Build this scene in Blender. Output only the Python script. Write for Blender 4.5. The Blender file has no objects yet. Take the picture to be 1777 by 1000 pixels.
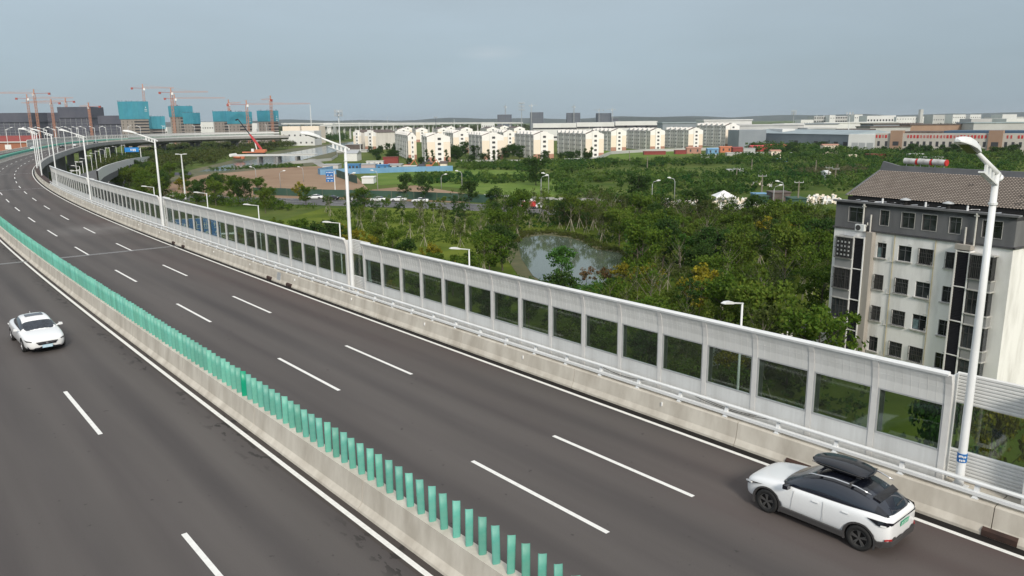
import bpy, math, random
import numpy as np
from mathutils import Matrix, Vector
random.seed(7); rng = np.random.default_rng(11)
R = math.radians
scene = bpy.context.scene
COL = scene.collection

# ------------------------------------------------------------------ camera, sky, sun, exposure
FPX, PITCH, ROLL, CAMH = 1340.0, math.atan((500 - 210.5) / 1340.0), 0.0101, 10.85   # deck level is z = 0
cam = bpy.data.cameras.new("camera"); camo = bpy.data.objects.new("camera", cam); COL.objects.link(camo)
cam.sensor_width = 36.0; cam.lens = FPX / 1777.0 * 36.0; cam.clip_start = 0.3; cam.clip_end = 30000
_c, _s = math.cos(ROLL), math.sin(ROLL)
_up = Vector((0, math.sin(PITCH), math.cos(PITCH))); _rx = Vector((1, 0, 0)); _bk = Vector((0, -math.cos(PITCH), math.sin(PITCH)))
_X = _rx * _c - _up * _s; _Y = _rx * _s + _up * _c
camo.matrix_world = Matrix(((_X.x, _Y.x, _bk.x, 0), (_X.y, _Y.y, _bk.y, 0), (_X.z, _Y.z, _bk.z, CAMH), (0, 0, 0, 1)))
scene.camera = camo

def ray(u, v):
    x, y = u - 888.5, 500.0 - v
    x, y = x * _c + y * _s, -x * _s + y * _c
    return (x, FPX * math.cos(PITCH) + y * math.sin(PITCH), -FPX * math.sin(PITCH) + y * math.cos(PITCH))
SUN_EL, SUN_AZ = R(31), R(165)          # azimuth clockwise from +Y
world = bpy.data.worlds.new("World"); scene.world = world; world.use_nodes = True
wn, wl = world.node_tree.nodes, world.node_tree.links
wn.clear()
w_out = wn.new("ShaderNodeOutputWorld"); w_bg = wn.new("ShaderNodeBackground"); w_bg.inputs[1].default_value = 0.1
wl.new(w_bg.outputs[0], w_out.inputs[0])
sky = wn.new("ShaderNodeTexSky"); sky.sky_type = 'NISHITA'; sky.sun_disc = False
sky.sun_elevation = SUN_EL; sky.sun_rotation = SUN_AZ; sky.dust_density = 2.0
w_tc = wn.new("ShaderNodeTexCoord"); w_sep = wn.new("ShaderNodeSeparateXYZ"); wl.new(w_tc.outputs['Generated'], w_sep.inputs[0])
w_ramp = wn.new("ShaderNodeValToRGB"); wl.new(w_sep.outputs['Z'], w_ramp.inputs[0])
cr = w_ramp.color_ramp
cr.elements[0].position = 0.0; cr.elements[0].color = (0.40, 0.50, 0.57, 1)
cr.elements[1].position = 1.0; cr.elements[1].color = (1.10, 1.12, 1.14, 1)
e = cr.elements.new(0.07); e.color = (0.41, 0.515, 0.59, 1)
e = cr.elements.new(0.18); e.color = (0.48, 0.57, 0.64, 1)
w_map = wn.new("ShaderNodeMapping"); w_map.inputs['Scale'].default_value = (1.6, 1.6, 7.0); wl.new(w_tc.outputs['Generated'], w_map.inputs[0])
w_noi = wn.new("ShaderNodeTexNoise"); w_noi.inputs['Scale'].default_value = 1.5; w_noi.inputs['Detail'].default_value = 5; w_noi.inputs['Roughness'].default_value = 0.5
wl.new(w_map.outputs[0], w_noi.inputs['Vector'])
w_cr2 = wn.new("ShaderNodeValToRGB"); wl.new(w_noi.outputs[0], w_cr2.inputs[0])
w_cr2.color_ramp.elements[0].position = 0.38; w_cr2.color_ramp.elements[0].color = (1.02, 1.025, 1.03, 1)
w_cr2.color_ramp.elements[1].position = 0.70; w_cr2.color_ramp.elements[1].color = (0.93, 0.925, 0.92, 1)
w_mul = wn.new("ShaderNodeMix"); w_mul.data_type = 'RGBA'; w_mul.blend_type = 'MULTIPLY'; w_mul.inputs[0].default_value = 1.0
wl.new(w_ramp.outputs[0], w_mul.inputs[6]); wl.new(w_cr2.outputs[0], w_mul.inputs[7])
w_nrm = wn.new("ShaderNodeVectorMath"); w_nrm.operation = 'SUBTRACT'; wl.new(w_tc.outputs['Generated'], w_nrm.inputs[0]); _wd = Vector(ray(852, 92)).normalized(); w_nrm.inputs[1].default_value = _wd
w_m3 = wn.new("ShaderNodeMapping"); w_m3.inputs['Scale'].default_value = (26, 26, 120); wl.new(w_nrm.outputs[0], w_m3.inputs[0])
w_n3 = wn.new("ShaderNodeTexNoise"); w_n3.inputs['Scale'].default_value = 1.2; w_n3.inputs['Detail'].default_value = 4; wl.new(w_m3.outputs[0], w_n3.inputs['Vector'])
w_ln = wn.new("ShaderNodeVectorMath"); w_ln.operation = 'LENGTH'; wl.new(w_m3.outputs[0], w_ln.inputs[0])
w_mr3 = wn.new("ShaderNodeMapRange"); w_mr3.inputs[1].default_value = 1.25; w_mr3.inputs[2].default_value = .0; w_mr3.inputs[4].default_value = .6; wl.new(w_ln.outputs['Value'], w_mr3.inputs[0])
w_mm = wn.new("ShaderNodeMath"); w_mm.operation = 'MULTIPLY'; wl.new(w_mr3.outputs[0], w_mm.inputs[0]); wl.new(w_n3.outputs[0], w_mm.inputs[1])
w_rt = wn.new("ShaderNodeMapRange"); w_rt.interpolation_type = 'SMOOTHSTEP'; w_rt.inputs[1].default_value = .05; w_rt.inputs[2].default_value = .65; w_rt.inputs[3].default_value = 1.0; w_rt.inputs[4].default_value = .86; wl.new(w_sep.outputs['X'], w_rt.inputs[0])
w_rs = wn.new("ShaderNodeVectorMath"); w_rs.operation = 'SCALE'; wl.new(w_mul.outputs[2], w_rs.inputs[0]); wl.new(w_rt.outputs[0], w_rs.inputs['Scale'])
w_wi = wn.new("ShaderNodeMix"); w_wi.data_type = 'RGBA'; wl.new(w_mm.outputs[0], w_wi.inputs[0]); wl.new(w_rs.outputs[0], w_wi.inputs[6]); w_wi.inputs[7].default_value = (.62, .66, .70, 1)
w_sc = wn.new("ShaderNodeMix"); w_sc.data_type = 'RGBA'; w_sc.blend_type = 'MULTIPLY'; w_sc.inputs[0].default_value = 1.0
wl.new(w_wi.outputs[2], w_sc.inputs[6]); w_sc.inputs[7].default_value = (10, 10, 10, 1); w_sc.clamp_result = False
w_mix = wn.new("ShaderNodeMix"); w_mix.data_type = 'RGBA'; w_mix.inputs[0].default_value = 0.90
wl.new(sky.outputs[0], w_mix.inputs[6]); wl.new(w_sc.outputs[2], w_mix.inputs[7])
wl.new(w_mix.outputs[2], w_bg.inputs[0])

sl = bpy.data.lights.new("sun", 'SUN'); sl.energy = 3.0; sl.angle = R(12); sl.color = (1.0, 0.93, 0.82)
slo = bpy.data.objects.new("sun", sl); COL.objects.link(slo)
_sd = Vector((math.sin(SUN_AZ) * math.cos(SUN_EL), math.cos(SUN_AZ) * math.cos(SUN_EL), math.sin(SUN_EL)))
slo.rotation_euler = _sd.to_track_quat('Z', 'Y').to_euler()
scene.view_settings.view_transform = 'Standard'; scene.view_settings.look = 'None'
scene.view_settings.exposure = 0.0; scene.view_settings.gamma = 1.0; scene.view_settings.use_curve_mapping = False
scene.cycles.max_bounces = 6; scene.cycles.transparent_max_bounces = 12; scene.cycles.volume_bounces = 0

# ------------------------------------------------------------------ measured geometry helpers
G = -11.4                                # natural ground level below the deck
def P(u, v, z=G):                        # point on the level plane z
    d = ray(u, v); t = (z - CAMH) / d[2]
    return (d[0] * t, d[1] * t)
def Q(u, v, D):                          # point at forward distance D
    d = ray(u, v); t = D / d[1]
    return (d[0] * t, D, CAMH + d[2] * t)
# surveyed alignment of the carriageway (clothoid), chainage S grows away from the camera
_K = [0, 0.00055, 0.00088, 0.00106, 0.00118, 0.00099, 0.00058, 0.00025, 0.00026, 0.00079, 0.00185, 0.0033, 0.00496, 0.00669, 0.00844, 0.01018, 0.009, 0.004, 0.002]
_S = np.arange(-80, 900, 1.0); _k = np.interp(_S + .5, np.linspace(0, 900, 19), _K); _k[_S < 0] = 0
_i0 = 80; _h = np.full(len(_S), -0.70124); _h[_i0:] = -0.70124 + np.concatenate([[0], np.cumsum(_k[_i0:])[:-1]])
_hm = _h + _k / 2; _sx, _sy = P(1077, 807, 0.0)
_x = np.zeros(len(_S)); _y = np.zeros(len(_S))
_x[_i0:] = _sx + np.concatenate([[0], np.cumsum(np.sin(_hm[_i0:]))[:-1]]); _y[_i0:] = _sy + np.concatenate([[0], np.cumsum(np.cos(_hm[_i0:]))[:-1]])
_x[:_i0] = _sx + _S[:_i0] * math.sin(_h[0]); _y[:_i0] = _sy + _S[:_i0] * math.cos(_h[0])
def at(S, off, z=0.0):
    x = np.interp(S, _S, _x); y = np.interp(S, _S, _y); h = np.interp(S, _S, _h)
    return (float(x + math.cos(h) * off), float(y - math.sin(h) * off), z)
def yaw(S):                              # rotation putting local +X along growing S, local -Y to the outside (right)
    return float(math.pi / 2 - np.interp(S, _S, _h))

# ------------------------------------------------------------------ materials
def mat(name, c, rough=0.7, metal=0.0, c2=None, scale=1.0, detail=4, bump=0.0, bscale=None, coat=0.0, objrand=0.0, spec=0.5, mapscale=None, lo=0.35, hi=0.65, coord='Object', emis=None):
    m = bpy.data.materials.new(name); m.use_nodes = True
    n, l = m.node_tree.nodes, m.node_tree.links
    b = n["Principled BSDF"]; b.inputs["Roughness"].default_value = rough; b.inputs["Metallic"].default_value = metal
    b.inputs["Specular IOR Level"].default_value = spec
    if coat: b.inputs["Coat Weight"].default_value = coat; b.inputs["Coat Roughness"].default_value = 0.05
    b.inputs["Base Color"].default_value = (*c, 1)
    src = None
    if c2 is not None or bump:
        if coord == 'World':
            tc = n.new("ShaderNodeNewGeometry"); vec = tc.outputs['Position']
        else:
            tc = n.new("ShaderNodeTexCoord"); vec = tc.outputs[coord]
        if mapscale:
            mp = n.new("ShaderNodeMapping"); mp.inputs['Scale'].default_value = mapscale; l.new(vec, mp.inputs[0]); vec = mp.outputs[0]
        no = n.new("ShaderNodeTexNoise"); no.inputs['Scale'].default_value = scale; no.inputs['Detail'].default_value = detail; no.inputs['Roughness'].default_value = 0.6
        l.new(vec, no.inputs['Vector'])
        if c2 is not None:
            rp = n.new("ShaderNodeValToRGB"); l.new(no.outputs[0], rp.inputs[0])
            rp.color_ramp.elements[0].position = lo; rp.color_ramp.elements[1].position = hi
            rp.color_ramp.elements[0].color = (*c, 1); rp.color_ramp.elements[1].color = (*c2, 1)
            src = rp.outputs[0]
        if bump:
            bp = n.new("ShaderNodeBump"); bp.inputs['Strength'].default_value = bump
            if bscale:
                nb = n.new("ShaderNodeTexNoise"); nb.inputs['Scale'].default_value = bscale; nb.inputs['Detail'].default_value = 3; l.new(vec, nb.inputs['Vector']); l.new(nb.outputs[0], bp.inputs['Height'])
            else: l.new(no.outputs[0], bp.inputs['Height'])
            l.new(bp.outputs[0], b.inputs['Normal'])
    if objrand:
        oi = n.new("ShaderNodeObjectInfo"); hs = n.new("ShaderNodeHueSaturation")
        mr = n.new("ShaderNodeMapRange"); mr.inputs[3].default_value = 1 - objrand; mr.inputs[4].default_value = 1 + objrand
        l.new(oi.outputs['Random'], mr.inputs[0]); l.new(mr.outputs[0], hs.inputs['Value'])
        mr2 = n.new("ShaderNodeMapRange"); mr2.inputs[3].default_value = 0.5 - objrand * 0.04; mr2.inputs[4].default_value = 0.5 + objrand * 0.04
        mu = n.new("ShaderNodeMath"); mu.operation = 'FRACT'; m7 = n.new("ShaderNodeMath"); m7.operation = 'MULTIPLY'; m7.inputs[1].default_value = 7.31
        l.new(oi.outputs['Random'], m7.inputs[0]); l.new(m7.outputs[0], mu.inputs[0]); l.new(mu.outputs[0], mr2.inputs[0]); l.new(mr2.outputs[0], hs.inputs['Hue'])
        if src: l.new(src, hs.inputs['Color'])
        else: hs.inputs['Color'].default_value = (*c, 1)
        src = hs.outputs[0]
    if src: l.new(src, b.inputs['Base Color'])
    return m

def leaf_mat(name, c, c2, c3, scale=0.9, rand=0.18, coord='Object'):
    m = mat(name, c, 0.65, c2=c2, scale=scale, objrand=rand, detail=3, spec=0.06, lo=0.3, hi=0.6, coord=coord)
    n, l = m.node_tree.nodes, m.node_tree.links
    b = n["Principled BSDF"]; src = b.inputs['Base Color'].links[0].from_socket
    tc = n.new("ShaderNodeTexCoord"); no = n.new("ShaderNodeTexNoise"); no.inputs['Scale'].default_value = scale * 5; no.inputs['Detail'].default_value = 2
    if coord == 'World':
        g = n.new("ShaderNodeNewGeometry"); l.new(g.outputs['Position'], no.inputs['Vector'])
    else: l.new(tc.outputs['Object'], no.inputs['Vector'])
    mr = n.new("ShaderNodeMapRange"); mr.inputs[1].default_value = 0.52; mr.inputs[2].default_value = 0.66; l.new(no.outputs[0], mr.inputs[0])
    mx = n.new("ShaderNodeMix"); mx.data_type = 'RGBA'; l.new(mr.outputs[0], mx.inputs[0]); l.new(src, mx.inputs[6]); mx.inputs[7].default_value = (*c3, 1)
    l.new(mx.outputs[2], b.inputs['Base Color'])
    tr = n.new("ShaderNodeBsdfTranslucent"); l.new(mx.outputs[2], tr.inputs[0])
    ms = n.new("ShaderNodeMixShader"); ms.inputs[0].default_value = 0.3
    out = [x for x in n if x.type == 'OUTPUT_MATERIAL'][0]
    l.new(b.outputs[0], ms.inputs[1]); l.new(tr.outputs[0], ms.inputs[2]); l.new(ms.outputs[0], out.inputs[0])
    return m

def glass_mat(name, tint, refl=0.5):
    m = bpy.data.materials.new(name); m.use_nodes = True; n, l = m.node_tree.nodes, m.node_tree.links
    n.clear(); out = n.new("ShaderNodeOutputMaterial"); t = n.new("ShaderNodeBsdfTransparent"); t.inputs[0].default_value = (*tint, 1)
    g = n.new("ShaderNodeBsdfGlossy"); g.inputs['Roughness'].default_value = 0.05
    lw = n.new("ShaderNodeLayerWeight"); lw.inputs[0].default_value = .5; pw = n.new("ShaderNodeMath"); pw.operation = 'POWER'; l.new(lw.outputs['Facing'], pw.inputs[0]); pw.inputs[1].default_value = 4.0
    f = n.new("ShaderNodeMapRange"); f.inputs[3].default_value = .09; f.inputs[4].default_value = refl; l.new(pw.outputs[0], f.inputs[0])
    mx = n.new("ShaderNodeMixShader"); l.new(f.outputs[0], mx.inputs[0]); l.new(t.outputs[0], mx.inputs[1]); l.new(g.outputs[0], mx.inputs[2]); l.new(mx.outputs[0], out.inputs[0])
    return m

M = {}
M['white_steel'] = mat('white_steel', (.78, .79, .80), .4, c2=(.70, .71, .71), scale=.8)
M['galv'] = mat('galvanised', (.50, .51, .52), .45, .3, c2=(.42, .43, .44), scale=2)
M['conc'] = mat('barrier_concrete', (.44, .40, .34), .85, c2=(.61, .57, .50), scale=1.3, detail=10, bump=.15, bscale=30, coord='World', mapscale=(1, 1, .35))
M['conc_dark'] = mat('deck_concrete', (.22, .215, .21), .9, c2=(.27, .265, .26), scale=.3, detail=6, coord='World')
M['panel'] = mat('acoustic_panel', (.68, .68, .67), .55, c2=(.60, .60, .585), scale=1.3, detail=7, objrand=.045, mapscale=(1.5, 1, .35))
M['panel_low'] = mat('lower_panel', (.66, .67, .67), .55, c2=(.56, .565, .56), scale=1.6, detail=7, objrand=.04, mapscale=(2, 1, .3))
M['post_grey'] = mat('post_grey', (.66, .655, .64), .55, c2=(.60, .59, .58), scale=3)
M['tan_strip'] = mat('tan_strip', (.34, .30, .26), .8, c2=(.26, .23, .20), scale=9)
M['pane'] = glass_mat('tinted_pane', (.60, .68, .64), .7)
M['paint'] = mat('road_paint', (.80, .79, .76), .6, c2=(.66, .65, .62), scale=6, detail=8, lo=.45, hi=.8)
M['fin'] = mat('fin_green', (.085, .34, .27), .5, c2=(.16, .40, .325), scale=2.2, detail=6, objrand=.16)
M['fin_dark'] = mat('fin_new_green', (.0, .30, .17), .4)
M['dark'] = mat('dark_void', (.012, .011, .011), .9)
M['rust'] = mat('rust_brown', (.060, .032, .024), .9, c2=(.035, .02, .016), scale=2)
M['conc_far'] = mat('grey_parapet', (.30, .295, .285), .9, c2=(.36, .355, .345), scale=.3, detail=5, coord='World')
M['joint'] = mat('joint_metal', (.30, .30, .30), .5)
M['window'] = mat('window_dark', (.018, .021, .024), .12, spec=.6, c2=(.05, .055, .06), scale=1.3, objrand=.5)
M['carwhite'] = mat('car_white', (.80, .81, .82), .25, coat=.7)
M['carblack'] = mat('car_black', (.006, .007, .012), .12, coat=.6)
M['carglass'] = mat('car_glass', (.012, .016, .028), .06, spec=.8, coat=.5)
M['windscreen'] = mat('windscreen', (.030, .040, .055), .08, spec=.6, c2=(.008, .012, .02), scale=3)
M['plastic'] = mat('grey_plastic', (.055, .052, .052), .6)
M['chrome'] = mat('chrome', (.7, .7, .72), .15, .9)
M['tyre'] = mat('tyre_rubber', (.014, .014, .014), .8)
M['rim_dark'] = mat('dark_alloy', (.16, .16, .16), .3, .6)
M['rim_light'] = mat('silver_alloy', (.55, .55, .57), .3, .7)
M['plate_green'] = mat('plate_green', (.03, .42, .22), .5)
M['plate_pale'] = mat('plate_pale', (.45, .66, .78), .5)
M['white'] = mat('plain_white', (.8, .8, .8), .5)
M['red'] = mat('lens_red', (.35, .01, .012), .3)
M['signblue'] = mat('sign_blue', (.012, .14, .42), .5)

def road_mat():
    m = bpy.data.materials.new('asphalt'); m.use_nodes = True; n, l = m.node_tree.nodes, m.node_tree.links
    b = n["Principled BSDF"]; b.inputs['Roughness'].default_value = .82; b.inputs['Specular IOR Level'].default_value = .3
    uv = n.new("ShaderNodeUVMap"); uv.uv_map = 'lane'
    sp = n.new("ShaderNodeSeparateXYZ"); l.new(uv.outputs[0], sp.inputs[0])     # X = offset / 10, Y = chainage / 10
    def noise(sc, mx, det=4):
        mp = n.new("ShaderNodeMapping"); mp.inputs['Scale'].default_value = mx; l.new(uv.outputs[0], mp.inputs[0])
        t = n.new("ShaderNodeTexNoise"); t.inputs['Scale'].default_value = sc; t.inputs['Detail'].default_value = det; l.new(mp.outputs[0], t.inputs['Vector']); return t.outputs[0]
    base = n.new("ShaderNodeValToRGB"); l.new(noise(2.2, (3.0, .22, 1), 5), base.inputs[0])
    base.color_ramp.elements[0].position = .32; base.color_ramp.elements[0].color = (.066, .058, .057, 1)
    base.color_ramp.elements[1].position = .70; base.color_ramp.elements[1].color = (.102, .091, .087, 1)
    # reddish aggregate towards the right hand lane and in long patches
    rm = n.new("ShaderNodeMapRange"); rm.inputs[1].default_value = -.15; rm.inputs[2].default_value = .36; l.new(sp.outputs[0], rm.inputs[0])
    rn = n.new("ShaderNodeMapRange"); rn.inputs[1].default_value = .4; rn.inputs[2].default_value = .62; l.new(noise(1.1, (1.5, .3, 1), 3), rn.inputs[0])
    rr = n.new("ShaderNodeMath"); rr.operation = 'MULTIPLY'; l.new(rm.outputs[0], rr.inputs[0]); l.new(rn.outputs[0], rr.inputs[1])
    mx = n.new("ShaderNodeMix"); mx.data_type = 'RGBA'; l.new(rr.outputs[0], mx.inputs[0]); l.new(base.outputs[0], mx.inputs[6]); mx.inputs[7].default_value = (.100, .070, .066, 1)
    cur = mx.outputs[2]
    def band(lo, hi, soft, col, fac, nz=None):
        nonlocal cur
        a = n.new("ShaderNodeMapRange"); a.inputs[1].default_value = lo - soft; a.inputs[2].default_value = lo; l.new(sp.outputs[0], a.inputs[0])
        c = n.new("ShaderNodeMapRange"); c.inputs[1].default_value = hi + soft; c.inputs[2].default_value = hi; l.new(sp.outputs[0], c.inputs[0])
        q = n.new("ShaderNodeMath"); q.operation = 'MULTIPLY'; l.new(a.outputs[0], q.inputs[0]); l.new(c.outputs[0], q.inputs[1])
        q2 = n.new("ShaderNodeMath"); q2.operation = 'MULTIPLY'; l.new(q.outputs[0], q2.inputs[0]); q2.inputs[1].default_value = fac
        fo = q2.outputs[0]
        if nz is not None:
            q3 = n.new("ShaderNodeMath"); q3.operation = 'MULTIPLY'; l.new(fo, q3.inputs[0]); l.new(nz, q3.inputs[1]); fo = q3.outputs[0]
        k = n.new("ShaderNodeMix"); k.data_type = 'RGBA'; l.new(fo, k.inputs[0]); l.new(cur, k.inputs[6]); k.inputs[7].default_value = (*col, 1); cur = k.outputs[2]
    # worn wheel tracks: slightly polished, and unpolished strip of newer darker bitumen beside the median
    for c in (-.62, -.42, -.27, -.08, .08, .26, -.94, -1.13, -1.33, -1.5): band(c - .03, c + .03, .05, (.124, .112, .104), .32)
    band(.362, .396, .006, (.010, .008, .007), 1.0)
    band(-.788, -.825, .0, (.05, .045, .042), .0)
    sc = n.new("ShaderNodeMapRange"); sc.inputs[1].default_value = .56; sc.inputs[2].default_value = .585; l.new(noise(22, (2.0, .7, 1), 10), sc.inputs[0])
    wide = n.new("ShaderNodeMapRange"); wide.inputs[1].default_value = .42; wide.inputs[2].default_value = .50; l.new(noise(1.6, (.2, 1, 1), 1), wide.inputs[0])
    w2 = n.new("ShaderNodeMath"); w2.operation = 'MULTIPLY'; l.new(sc.outputs[0], w2.inputs[0]); l.new(wide.outputs[0], w2.inputs[1])
    band(-.835, -.785, .004, (.060, .050, .045), .85)
    band(-.86, -.79, .05, (.022, .020, .019), .8, w2.outputs[0])
    # pale dust spill near the second joint
    tv = n.new("ShaderNodeVectorMath"); tv.operation = 'DISTANCE'; l.new(uv.outputs[0], tv.inputs[0]); tv.inputs[1].default_value = (.16, 7.6, 0)
    dm = n.new("ShaderNodeMapRange"); dm.inputs[1].default_value = .62; dm.inputs[2].default_value = .0; dm.inputs[4].default_value = .55; l.new(tv.outputs['Value'], dm.inputs[0])
    dn = n.new("ShaderNodeMath"); dn.operation = 'MULTIPLY'; l.new(dm.outputs[0], dn.inputs[0]); l.new(noise(3.0, (4, .8, 1), 6), dn.inputs[1])
    k = n.new("ShaderNodeMix"); k.data_type = 'RGBA'; l.new(dn.outputs[0], k.inputs[0]); l.new(cur, k.inputs[6]); k.inputs[7].default_value = (.34, .33, .32, 1); cur = k.outputs[2]
    for c in (-.17, .17, -.51, -1.03, -1.38): band(c - .02, c + .02, .05, (.060, .055, .054), .45, noise(5, (1.0, .5, 1), 6))
    sp2 = n.new("ShaderNodeMapRange"); sp2.inputs[1].default_value = .70; sp2.inputs[2].default_value = .74; l.new(noise(34, (1.0, .8, 1), 3), sp2.inputs[0])
    band(-1.9, .35, .01, (.030, .027, .026), .6, sp2.outputs[0])
    g = n.new("ShaderNodeTexNoise"); g.inputs['Scale'].default_value = 260; g.inputs['Detail'].default_value = 2; l.new(uv.outputs[0], g.inputs['Vector'])
    gm = n.new("ShaderNodeMapRange"); gm.inputs[3].default_value = .88; gm.inputs[4].default_value = 1.12; l.new(g.outputs[0], gm.inputs[0])
    gx = n.new("ShaderNodeVectorMath"); gx.operation = 'SCALE'; l.new(cur, gx.inputs[0]); l.new(gm.outputs[0], gx.inputs['Scale'])
    l.new(gx.outputs[0], b.inputs['Base Color'])
    bp = n.new("ShaderNodeBump"); bp.inputs['Strength'].default_value = .12; l.new(g.outputs[0], bp.inputs['Height']); l.new(bp.outputs[0], b.inputs['Normal'])
    return m
M['asphalt'] = road_mat()

# ------------------------------------------------------------------ mesh builder
class MB:
    def __init__(s): s.v = []; s.f = []; s.mi = []; s.cur = 0; s.sm = False
    def add(s, vs, fs):
        b = len(s.v); s.v.extend([tuple(map(float, p)) for p in vs]); s.f.extend([tuple(i + b for i in f) for f in fs]); s.mi.extend([s.cur] * len(fs)); return s
    def quad(s, a, b, c, d): return s.add([a, b, c, d], [(0, 1, 2, 3)])
    def poly(s, pts): return s.add(pts, [tuple(range(len(pts)))])
    def box(s, x0, x1, y0, y1, z0, z1, skip=''):
        vs = [(x0, y0, z0), (x1, y0, z0), (x1, y1, z0), (x0, y1, z0), (x0, y0, z1), (x1, y0, z1), (x1, y1, z1), (x0, y1, z1)]
        fs = [(0, 3, 2, 1), (4, 5, 6, 7), (0, 1, 5, 4), (1, 2, 6, 5), (2, 3, 7, 6), (3, 0, 4, 7)]
        if 'b' in skip: fs = fs[1:]
        return s.add(vs, fs)
    def bar(s, p, q, w, h=None, up=(0, 0, 1)):
        h = h or w; p, q = Vector(p), Vector(q); d = (q - p).normalized(); u = Vector(up)
        if abs(d.dot(u)) > .98: u = Vector((1, 0, 0))
        a = d.cross(u).normalized() * w / 2; b = a.cross(d).normalized() * h / 2
        vs = [p - a - b, p + a - b, p + a + b, p - a + b, q - a - b, q + a - b, q + a + b, q - a + b]
        return s.add(vs, [(0, 3, 2, 1), (4, 5, 6, 7), (0, 1, 5, 4), (1, 2, 6, 5), (2, 3, 7, 6), (3, 0, 4, 7)])
    def tube(s, pts, rs, n=8, caps=True):
        pts = [Vector(p) for p in pts]; rs = [rs] * len(pts) if not hasattr(rs, '__len__') else rs
        vs = []; fs = []
        for i, p in enumerate(pts):
            d = (pts[min(i + 1, len(pts) - 1)] - pts[max(i - 1, 0)]).normalized()
            u = Vector((0, 0, 1)) if abs(d.z) < .95 else Vector((1, 0, 0))
            a = d.cross(u).normalized(); b = a.cross(d)
            for k in range(n):
                t = 2 * math.pi * k / n; vs.append(p + (a * math.cos(t) + b * math.sin(t)) * rs[i])
        for i in range(len(pts) - 1):
            for k in range(n): fs.append((i * n + k, i * n + (k + 1) % n, (i + 1) * n + (k + 1) % n, (i + 1) * n + k))
        if caps: fs.append(tuple(range(n))[::-1]); fs.append(tuple((len(pts) - 1) * n + k for k in range(n)))
        return s.add(vs, fs)
    def prism(s, poly, axis, a, b):      # poly of 2-tuples extruded along axis
        def pt(p, t): return {'x': (t, p[0], p[1]), 'y': (p[0], t, p[1]), 'z': (p[0], p[1], t)}[axis]
        n = len(poly); vs = [pt(p, a) for p in poly] + [pt(p, b) for p in poly]
        fs = [tuple(range(n)), tuple(range(2 * n - 1, n - 1, -1))] + [(i, (i + 1) % n + 0, n + (i + 1) % n, n + i) for i in range(n)]
        return s.add(vs, fs)
    def mesh(s, name, mats, smooth=None):
        me = bpy.data.meshes.new(name); me.from_pydata(s.v, [], s.f)
        for m in (mats if isinstance(mats, (list, tuple)) else [mats]): me.materials.append(m)
        if any(s.mi): me.polygons.foreach_set('material_index', s.mi)
        if smooth or s.sm: me.polygons.foreach_set('use_smooth', [True] * len(s.f))
        me.validate(); me.update(); return me
def obj(name, mb, m=None, parent=None, loc=(0, 0, 0), rz=0, smooth=None, kind=None):
    me = mb if isinstance(mb, bpy.types.Mesh) else mb.mesh(name, m, smooth)
    o = bpy.data.objects.new(name, me); COL.objects.link(o); o.parent = parent
    o.location = loc; o.rotation_euler = (0, 0, rz)
    if kind: o['kind'] = kind
    return o
def tag(o, label, cat, group=None):
    o['label'] = label; o['category'] = cat
    if group: o['group'] = group
    return o
def thing(name, label, cat, loc=(0, 0, 0), rz=0, group=None):
    o = bpy.data.objects.new(name, None); COL.objects.link(o); o.empty_display_size = .3
    o.location = loc; o.rotation_euler = (0, 0, rz); return tag(o, label, cat, group)
def dup(root, loc, rz=None, label=None, group=None, scale=None):
    def cp(o, par):
        c = o.copy(); COL.objects.link(c); c.parent = par
        for ch in KIDS.get(o.name, ()): cp(ch, c)
        return c
    KIDS = {}
    st = [root]
    while st:
        q = st.pop(); KIDS[q.name] = list(q.children); st += KIDS[q.name]
    c = cp(root, None); c.location = loc
    if rz is not None: c.rotation_euler = (0, 0, rz)
    if label: c['label'] = label
    if group: c['group'] = group
    if scale: c.scale = scale if hasattr(scale, '__len__') else (scale,) * 3
    return c
def tri_mesh(name, V, F, m, smooth=False, uv=None):   # numpy mesh of quads
    me = bpy.data.meshes.new(name); V = np.asarray(V, np.float32); F = np.asarray(F, np.int32)
    me.vertices.add(len(V)); me.vertices.foreach_set('co', V.ravel()); k = F.shape[1]
    me.loops.add(F.size); me.loops.foreach_set('vertex_index', F.ravel()); me.polygons.add(len(F))
    me.polygons.foreach_set('loop_start', np.arange(0, F.size, k, dtype=np.int32))
    me.update(calc_edges=True); me.materials.append(m)
    if smooth: me.polygons.foreach_set('use_smooth', [True] * len(F))
    return me
def extrude(profile, S0, S1, step=4.0, closed=True, mb=None, cap=True):   # cross-section (off, z) swept along the alignment
    mb = mb or MB(); n = max(1, int(math.ceil((S1 - S0) / step))); L = len(profile); vs = []
    for i in range(n + 1):
        S = S0 + (S1 - S0) * i / n
        vs += [at(S, o, z) for o, z in profile]
    fs = []
    for i in range(n):
        for k in range(L if closed else L - 1): fs.append((i * L + k, i * L + (k + 1) % L, (i + 1) * L + (k + 1) % L, (i + 1) * L + k))
    if closed and cap: fs.append(tuple(range(L))[::-1]); fs.append(tuple(n * L + k for k in range(L)))
    mb.add(vs, fs); return mb

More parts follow.
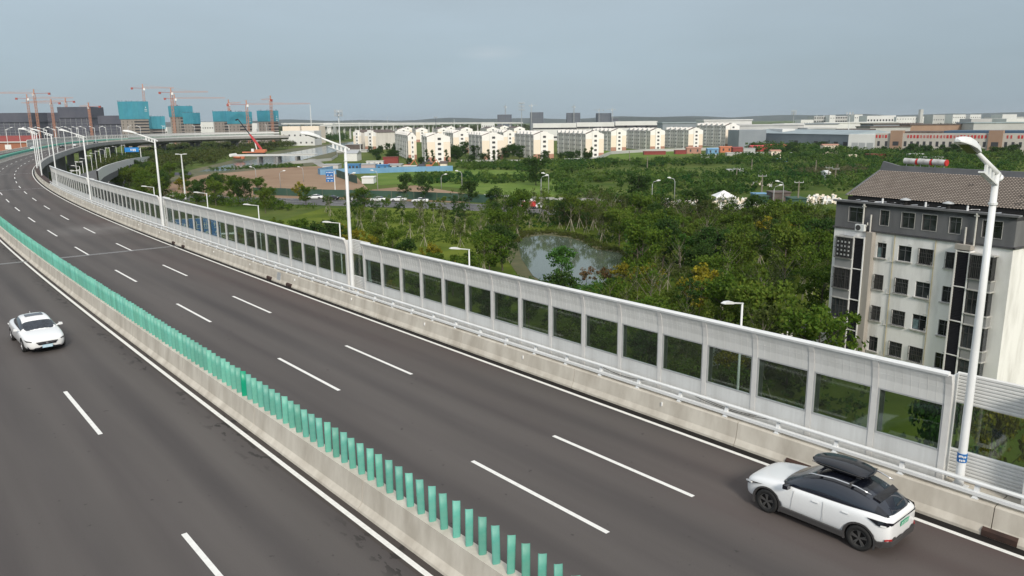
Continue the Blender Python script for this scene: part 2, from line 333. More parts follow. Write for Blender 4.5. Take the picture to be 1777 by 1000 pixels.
# ------------------------------------------------------------------ terrain
def sheet(name, pts, z, m, kind='structure'):
    o = obj(name, MB().poly([(p[0], p[1], z) for p in pts]), m); o['kind'] = kind; return o
M['ground'] = mat('ground_grass', (.055, .092, .018), .95, spec=.05, c2=(.125, .150, .040), scale=.045, detail=10, coord='World', bump=.3, bscale=.8)
M['soil'] = mat('bare_soil', (.235, .145, .085), .95, c2=(.30, .20, .125), scale=.05, detail=8, coord='World')
M['meadow'] = mat('meadow', (.090, .155, .026), .95, spec=.05, c2=(.15, .21, .05), scale=.08, detail=8, coord='World')
M['darkgrass'] = mat('dark_grass', (.070, .105, .014), .95, spec=.05, c2=(.135, .170, .026), scale=.15, detail=8, coord='World')
M['bank'] = mat('reed_bank', (.055, .075, .030), .95, c2=(.14, .12, .06), scale=.12, detail=6, coord='World')
M['gasph'] = mat('old_asphalt', (.085, .085, .088), .9, c2=(.11, .11, .112), scale=.2, detail=6, coord='World')
M['farhaze'] = mat('far_woods', (.030, .042, .036), 1, c2=(.045, .055, .045), scale=.01, coord='World')
M['pale'] = mat('pale_yard', (.33, .32, .30), .9, c2=(.25, .245, .23), scale=.03, coord='World')
def water_mat(name, c, rough, bs):
    m = bpy.data.materials.new(name); m.use_nodes = True; n, l = m.node_tree.nodes, m.node_tree.links
    b = n["Principled BSDF"]; b.inputs['Base Color'].default_value = (*c, 1); b.inputs['Roughness'].default_value = rough; b.inputs['IOR'].default_value = 1.33
    b.inputs['Specular IOR Level'].default_value = .9
    g = n.new("ShaderNodeNewGeometry"); no = n.new("ShaderNodeTexNoise"); no.inputs['Scale'].default_value = bs; no.inputs['Detail'].default_value = 3
    l.new(g.outputs['Position'], no.inputs['Vector']); bp = n.new("ShaderNodeBump"); bp.inputs['Strength'].default_value = .015; l.new(no.outputs[0], bp.inputs['Height']); l.new(bp.outputs[0], b.inputs['Normal'])
    return m
M['river'] = water_mat('river_water', (.16, .19, .21), .12, .25)
M['pond'] = water_mat('pond_water', (.095, .12, .088), .05, .5)
sheet('ground', [(-9000, -400), (9000, -400), (9000, 14000), (-9000, 14000)], G, M['ground'])
def pix(pts, z=G): return [P(u, v, z) for u, v in pts]
sheet('soil_field', pix([(225, 345), (248, 318), (300, 306), (350, 300), (440, 293), (505, 290), (570, 288), (612, 300), (640, 330), (720, 322), (800, 335), (866, 347), (800, 352), (560, 345), (440, 345), (300, 350)]), G + .03, M['soil'])
sheet('river', pix([(345, 298), (372, 291), (405, 284), (445, 276), (480, 268), (520, 262), (552, 256), (585, 250), (625, 245), (660, 243), (660, 245), (630, 250), (605, 256), (575, 265), (545, 272), (520, 279), (480, 285), (440, 291), (395, 297)]), G + .06, M['river'])
sheet('river_bank', pix([(255, 322), (300, 305), (340, 293), (400, 279), (450, 269), (500, 259), (560, 251), (590, 247), (640, 243), (700, 242), (640, 252), (610, 262), (570, 276), (540, 288), (480, 292), (350, 304), (290, 318)]), G + .045, M['bank'])
sheet('meadow', pix([(640, 300), (760, 292), (900, 296), (960, 306), (985, 330), (950, 345), (862, 342), (790, 326), (700, 320), (652, 322)]), G + .04, M['meadow'])
sheet('lawn', pix([(1035, 262), (1170, 258), (1215, 262), (1200, 270), (1080, 276), (1035, 272)]), G + .04, M['meadow'])
sheet('park_grass', [at(S, 29) [:2] for S in range(-30, 150, 10)] + list(pix([(560, 362), (760, 362), (900, 372), (1080, 380), (1430, 405)])) + [(120, 120), (90, 20)], G + .02, M['darkgrass'])
POND = [(898, 422), (912, 412), (945, 409), (985, 413), (1010, 420), (1035, 434), (1075, 440), (1085, 452), (1080, 470), (1050, 490), (1010, 505), (960, 500), (925, 480), (905, 450)]
sheet('pond_shore', pix([(880, 420), (905, 404), (950, 402), (1000, 408), (1045, 428), (1100, 440), (1110, 470), (1060, 510), (1000, 525), (940, 510), (900, 480), (880, 450)]), G + .05, mat('shore_grass', (.075, .080, .030), .95, c2=(.12, .11, .05), scale=.3, detail=6, coord='World'))
sheet('pond', pix(POND), G + .09, M['pond'])
# streets on the natural ground
def street(name, ctr, w, m, z, marks=True):
    mb = MB(); P0 = [Vector((p[0], p[1])) for p in ctr]; L = []; Rr = []
    for i, p in enumerate(P0):
        d = (P0[min(i + 1, len(P0) - 1)] - P0[max(i - 1, 0)]).normalized(); nrm = Vector((-d.y, d.x))
        L.append(p + nrm * w / 2); Rr.append(p - nrm * w / 2)
    for i in range(len(P0) - 1): mb.quad((*L[i], z), (*Rr[i], z), (*Rr[i + 1], z), (*L[i + 1], z))
    o = obj(name, mb, m); o['kind'] = 'structure'
    if marks:
        for o2 in (-.0, .27, -.27, .46, -.46):
            k = MB()
            for i in range(len(P0) - 1):
                seg = P0[i + 1] - P0[i]; d = seg.normalized(); nrm = Vector((-d.y, d.x)); n = int(seg.length // 10)
                for j in range(n):
                    a = P0[i] + d * (j * 10) + nrm * w * o2; b = a + d * (10 if abs(o2) in (.46, 0.0) else 5)
                    k.quad((*(a + nrm * .08), z + .01), (*(a - nrm * .08), z + .01), (*(b - nrm * .08), z + .01), (*(b + nrm * .08), z + .01))
            obj('lane_marking', k, M['paint'], o, kind='stuff')
    return o
street('street', [P(300, 344), P(440, 348), P(580, 352), P(720, 356), P(900, 363), P(1080, 373), P(1250, 383), P(1420, 393), P(1777, 414)], 15, M['gasph'], G + .07)
street('frontage_road', [at(S, 20)[:2] for S in range(-60, 420, 12)], 12, M['gasph'], G + .08)
street('lane_beside_soil', [P(600, 300), P(560, 288), P(540, 276)], 5, M['pale'], G + .06, False)

# ------------------------------------------------------------------ the elevated highway
SEND = 752
deck = MB()
n = int((SEND + 40) / 4); uvs = []
prof = [(-19.6, 0.0), (-18.9, 0), (-12, 0), (-7.5, 0), (-3.4, 0), (0, 0), (5.05, 0), (5.05, -1.15), (3.2, -1.35), (1.0, -2.6), (-15.6, -2.6), (-17.8, -1.35), (-19.6, -1.15)]
extrude(prof, -40, SEND, 4, True, deck)
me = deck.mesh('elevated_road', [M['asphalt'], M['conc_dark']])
uvl = me.uv_layers.new(name='lane'); L = len(prof)
for p in me.polygons:
    top = abs(p.normal.z) > .99 and abs(p.center.z) < 1e-3
    p.material_index = 0 if top else 1
    for li in p.loop_indices:
        vi = me.loops[li].vertex_index; uvl.data[li].uv = (prof[vi % L][0] / 10, (-40 + (SEND + 40) * (vi // L) / math.ceil((SEND + 40) / 4)) / 10)
road = obj('elevated_road', me); road['kind'] = 'structure'
def flat_strip(o0, o1, S0, S1, z=.004, step=3):
    mb = MB(); k = max(1, int(math.ceil((S1 - S0) / step)))
    for i in range(k):
        a, b = S0 + (S1 - S0) * i / k, S0 + (S1 - S0) * (i + 1) / k
        mb.quad(at(a, o0, z), at(a, o1, z), at(b, o1, z), at(b, o0, z))
    return mb
for off, s0, cnt in ((0.0, 3.15, 45), (-3.40, 3.4, 45), (-12.06, 4.95, 34), (-15.5, 4.95, 30)):
    for k in range(-1, cnt):
        far = s0 + 15.08 * k; obj('lane_dash', flat_strip(off - .075, off + .075, far - 6, far), M['paint'], road)
for off in (3.52, -6.85, -8.18, -18.6): obj('edge_line', flat_strip(off - .08, off + .08, -39, SEND - 1, .004, 3), M['paint'], road)
for S in (57.5, 144, 198, 252, 330, 410, 490):
    for a, b in ((-7.05, 3.92), (-18.8, -7.9)):
        mb = MB(); 
        for d in (0, .22, .44): mb.quad(at(S + d, a, .009), at(S + d, b, .009), at(S + d + .12, b, .009), at(S + d + .12, a, .009))
        obj('expansion_joint', mb, M['joint'], road)
# piers below the deck, those the camera can see
for S in range(80, 745, 35):
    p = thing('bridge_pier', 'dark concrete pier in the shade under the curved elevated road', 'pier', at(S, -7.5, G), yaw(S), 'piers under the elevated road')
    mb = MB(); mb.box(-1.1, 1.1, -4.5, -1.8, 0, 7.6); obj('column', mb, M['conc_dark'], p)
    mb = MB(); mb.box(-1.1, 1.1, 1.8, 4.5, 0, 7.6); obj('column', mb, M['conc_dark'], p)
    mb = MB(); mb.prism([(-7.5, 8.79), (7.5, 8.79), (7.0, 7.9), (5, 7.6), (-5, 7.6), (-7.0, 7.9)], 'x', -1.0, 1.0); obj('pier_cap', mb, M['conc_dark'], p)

# concrete barriers
Rprof = [(3.93, -.02), (3.93, .08), (4.03, .27), (4.10, .80), (4.14, .84), (5.10, .84), (5.10, -.9), (5.06, -.9), (5.06, -.02)]
Mprof = [(-7.90, -.02), (-7.88, .07), (-7.74, .23), (-7.67, .88), (-7.31, .88), (-7.24, .23), (-7.10, .07), (-7.08, -.02)]
Lprof = [(-18.9, -.02), (-18.9, .08), (-19.0, .27), (-19.07, .9), (-19.65, .9), (-19.65, -.9), (-19.61, -.9), (-19.61, -.02)]
rb = tag(bpy.data.objects.new('concrete_barrier', None), 'beige concrete parapet of joined segments along the right edge, carrying the white handrail', 'barrier'); COL.objects.link(rb)
mbar = tag(bpy.data.objects.new('median_barrier', None), 'concrete median barrier topped with a row of green anti-glare fins', 'median barrier'); COL.objects.link(mbar)
lb = tag(bpy.data.objects.new('concrete_barrier', None), 'far concrete parapet on the outer left edge of the curving highway', 'barrier'); COL.objects.link(lb)
J0 = 3.15 - 4.72                                    # a joint measured in the photograph
S = J0 - 7.8 * 4
while S < 480:
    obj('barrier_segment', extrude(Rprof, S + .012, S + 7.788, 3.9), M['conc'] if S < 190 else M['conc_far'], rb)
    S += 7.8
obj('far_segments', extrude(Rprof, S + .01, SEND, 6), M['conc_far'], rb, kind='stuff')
S = 3.15 + 7.56 - 7.8 * 5
while S < 400:
    obj('barrier_segment', extrude(Mprof, S + .012, S + 7.788, 3.9), M['conc'], mbar)
    S += 7.8
obj('far_segments', extrude(Mprof, S + .01, SEND, 6), M['conc'], mbar, kind='stuff')
obj('far_segments', extrude(Lprof, 20, SEND, 6), M['conc'], lb, kind='stuff')
for S in (-3.9, -1.1 - 8.5, 36.9, 33.6, 59.2, 56.3): # drain openings cut in the foot of the parapet
    obj('drain_opening', extrude([(3.915, .01), (3.915, .17), (4.0, .235), (4.2, .235), (4.2, .01)], S - .42, S + .42), M['rust'], rb)
for k in range(-2, 40): obj('delineator', extrude([(4.02, .52), (4.02, .66), (4.09, .66), (4.09, .52)], k * 7.8 + 1.6, k * 7.8 + 1.64), M['white_steel'], rb)
obj('rusty_plate', extrude([(4.12, .85), (4.12, 1.0), (5.0, 1.0), (5.0, .85)], 143, 212, 3), M['rust'], rb)
# anti glare fins: curved blades 1 m tall
def fin_mesh(m):
    mb = MB(); W = .098; rows = []
    for i, z in enumerate((0, .04, .5, .985)):
        ww = W * (.84 if i == 0 else 1)
        rows.append([(-.02 * math.cos(t * 1.4) - .012 * (z > .4), math.sin(t * 1.4) / math.sin(1.4) * ww, z + (.018 * t if i == 3 else 0)) for t in (-1, -.5, 0, .5, 1)])
    vs = [p for r in rows for p in r] + [(p[0] + .014, p[1], p[2]) for r in rows for p in r]; fs = []
    for i in range(3):
        for j in range(4):
            a = i * 5 + j; fs += [(a, a + 1, a + 6, a + 5), (a + 25, a + 24 + 0 - 4 + 0, a + 25, a + 25)][:1]; fs.append((a + 20, a + 25, a + 26, a + 21))
    fs += [(15 + j, 16 + j, 36 + j, 35 + j) for j in range(4)]
    for i in range(3): fs += [(i * 5, i * 5 + 5, i * 5 + 25, i * 5 + 20), (i * 5 + 4, i * 5 + 24, i * 5 + 29, i * 5 + 9)]
    mb.add(vs, fs); return mb.mesh('antiglare_fin', m, True)
finm, find = fin_mesh(M['fin']), fin_mesh(M['fin_dark'])
F0 = 3.15 - .37; dark_i = int(round((3.15 + 9.6 - F0) / .515))
for k in range(-24, 276):
    S = F0 + .515 * k
    isd = (k == 18)
    o = obj('antiglare_fin', find if isd else finm, None, mbar, at(S, -7.49, .872), yaw(S) + R(-22 + random.uniform(-5, 5)))
    o.rotation_euler[1] = R(random.uniform(-1.6, 1.6)); o.rotation_euler[0] = R(random.uniform(-1.2, 1.2)); o.scale[2] = random.uniform(.985, 1.01)
    if isd: o['label'] = 'darker emerald green replacement fin'
S = F0 + .515 * 276; mb = MB()
while S < SEND - 10:
    p = Vector(at(S, -7.49, .87)); y = yaw(S) - R(26); d = Vector((-math.sin(y), math.cos(y), 0)) * .125
    mb.quad(p - d, p + d, p + d + Vector((0, 0, 1)), p - d + Vector((0, 0, 1))); S += .515
obj('far_fins', mb, M['fin'], mbar, kind='stuff')

# handrail on the right parapet
gr = tag(bpy.data.objects.new('handrail', None), 'white two-bar steel handrail bolted on top of the right parapet', 'handrail'); COL.objects.link(gr)
def oval(cx, cz, rx, rz, n=8): return [(cx + rx * math.cos(2 * math.pi * k / n + .39), cz + rz * math.sin(2 * math.pi * k / n + .39)) for k in range(n)]
for a, b in ((-36, 26.6), (26.62, 64), (64.02, 100), (100.02, 142)):
    obj('upper_rail', extrude(oval(4.24, 1.27, .075, .055), a, b, 2), M['white_steel'], gr)
    obj('lower_rail', extrude([(4.16, .93), (4.16, 1.02), (4.28, 1.03), (4.28, .93)], a, b, 2), M['white_steel'], gr)
pm = MB(); pm.prism([(-.11, 0), (-.02, .30), (.02, .36), (.07, .36), (.09, 0)], 'x', -.06, .06); pm.box(-.085, .085, -.13, .11, -.002, .02)
pmesh = pm.mesh('rail_post', M['white_steel'])
for k in range(-16, 71):
    S = .97 + 1.965 * k; obj('rail_post', pmesh, None, gr, at(S, 4.27, .842), yaw(S) + math.pi)

# small things on the parapet: a grey repair plate and two slack cables below the handrail
obj('repair_plate', extrude([(3.99, .20), (4.085, .72), (4.10, .72), (4.02, .20)], 35.1, 35.7, 1), M['galv'], rb)
for a, b, sag in ((-2.9, .7, .17), (-2.6, .3, .12)):
    mb = MB(); mb.tube([at(a + (b - a) * t, 4.33, 1.22 - sag * math.sin(math.pi * t)) for t in [i / 10 for i in range(11)]], .012, 5); obj('slack_cable', mb, M['tyre'], gr)
for a, b, sag in ((2.4, 5.2, .15),):
    mb = MB(); mb.tube([at(a + (b - a) * t, 4.33, 1.22 - sag * math.sin(math.pi * t)) for t in [i / 10 for i in range(11)]], .012, 5); obj('slack_cable', mb, M['tyre'], gr)
# noise barrier -------------------------------------------------------------------------------
# local frame of a bay: +X along growing S, -Y away from the road
def bay_meshes(Lb):
    h = Lb / 2; r = {}
    post = MB(); cv = [(0, 0), (0, 2.22), (.015, 2.52), (.07, 2.87), (.16, 3.14)]
    for i_, ((y0, z0), (y1, z1)) in enumerate(zip(cv[:-1], cv[1:])):
        a = b = .085
        y0 -= .03; y1 -= .03
        post.add([(-a, y0, z0), (a, y0, z0), (b, y1, z1), (-b, y1, z1), (-a, y0 - .17, z0), (a, y0 - .17, z0), (b, y1 - .17, z1), (-b, y1 - .17, z1)],
                 [(0, 1, 2, 3), (5, 4, 7, 6), (1, 5, 6, 2), (4, 0, 3, 7), (3, 2, 6, 7)])
    r['post'] = post.mesh('post', M['post_grey'])
    def curvedpan(zs, e0, e1, yoff, th, mat_):
        mb = MB()
        for (y0, z0), (y1, z1) in zip(zs[:-1], zs[1:]):
            mb.add([(e0, y0 - yoff, z0), (e1, y0 - yoff, z0), (e1, y1 - yoff, z1), (e0, y1 - yoff, z1), (e0, y0 - yoff - th, z0), (e1, y0 - yoff - th, z0), (e1, y1 - yoff - th, z1), (e0, y1 - yoff - th, z1)],
                   [(0, 1, 2, 3), (5, 4, 7, 6), (1, 5, 6, 2), (4, 0, 3, 7)])
        return mb
    up = curvedpan([(0, 2.26), (.015, 2.54), (.07, 2.87), (.155, 3.12)], .09 - h, h - .09, .05, .07, None)
    # pressed sheet: one horizontal fold and faint vertical folds
    up.bar((.09 - h, .045 - .05, 2.72), (h - .09, .045 - .05, 2.72), .006, .012)
    for j in range(1, 8):
        x = .09 - h + (Lb - .18) * j / 8
        for (y0, z0), (y1, z1) in (((.0, 2.28), (.015, 2.54)), ((.015, 2.54), (.07, 2.87)), ((.07, 2.87), (.155, 3.12))): up.bar((x, y0 - .05, z0), (x, y1 - .05, z1), .010, .006)
    r['upper_panel'] = up.mesh('upper_panel', M['panel'])
    low = MB(); low.box(.09 - h, h - .09, -.13, -.05, 0.0, .86); r['lower_panel'] = low.mesh('lower_panel', M['panel_low'])
    gl = MB(); gl.box(.13 - h, h - .13, -.102, -.09, .90, 2.22); r['pane'] = gl.mesh('pane', M['pane'])
    fr = MB(); e0, e1 = .09 - h, h - .09
    fr.box(e0, e1, -.125, -.045, .862, .905); fr.box(e0, e1, -.125, -.045, 2.215, 2.258); fr.box(e0, e0 + .045, -.125, -.045, .907, 2.213); fr.box(e1 - .045, e1, -.125, -.045, .907, 2.213)
    r['window_frame'] = fr.mesh('window_frame', M['galv'])
    st = MB(); st.box(e1 - .17, e1 - .05, -.16, -.135, .92, 2.2); r['side_strip'] = st.mesh('side_strip', M['tan_strip'])
    cp = MB(); pts = [(.16, 3.10), (.14, 3.17), (.18, 3.23), (.26, 3.23), (.31, 3.17), (.29, 3.10)]
    cp.prism([(a - .16, b) for a, b in pts], 'x', -h + .001, h - .001); r['cap'] = cp.mesh('cap', M['white_steel'])
    return r
WZ = .842
def wall_section(S0, S1, nb, label, off=4.52, sidestrip=True):
    t = tag(bpy.data.objects.new('noise_barrier', None), label, 'noise barrier', 'noise barrier lengths along the highway'); COL.objects.link(t)
    Lb = (S1 - S0) / nb; r = bay_meshes(Lb)
    for k in range(nb):
        S = S0 + Lb * (k + .5); p = at(S, off, WZ); y = yaw(S)
        for nm in ('upper_panel', 'lower_panel', 'pane', 'window_frame', 'cap'): obj(nm, r[nm], None, t, p, y)
        obj('side_strip', r['side_strip'], None, t, p, y)
    for k in range(nb + 1):
        S = S0 + Lb * k; obj('post', r['post'], None, t, at(S, off, WZ), yaw(S))
    return t
slat = MB(); slat.prism([(0, 0), (.035, .02), (.035, .07), (0, .095)], 'x', -1.0, 1.0); slatm = slat.mesh('slat', M['panel'])
rp = MB(); rp.box(-1.0, 1.0, -.012, 0, .92, 2.22); rpm = rp.mesh('pane', M['pane'])
rpo = MB(); rpo.box(-.09, .09, -.2, .0, 0, 3.12); rpom = rpo.mesh('post', M['post_grey'])
rsp = MB(); rsp.box(-.02, .02, -.45, -.02, 0, 3.1); rspm = rsp.mesh('return_panel', M['panel_low'])
def recess(S0, S1, label):
    t = tag(bpy.data.objects.new('noise_barrier_niche', None), label, 'noise barrier', 'noise barrier niches behind the lamps'); COL.objects.link(t)
    S = (S0 + S1) / 2; sc = (S1 - S0) / 2.0; y = yaw(S)
    for k in range(9): o = obj('slat', slatm, None, t, at(S, 5.02, WZ + 2.25 + k * .097), y); o.scale[0] = sc
    for k in range(9): o = obj('slat', slatm, None, t, at(S, 5.02, WZ + .01 + k * .099), y); o.scale[0] = sc
    o = obj('pane', rpm, None, t, at(S, 5.0, WZ), y); o.scale[0] = sc
    bk = MB(); obj('back_sheet', MB().box(-1.0 * sc, 1.0 * sc, -.05, -.02, 0, .9), M['panel'], t, at(S, 5.0, WZ), y); bk.box(-1.0 * sc, 1.0 * sc, -.05, -.02, 2.23, 3.12); obj('back_sheet', bk, M['panel'], t, at(S, 5.0, WZ), y)
    for s in (S0 + .02, S1 - .02): obj('return_panel', rspm, None, t, at(s, 4.55, WZ), y)
LAMPS = [-8.3, 25.8, 64.4, 100.2, 133.6]
wall_section(-19.9, -9.9, 5, 'grey noise barrier length at the right end, right of the blue-banded lamp post')
recess(-9.9, -7.82, 'louvred recessed barrier bay behind the blue-banded lamp post')
wall_section(-7.8, 24.2, 16, 'longest grey noise barrier length, with windows, between the two nearest lamp posts')
recess(24.2, 26.3, 'louvred recessed barrier bay behind the second lamp post from the right')
wall_section(26.32, 62.8, 18, 'grey noise barrier length left of the second lamp post, blue sign behind it')
recess(62.8, 64.9, 'louvred recessed barrier bay behind the third lamp post from the right')
wall_section(64.92, 98.6, 17, 'grey noise barrier length between the third and fourth lamp posts from the right')
recess(98.6, 100.7, 'louvred recessed barrier bay behind the fourth lamp post from the right')
wall_section(100.72, 141.5, 20, 'grey noise barrier length at the left end, stopping short of the bend')
# far noise barrier on the outer left side
fw = tag(bpy.data.objects.new('noise_barrier', None), 'distant noise barrier with a row of windows on the outer side of the bend', 'noise barrier'); COL.objects.link(fw)
mb = MB(); extrude([(-19.3, .9), (-19.3, 2.0), (-19.36, 2.0), (-19.36, .9)], 436, 744, 6, True, mb); obj('lower_panel', mb, M['panel_low'], fw, kind='stuff')
mb = MB(); extrude([(-19.3, 3.2), (-19.1, 4.1), (-19.16, 4.1), (-19.36, 3.2)], 436, 744, 6, True, mb); obj('upper_panel', mb, M['panel'], fw, kind='stuff')
mb = MB(); extrude([(-19.33, 2.0), (-19.33, 3.2)], 436, 744, 6, False, mb); obj('pane', mb, M['pane'], fw, kind='stuff')
mb = MB(); S = 436
while S < 743: mb.bar(at(S, -19.22, .9), at(S, -19.22, 3.2), .35, .2); mb.bar(at(S, -19.22, 3.2), at(S, -19.0, 4.2), .35, .2); S += 2.0
obj('posts', mb, M['post_grey'], fw, kind='stuff')
fw2 = tag(bpy.data.objects.new('noise_barrier', None), 'far noise barrier on the near edge of the elevated road behind the red crane', 'noise barrier'); COL.objects.link(fw2)
mb = MB(); extrude([(4.6, .85), (4.6, 1.6), (4.66, 1.6), (4.66, .85)], 575, 744, 6, True, mb); extrude([(4.6, 2.7), (4.4, 3.7), (4.46, 3.7), (4.66, 2.7)], 575, 744, 6, True, mb); obj('panel', mb, M['panel'], fw2, kind='stuff')
mb = MB(); extrude([(4.63, 1.6), (4.63, 2.7)], 575, 744, 6, False, mb); obj('pane', mb, M['pane'], fw2, kind='stuff')

# ------------------------------------------------------------------ lamp posts on the highway
def lamp_post(label, band=False):
    t = thing('street_lamp', label, 'street lamp', group='tall lamp posts along the highway')
    mb = MB(); mb.tube([(0, 0, 0), (0, 0, .35), (0, 0, 5), (0, 0, 8.62)], [.125, .115, .098, .075], 14); obj('pole', mb, M['white_steel'], t, smooth=True)
    mb = MB(); mb.box(-.2, .2, -.2, .2, 0, .03); mb.tube([(0, 0, 7.8), (0, 0, 7.86)], .11, 12); obj('base_flange', mb, M['white_steel'], t)
    # local +Y points to the road
    a = MB(); a.tube([(0, -.22, 8.50), (0, -.12, 8.56), (0, 1.55, 9.2)], [.045, .075, .05], 10); a.tube([(0, -.24, 8.46), (0, -.2, 8.48)], .1, 10); obj('arm', a, M['white_steel'], t, smooth=True)
    b = MB(); b.bar((0, .0, 8.30), (0, 1.05, 8.68), .14, .04); b.bar((0, .25, 8.36), (0, .25, 8.68), .12, .05); b.bar((0, .5, 8.46), (0, .5, 8.78), .12, .05); b.bar((0, .75, 8.56), (0, .75, 8.88), .12, .05); obj('arm_bracket', b, M['white_steel'], t)
    h = MB(); st = []
    for y, w, zt, zb in ((1.5, .07, 9.27, 9.15), (1.62, .15, 9.34, 9.17), (1.95, .17, 9.47, 9.28), (2.3, .165, 9.56, 9.36), (2.6, .12, 9.56, 9.42), (2.72, .06, 9.51, 9.45)):
        st.append([(-w, y, zb), (-w, y, zb + .03), (-w * .75, y, zt - .02), (0, y, zt), (w * .75, y, zt - .02), (w, y, zb + .03), (w, y, zb)])
    vs = [p for r in st for p in r]; fs = []
    for i in range(5): fs += [(i * 7 + j, i * 7 + j + 1, i * 7 + 8 + j, i * 7 + 7 + j) for j in range(6)]
    fs += [tuple(range(7))[::-1], tuple(35 + j for j in range(7))]; fs += [(i * 7 + 6, i * 7, i * 7 + 7, i * 7 + 13) for i in range(5)]
    h.add(vs, fs); hd = obj('lamp_head', h, M['white_steel'], t, smooth=False)
    l_ = MB(); l_.box(-.11, .11, -.4, .4, -.012, .0); lo = obj('lens', l_, M['window'], hd, (0, 2.12, 9.292)); lo.rotation_euler = (R(20), 0, 0)
    if band:
        bb = MB(); bb.tube([(0, 0, .75), (0, 0, 1.0)], .126, 14); o = obj('number_band', bb, M['signblue'], t); o['label'] = 'blue number band with white characters'
        tx = MB()
        for k, (x, z) in enumerate(((-.07, .93), (-.035, .94), (.0, .93), (.04, .92), (.075, .93), (-.05, .82), (-.01, .81), (.03, .82), (.06, .82))):
            tx.box(x - .011, x + .011, -.131, -.1275, z - .03, z + .03); tx.box(x - .02, x + .02, -.1305, -.128, z - .004, z + .006)
        oo = obj('band_characters', tx, M['white'], t); oo.rotation_euler = (0, 0, R(200))
    return t
lab = {0: 'near white lamp post with the blue number band, at the right by the white suv', 1: 'second lamp post from the right, its lamp over the river bend', 2: 'third lamp post from the right, in front of the blue road sign',
       3: 'fourth lamp post from the right, rising from the middle of the barrier', 4: 'fifth lamp post from the right, near the left end of the noise barrier'}
lp0 = lamp_post(lab[0], True)
plain = lamp_post(lab[1])
def road_yaw(S): return yaw(S)          # local +Y = towards -off
lp0.location = at(-8.3, 4.6, .842); lp0.rotation_euler = (0, 0, road_yaw(-8.3))
plain.location = at(25.8, 4.6, .842); plain.rotation_euler = (0, 0, road_yaw(25.8))
RL = [64.4, 100.2, 133.6, 168, 201, 229, 258, 291] + [291 + 34 * k for k in range(1, 14)]
for i, S in enumerate(RL):
    dup(plain, at(S, 4.6, .842), road_yaw(S), lab.get(i + 2, 'distant white lamp post on the near edge of the elevated road in the bend' if S < 460 else 'tiny far lamp post on the elevated road beyond the bend'))
for k in range(0, 11):
    S = 385 + 34 * k; dup(plain, at(S, -19.3, .9), road_yaw(S) + math.pi, 'distant lamp post on the outer left edge of the bend, arm pointing right')
# slimmer lamps beside the street below
fl = thing('street_lamp', 'lower white street lamp behind the noise barrier, nearest the apartment block', 'street lamp', at(13.8, 27.8, G), yaw(13.8), 'lower lamps on the frontage road')
mb = MB(); mb.tube([(0, 0, 0), (0, 0, 9.9)], [.11, .07], 10); obj('pole', mb, M['white_steel'], fl, smooth=True)
mb = MB(); mb.tube([(0, -.1, 9.85), (0, 1.3, 10.1)], [.06, .045], 8); obj('arm', mb, M['white_steel'], fl, smooth=True)
mb = MB(); mb.prism([(1.2, 10.03), (1.2, 10.17), (1.5, 10.28), (2.0, 10.32), (2.3, 10.25), (2.3, 10.2)], 'x', -.15, .15); obj('lamp_head', mb, M['white_steel'], fl)
flab = ['lower street lamp behind the barrier, right of the pond', 'lower street lamp behind the barrier, just left of the second tall lamp post', 'lower street lamp showing above the barrier near its middle',
        'lower street lamp behind the barrier, close to the third tall lamp post', 'lower street lamp behind the barrier at the soil field edge']
for S, lb_ in zip((45.3, 73.5, 102.5, 131.2, 154), flab): dup(fl, at(S, 27.8 if S < 140 else 23, G), yaw(S), lb_)
for k in range(12):
    S = 200 + 30 * k; dup(fl, at(S, 14, G), yaw(S), 'small lower lamp in front of the shaded underside of the elevated road')
    if k % 2: dup(fl, at(S, 12, G), yaw(S) + math.pi, 'small lower lamp facing away below the elevated road')

# ------------------------------------------------------------------ apartment block at the right, local frame: x along the facade, y away from the road, z up from the ground
M['bwall'] = mat('render_white', (.84, .825, .81), .9, c2=(.56, .545, .52), scale=.45, detail=9, mapscale=(1.6, 1.6, .35), lo=.45, hi=.75, bump=.1, bscale=9)
M['bgrey'] = mat('render_grey', (.16, .16, .165), .9, c2=(.115, .115, .12), scale=.5, detail=8, mapscale=(1.5, 1.5, .4))
M['bdark'] = mat('dark_band', (.05, .052, .062), .8, c2=(.09, .085, .08), scale=1.5)
M['bpanel'] = mat('bay_grey', (.27, .27, .27), .85, c2=(.23, .23, .23), scale=.8)
M['louvre'] = mat('louvre_black', (.018, .018, .022), .5)
M['beige'] = mat('beige_column', (.40, .365, .33), .9, c2=(.33, .30, .27), scale=.8, mapscale=(2, 2, .4))
M['tile'] = mat('roof_tile', (.26, .215, .185), .9, c2=(.38, .325, .285), scale=1.1, detail=10, lo=.3, hi=.7)
M['tile_dark'] = mat('broken_tile', (.06, .05, .045), .95)
M['ridge'] = mat('ridge_grey', (.16, .165, .18), .8, c2=(.12, .125, .135), scale=.6)
M['flash'] = mat('gutter_film', (.42, .44, .46), .35, .3, c2=(.30, .31, .33), scale=1.2)
M['sill'] = mat('sill', (.50, .49, .47), .9, c2=(.36, .35, .33), scale=3)
M['curtain'] = mat('curtain', (.16, .23, .24), .9, c2=(.06, .10, .11), scale=2)
M['yellowpipe'] = mat('yellow_pipe', (.42, .36, .20), .6)
M['wframe'] = mat('window_frame', (.10, .105, .11), .5)
M['pvc'] = mat('pvc_pipe', (.62, .60, .56), .6, c2=(.5, .48, .44), scale=4)
BA = math.atan2(-.85166, .52410)
bld = thing('apartment_block', 'white and charcoal apartment block with brown tiled roof behind the barrier at the right', 'apartment building', (29.5, 70.0, G), BA)
def zl(z): return z - G
Lf, Hg, Hw = 15.3, zl(3.5), zl(1.13)
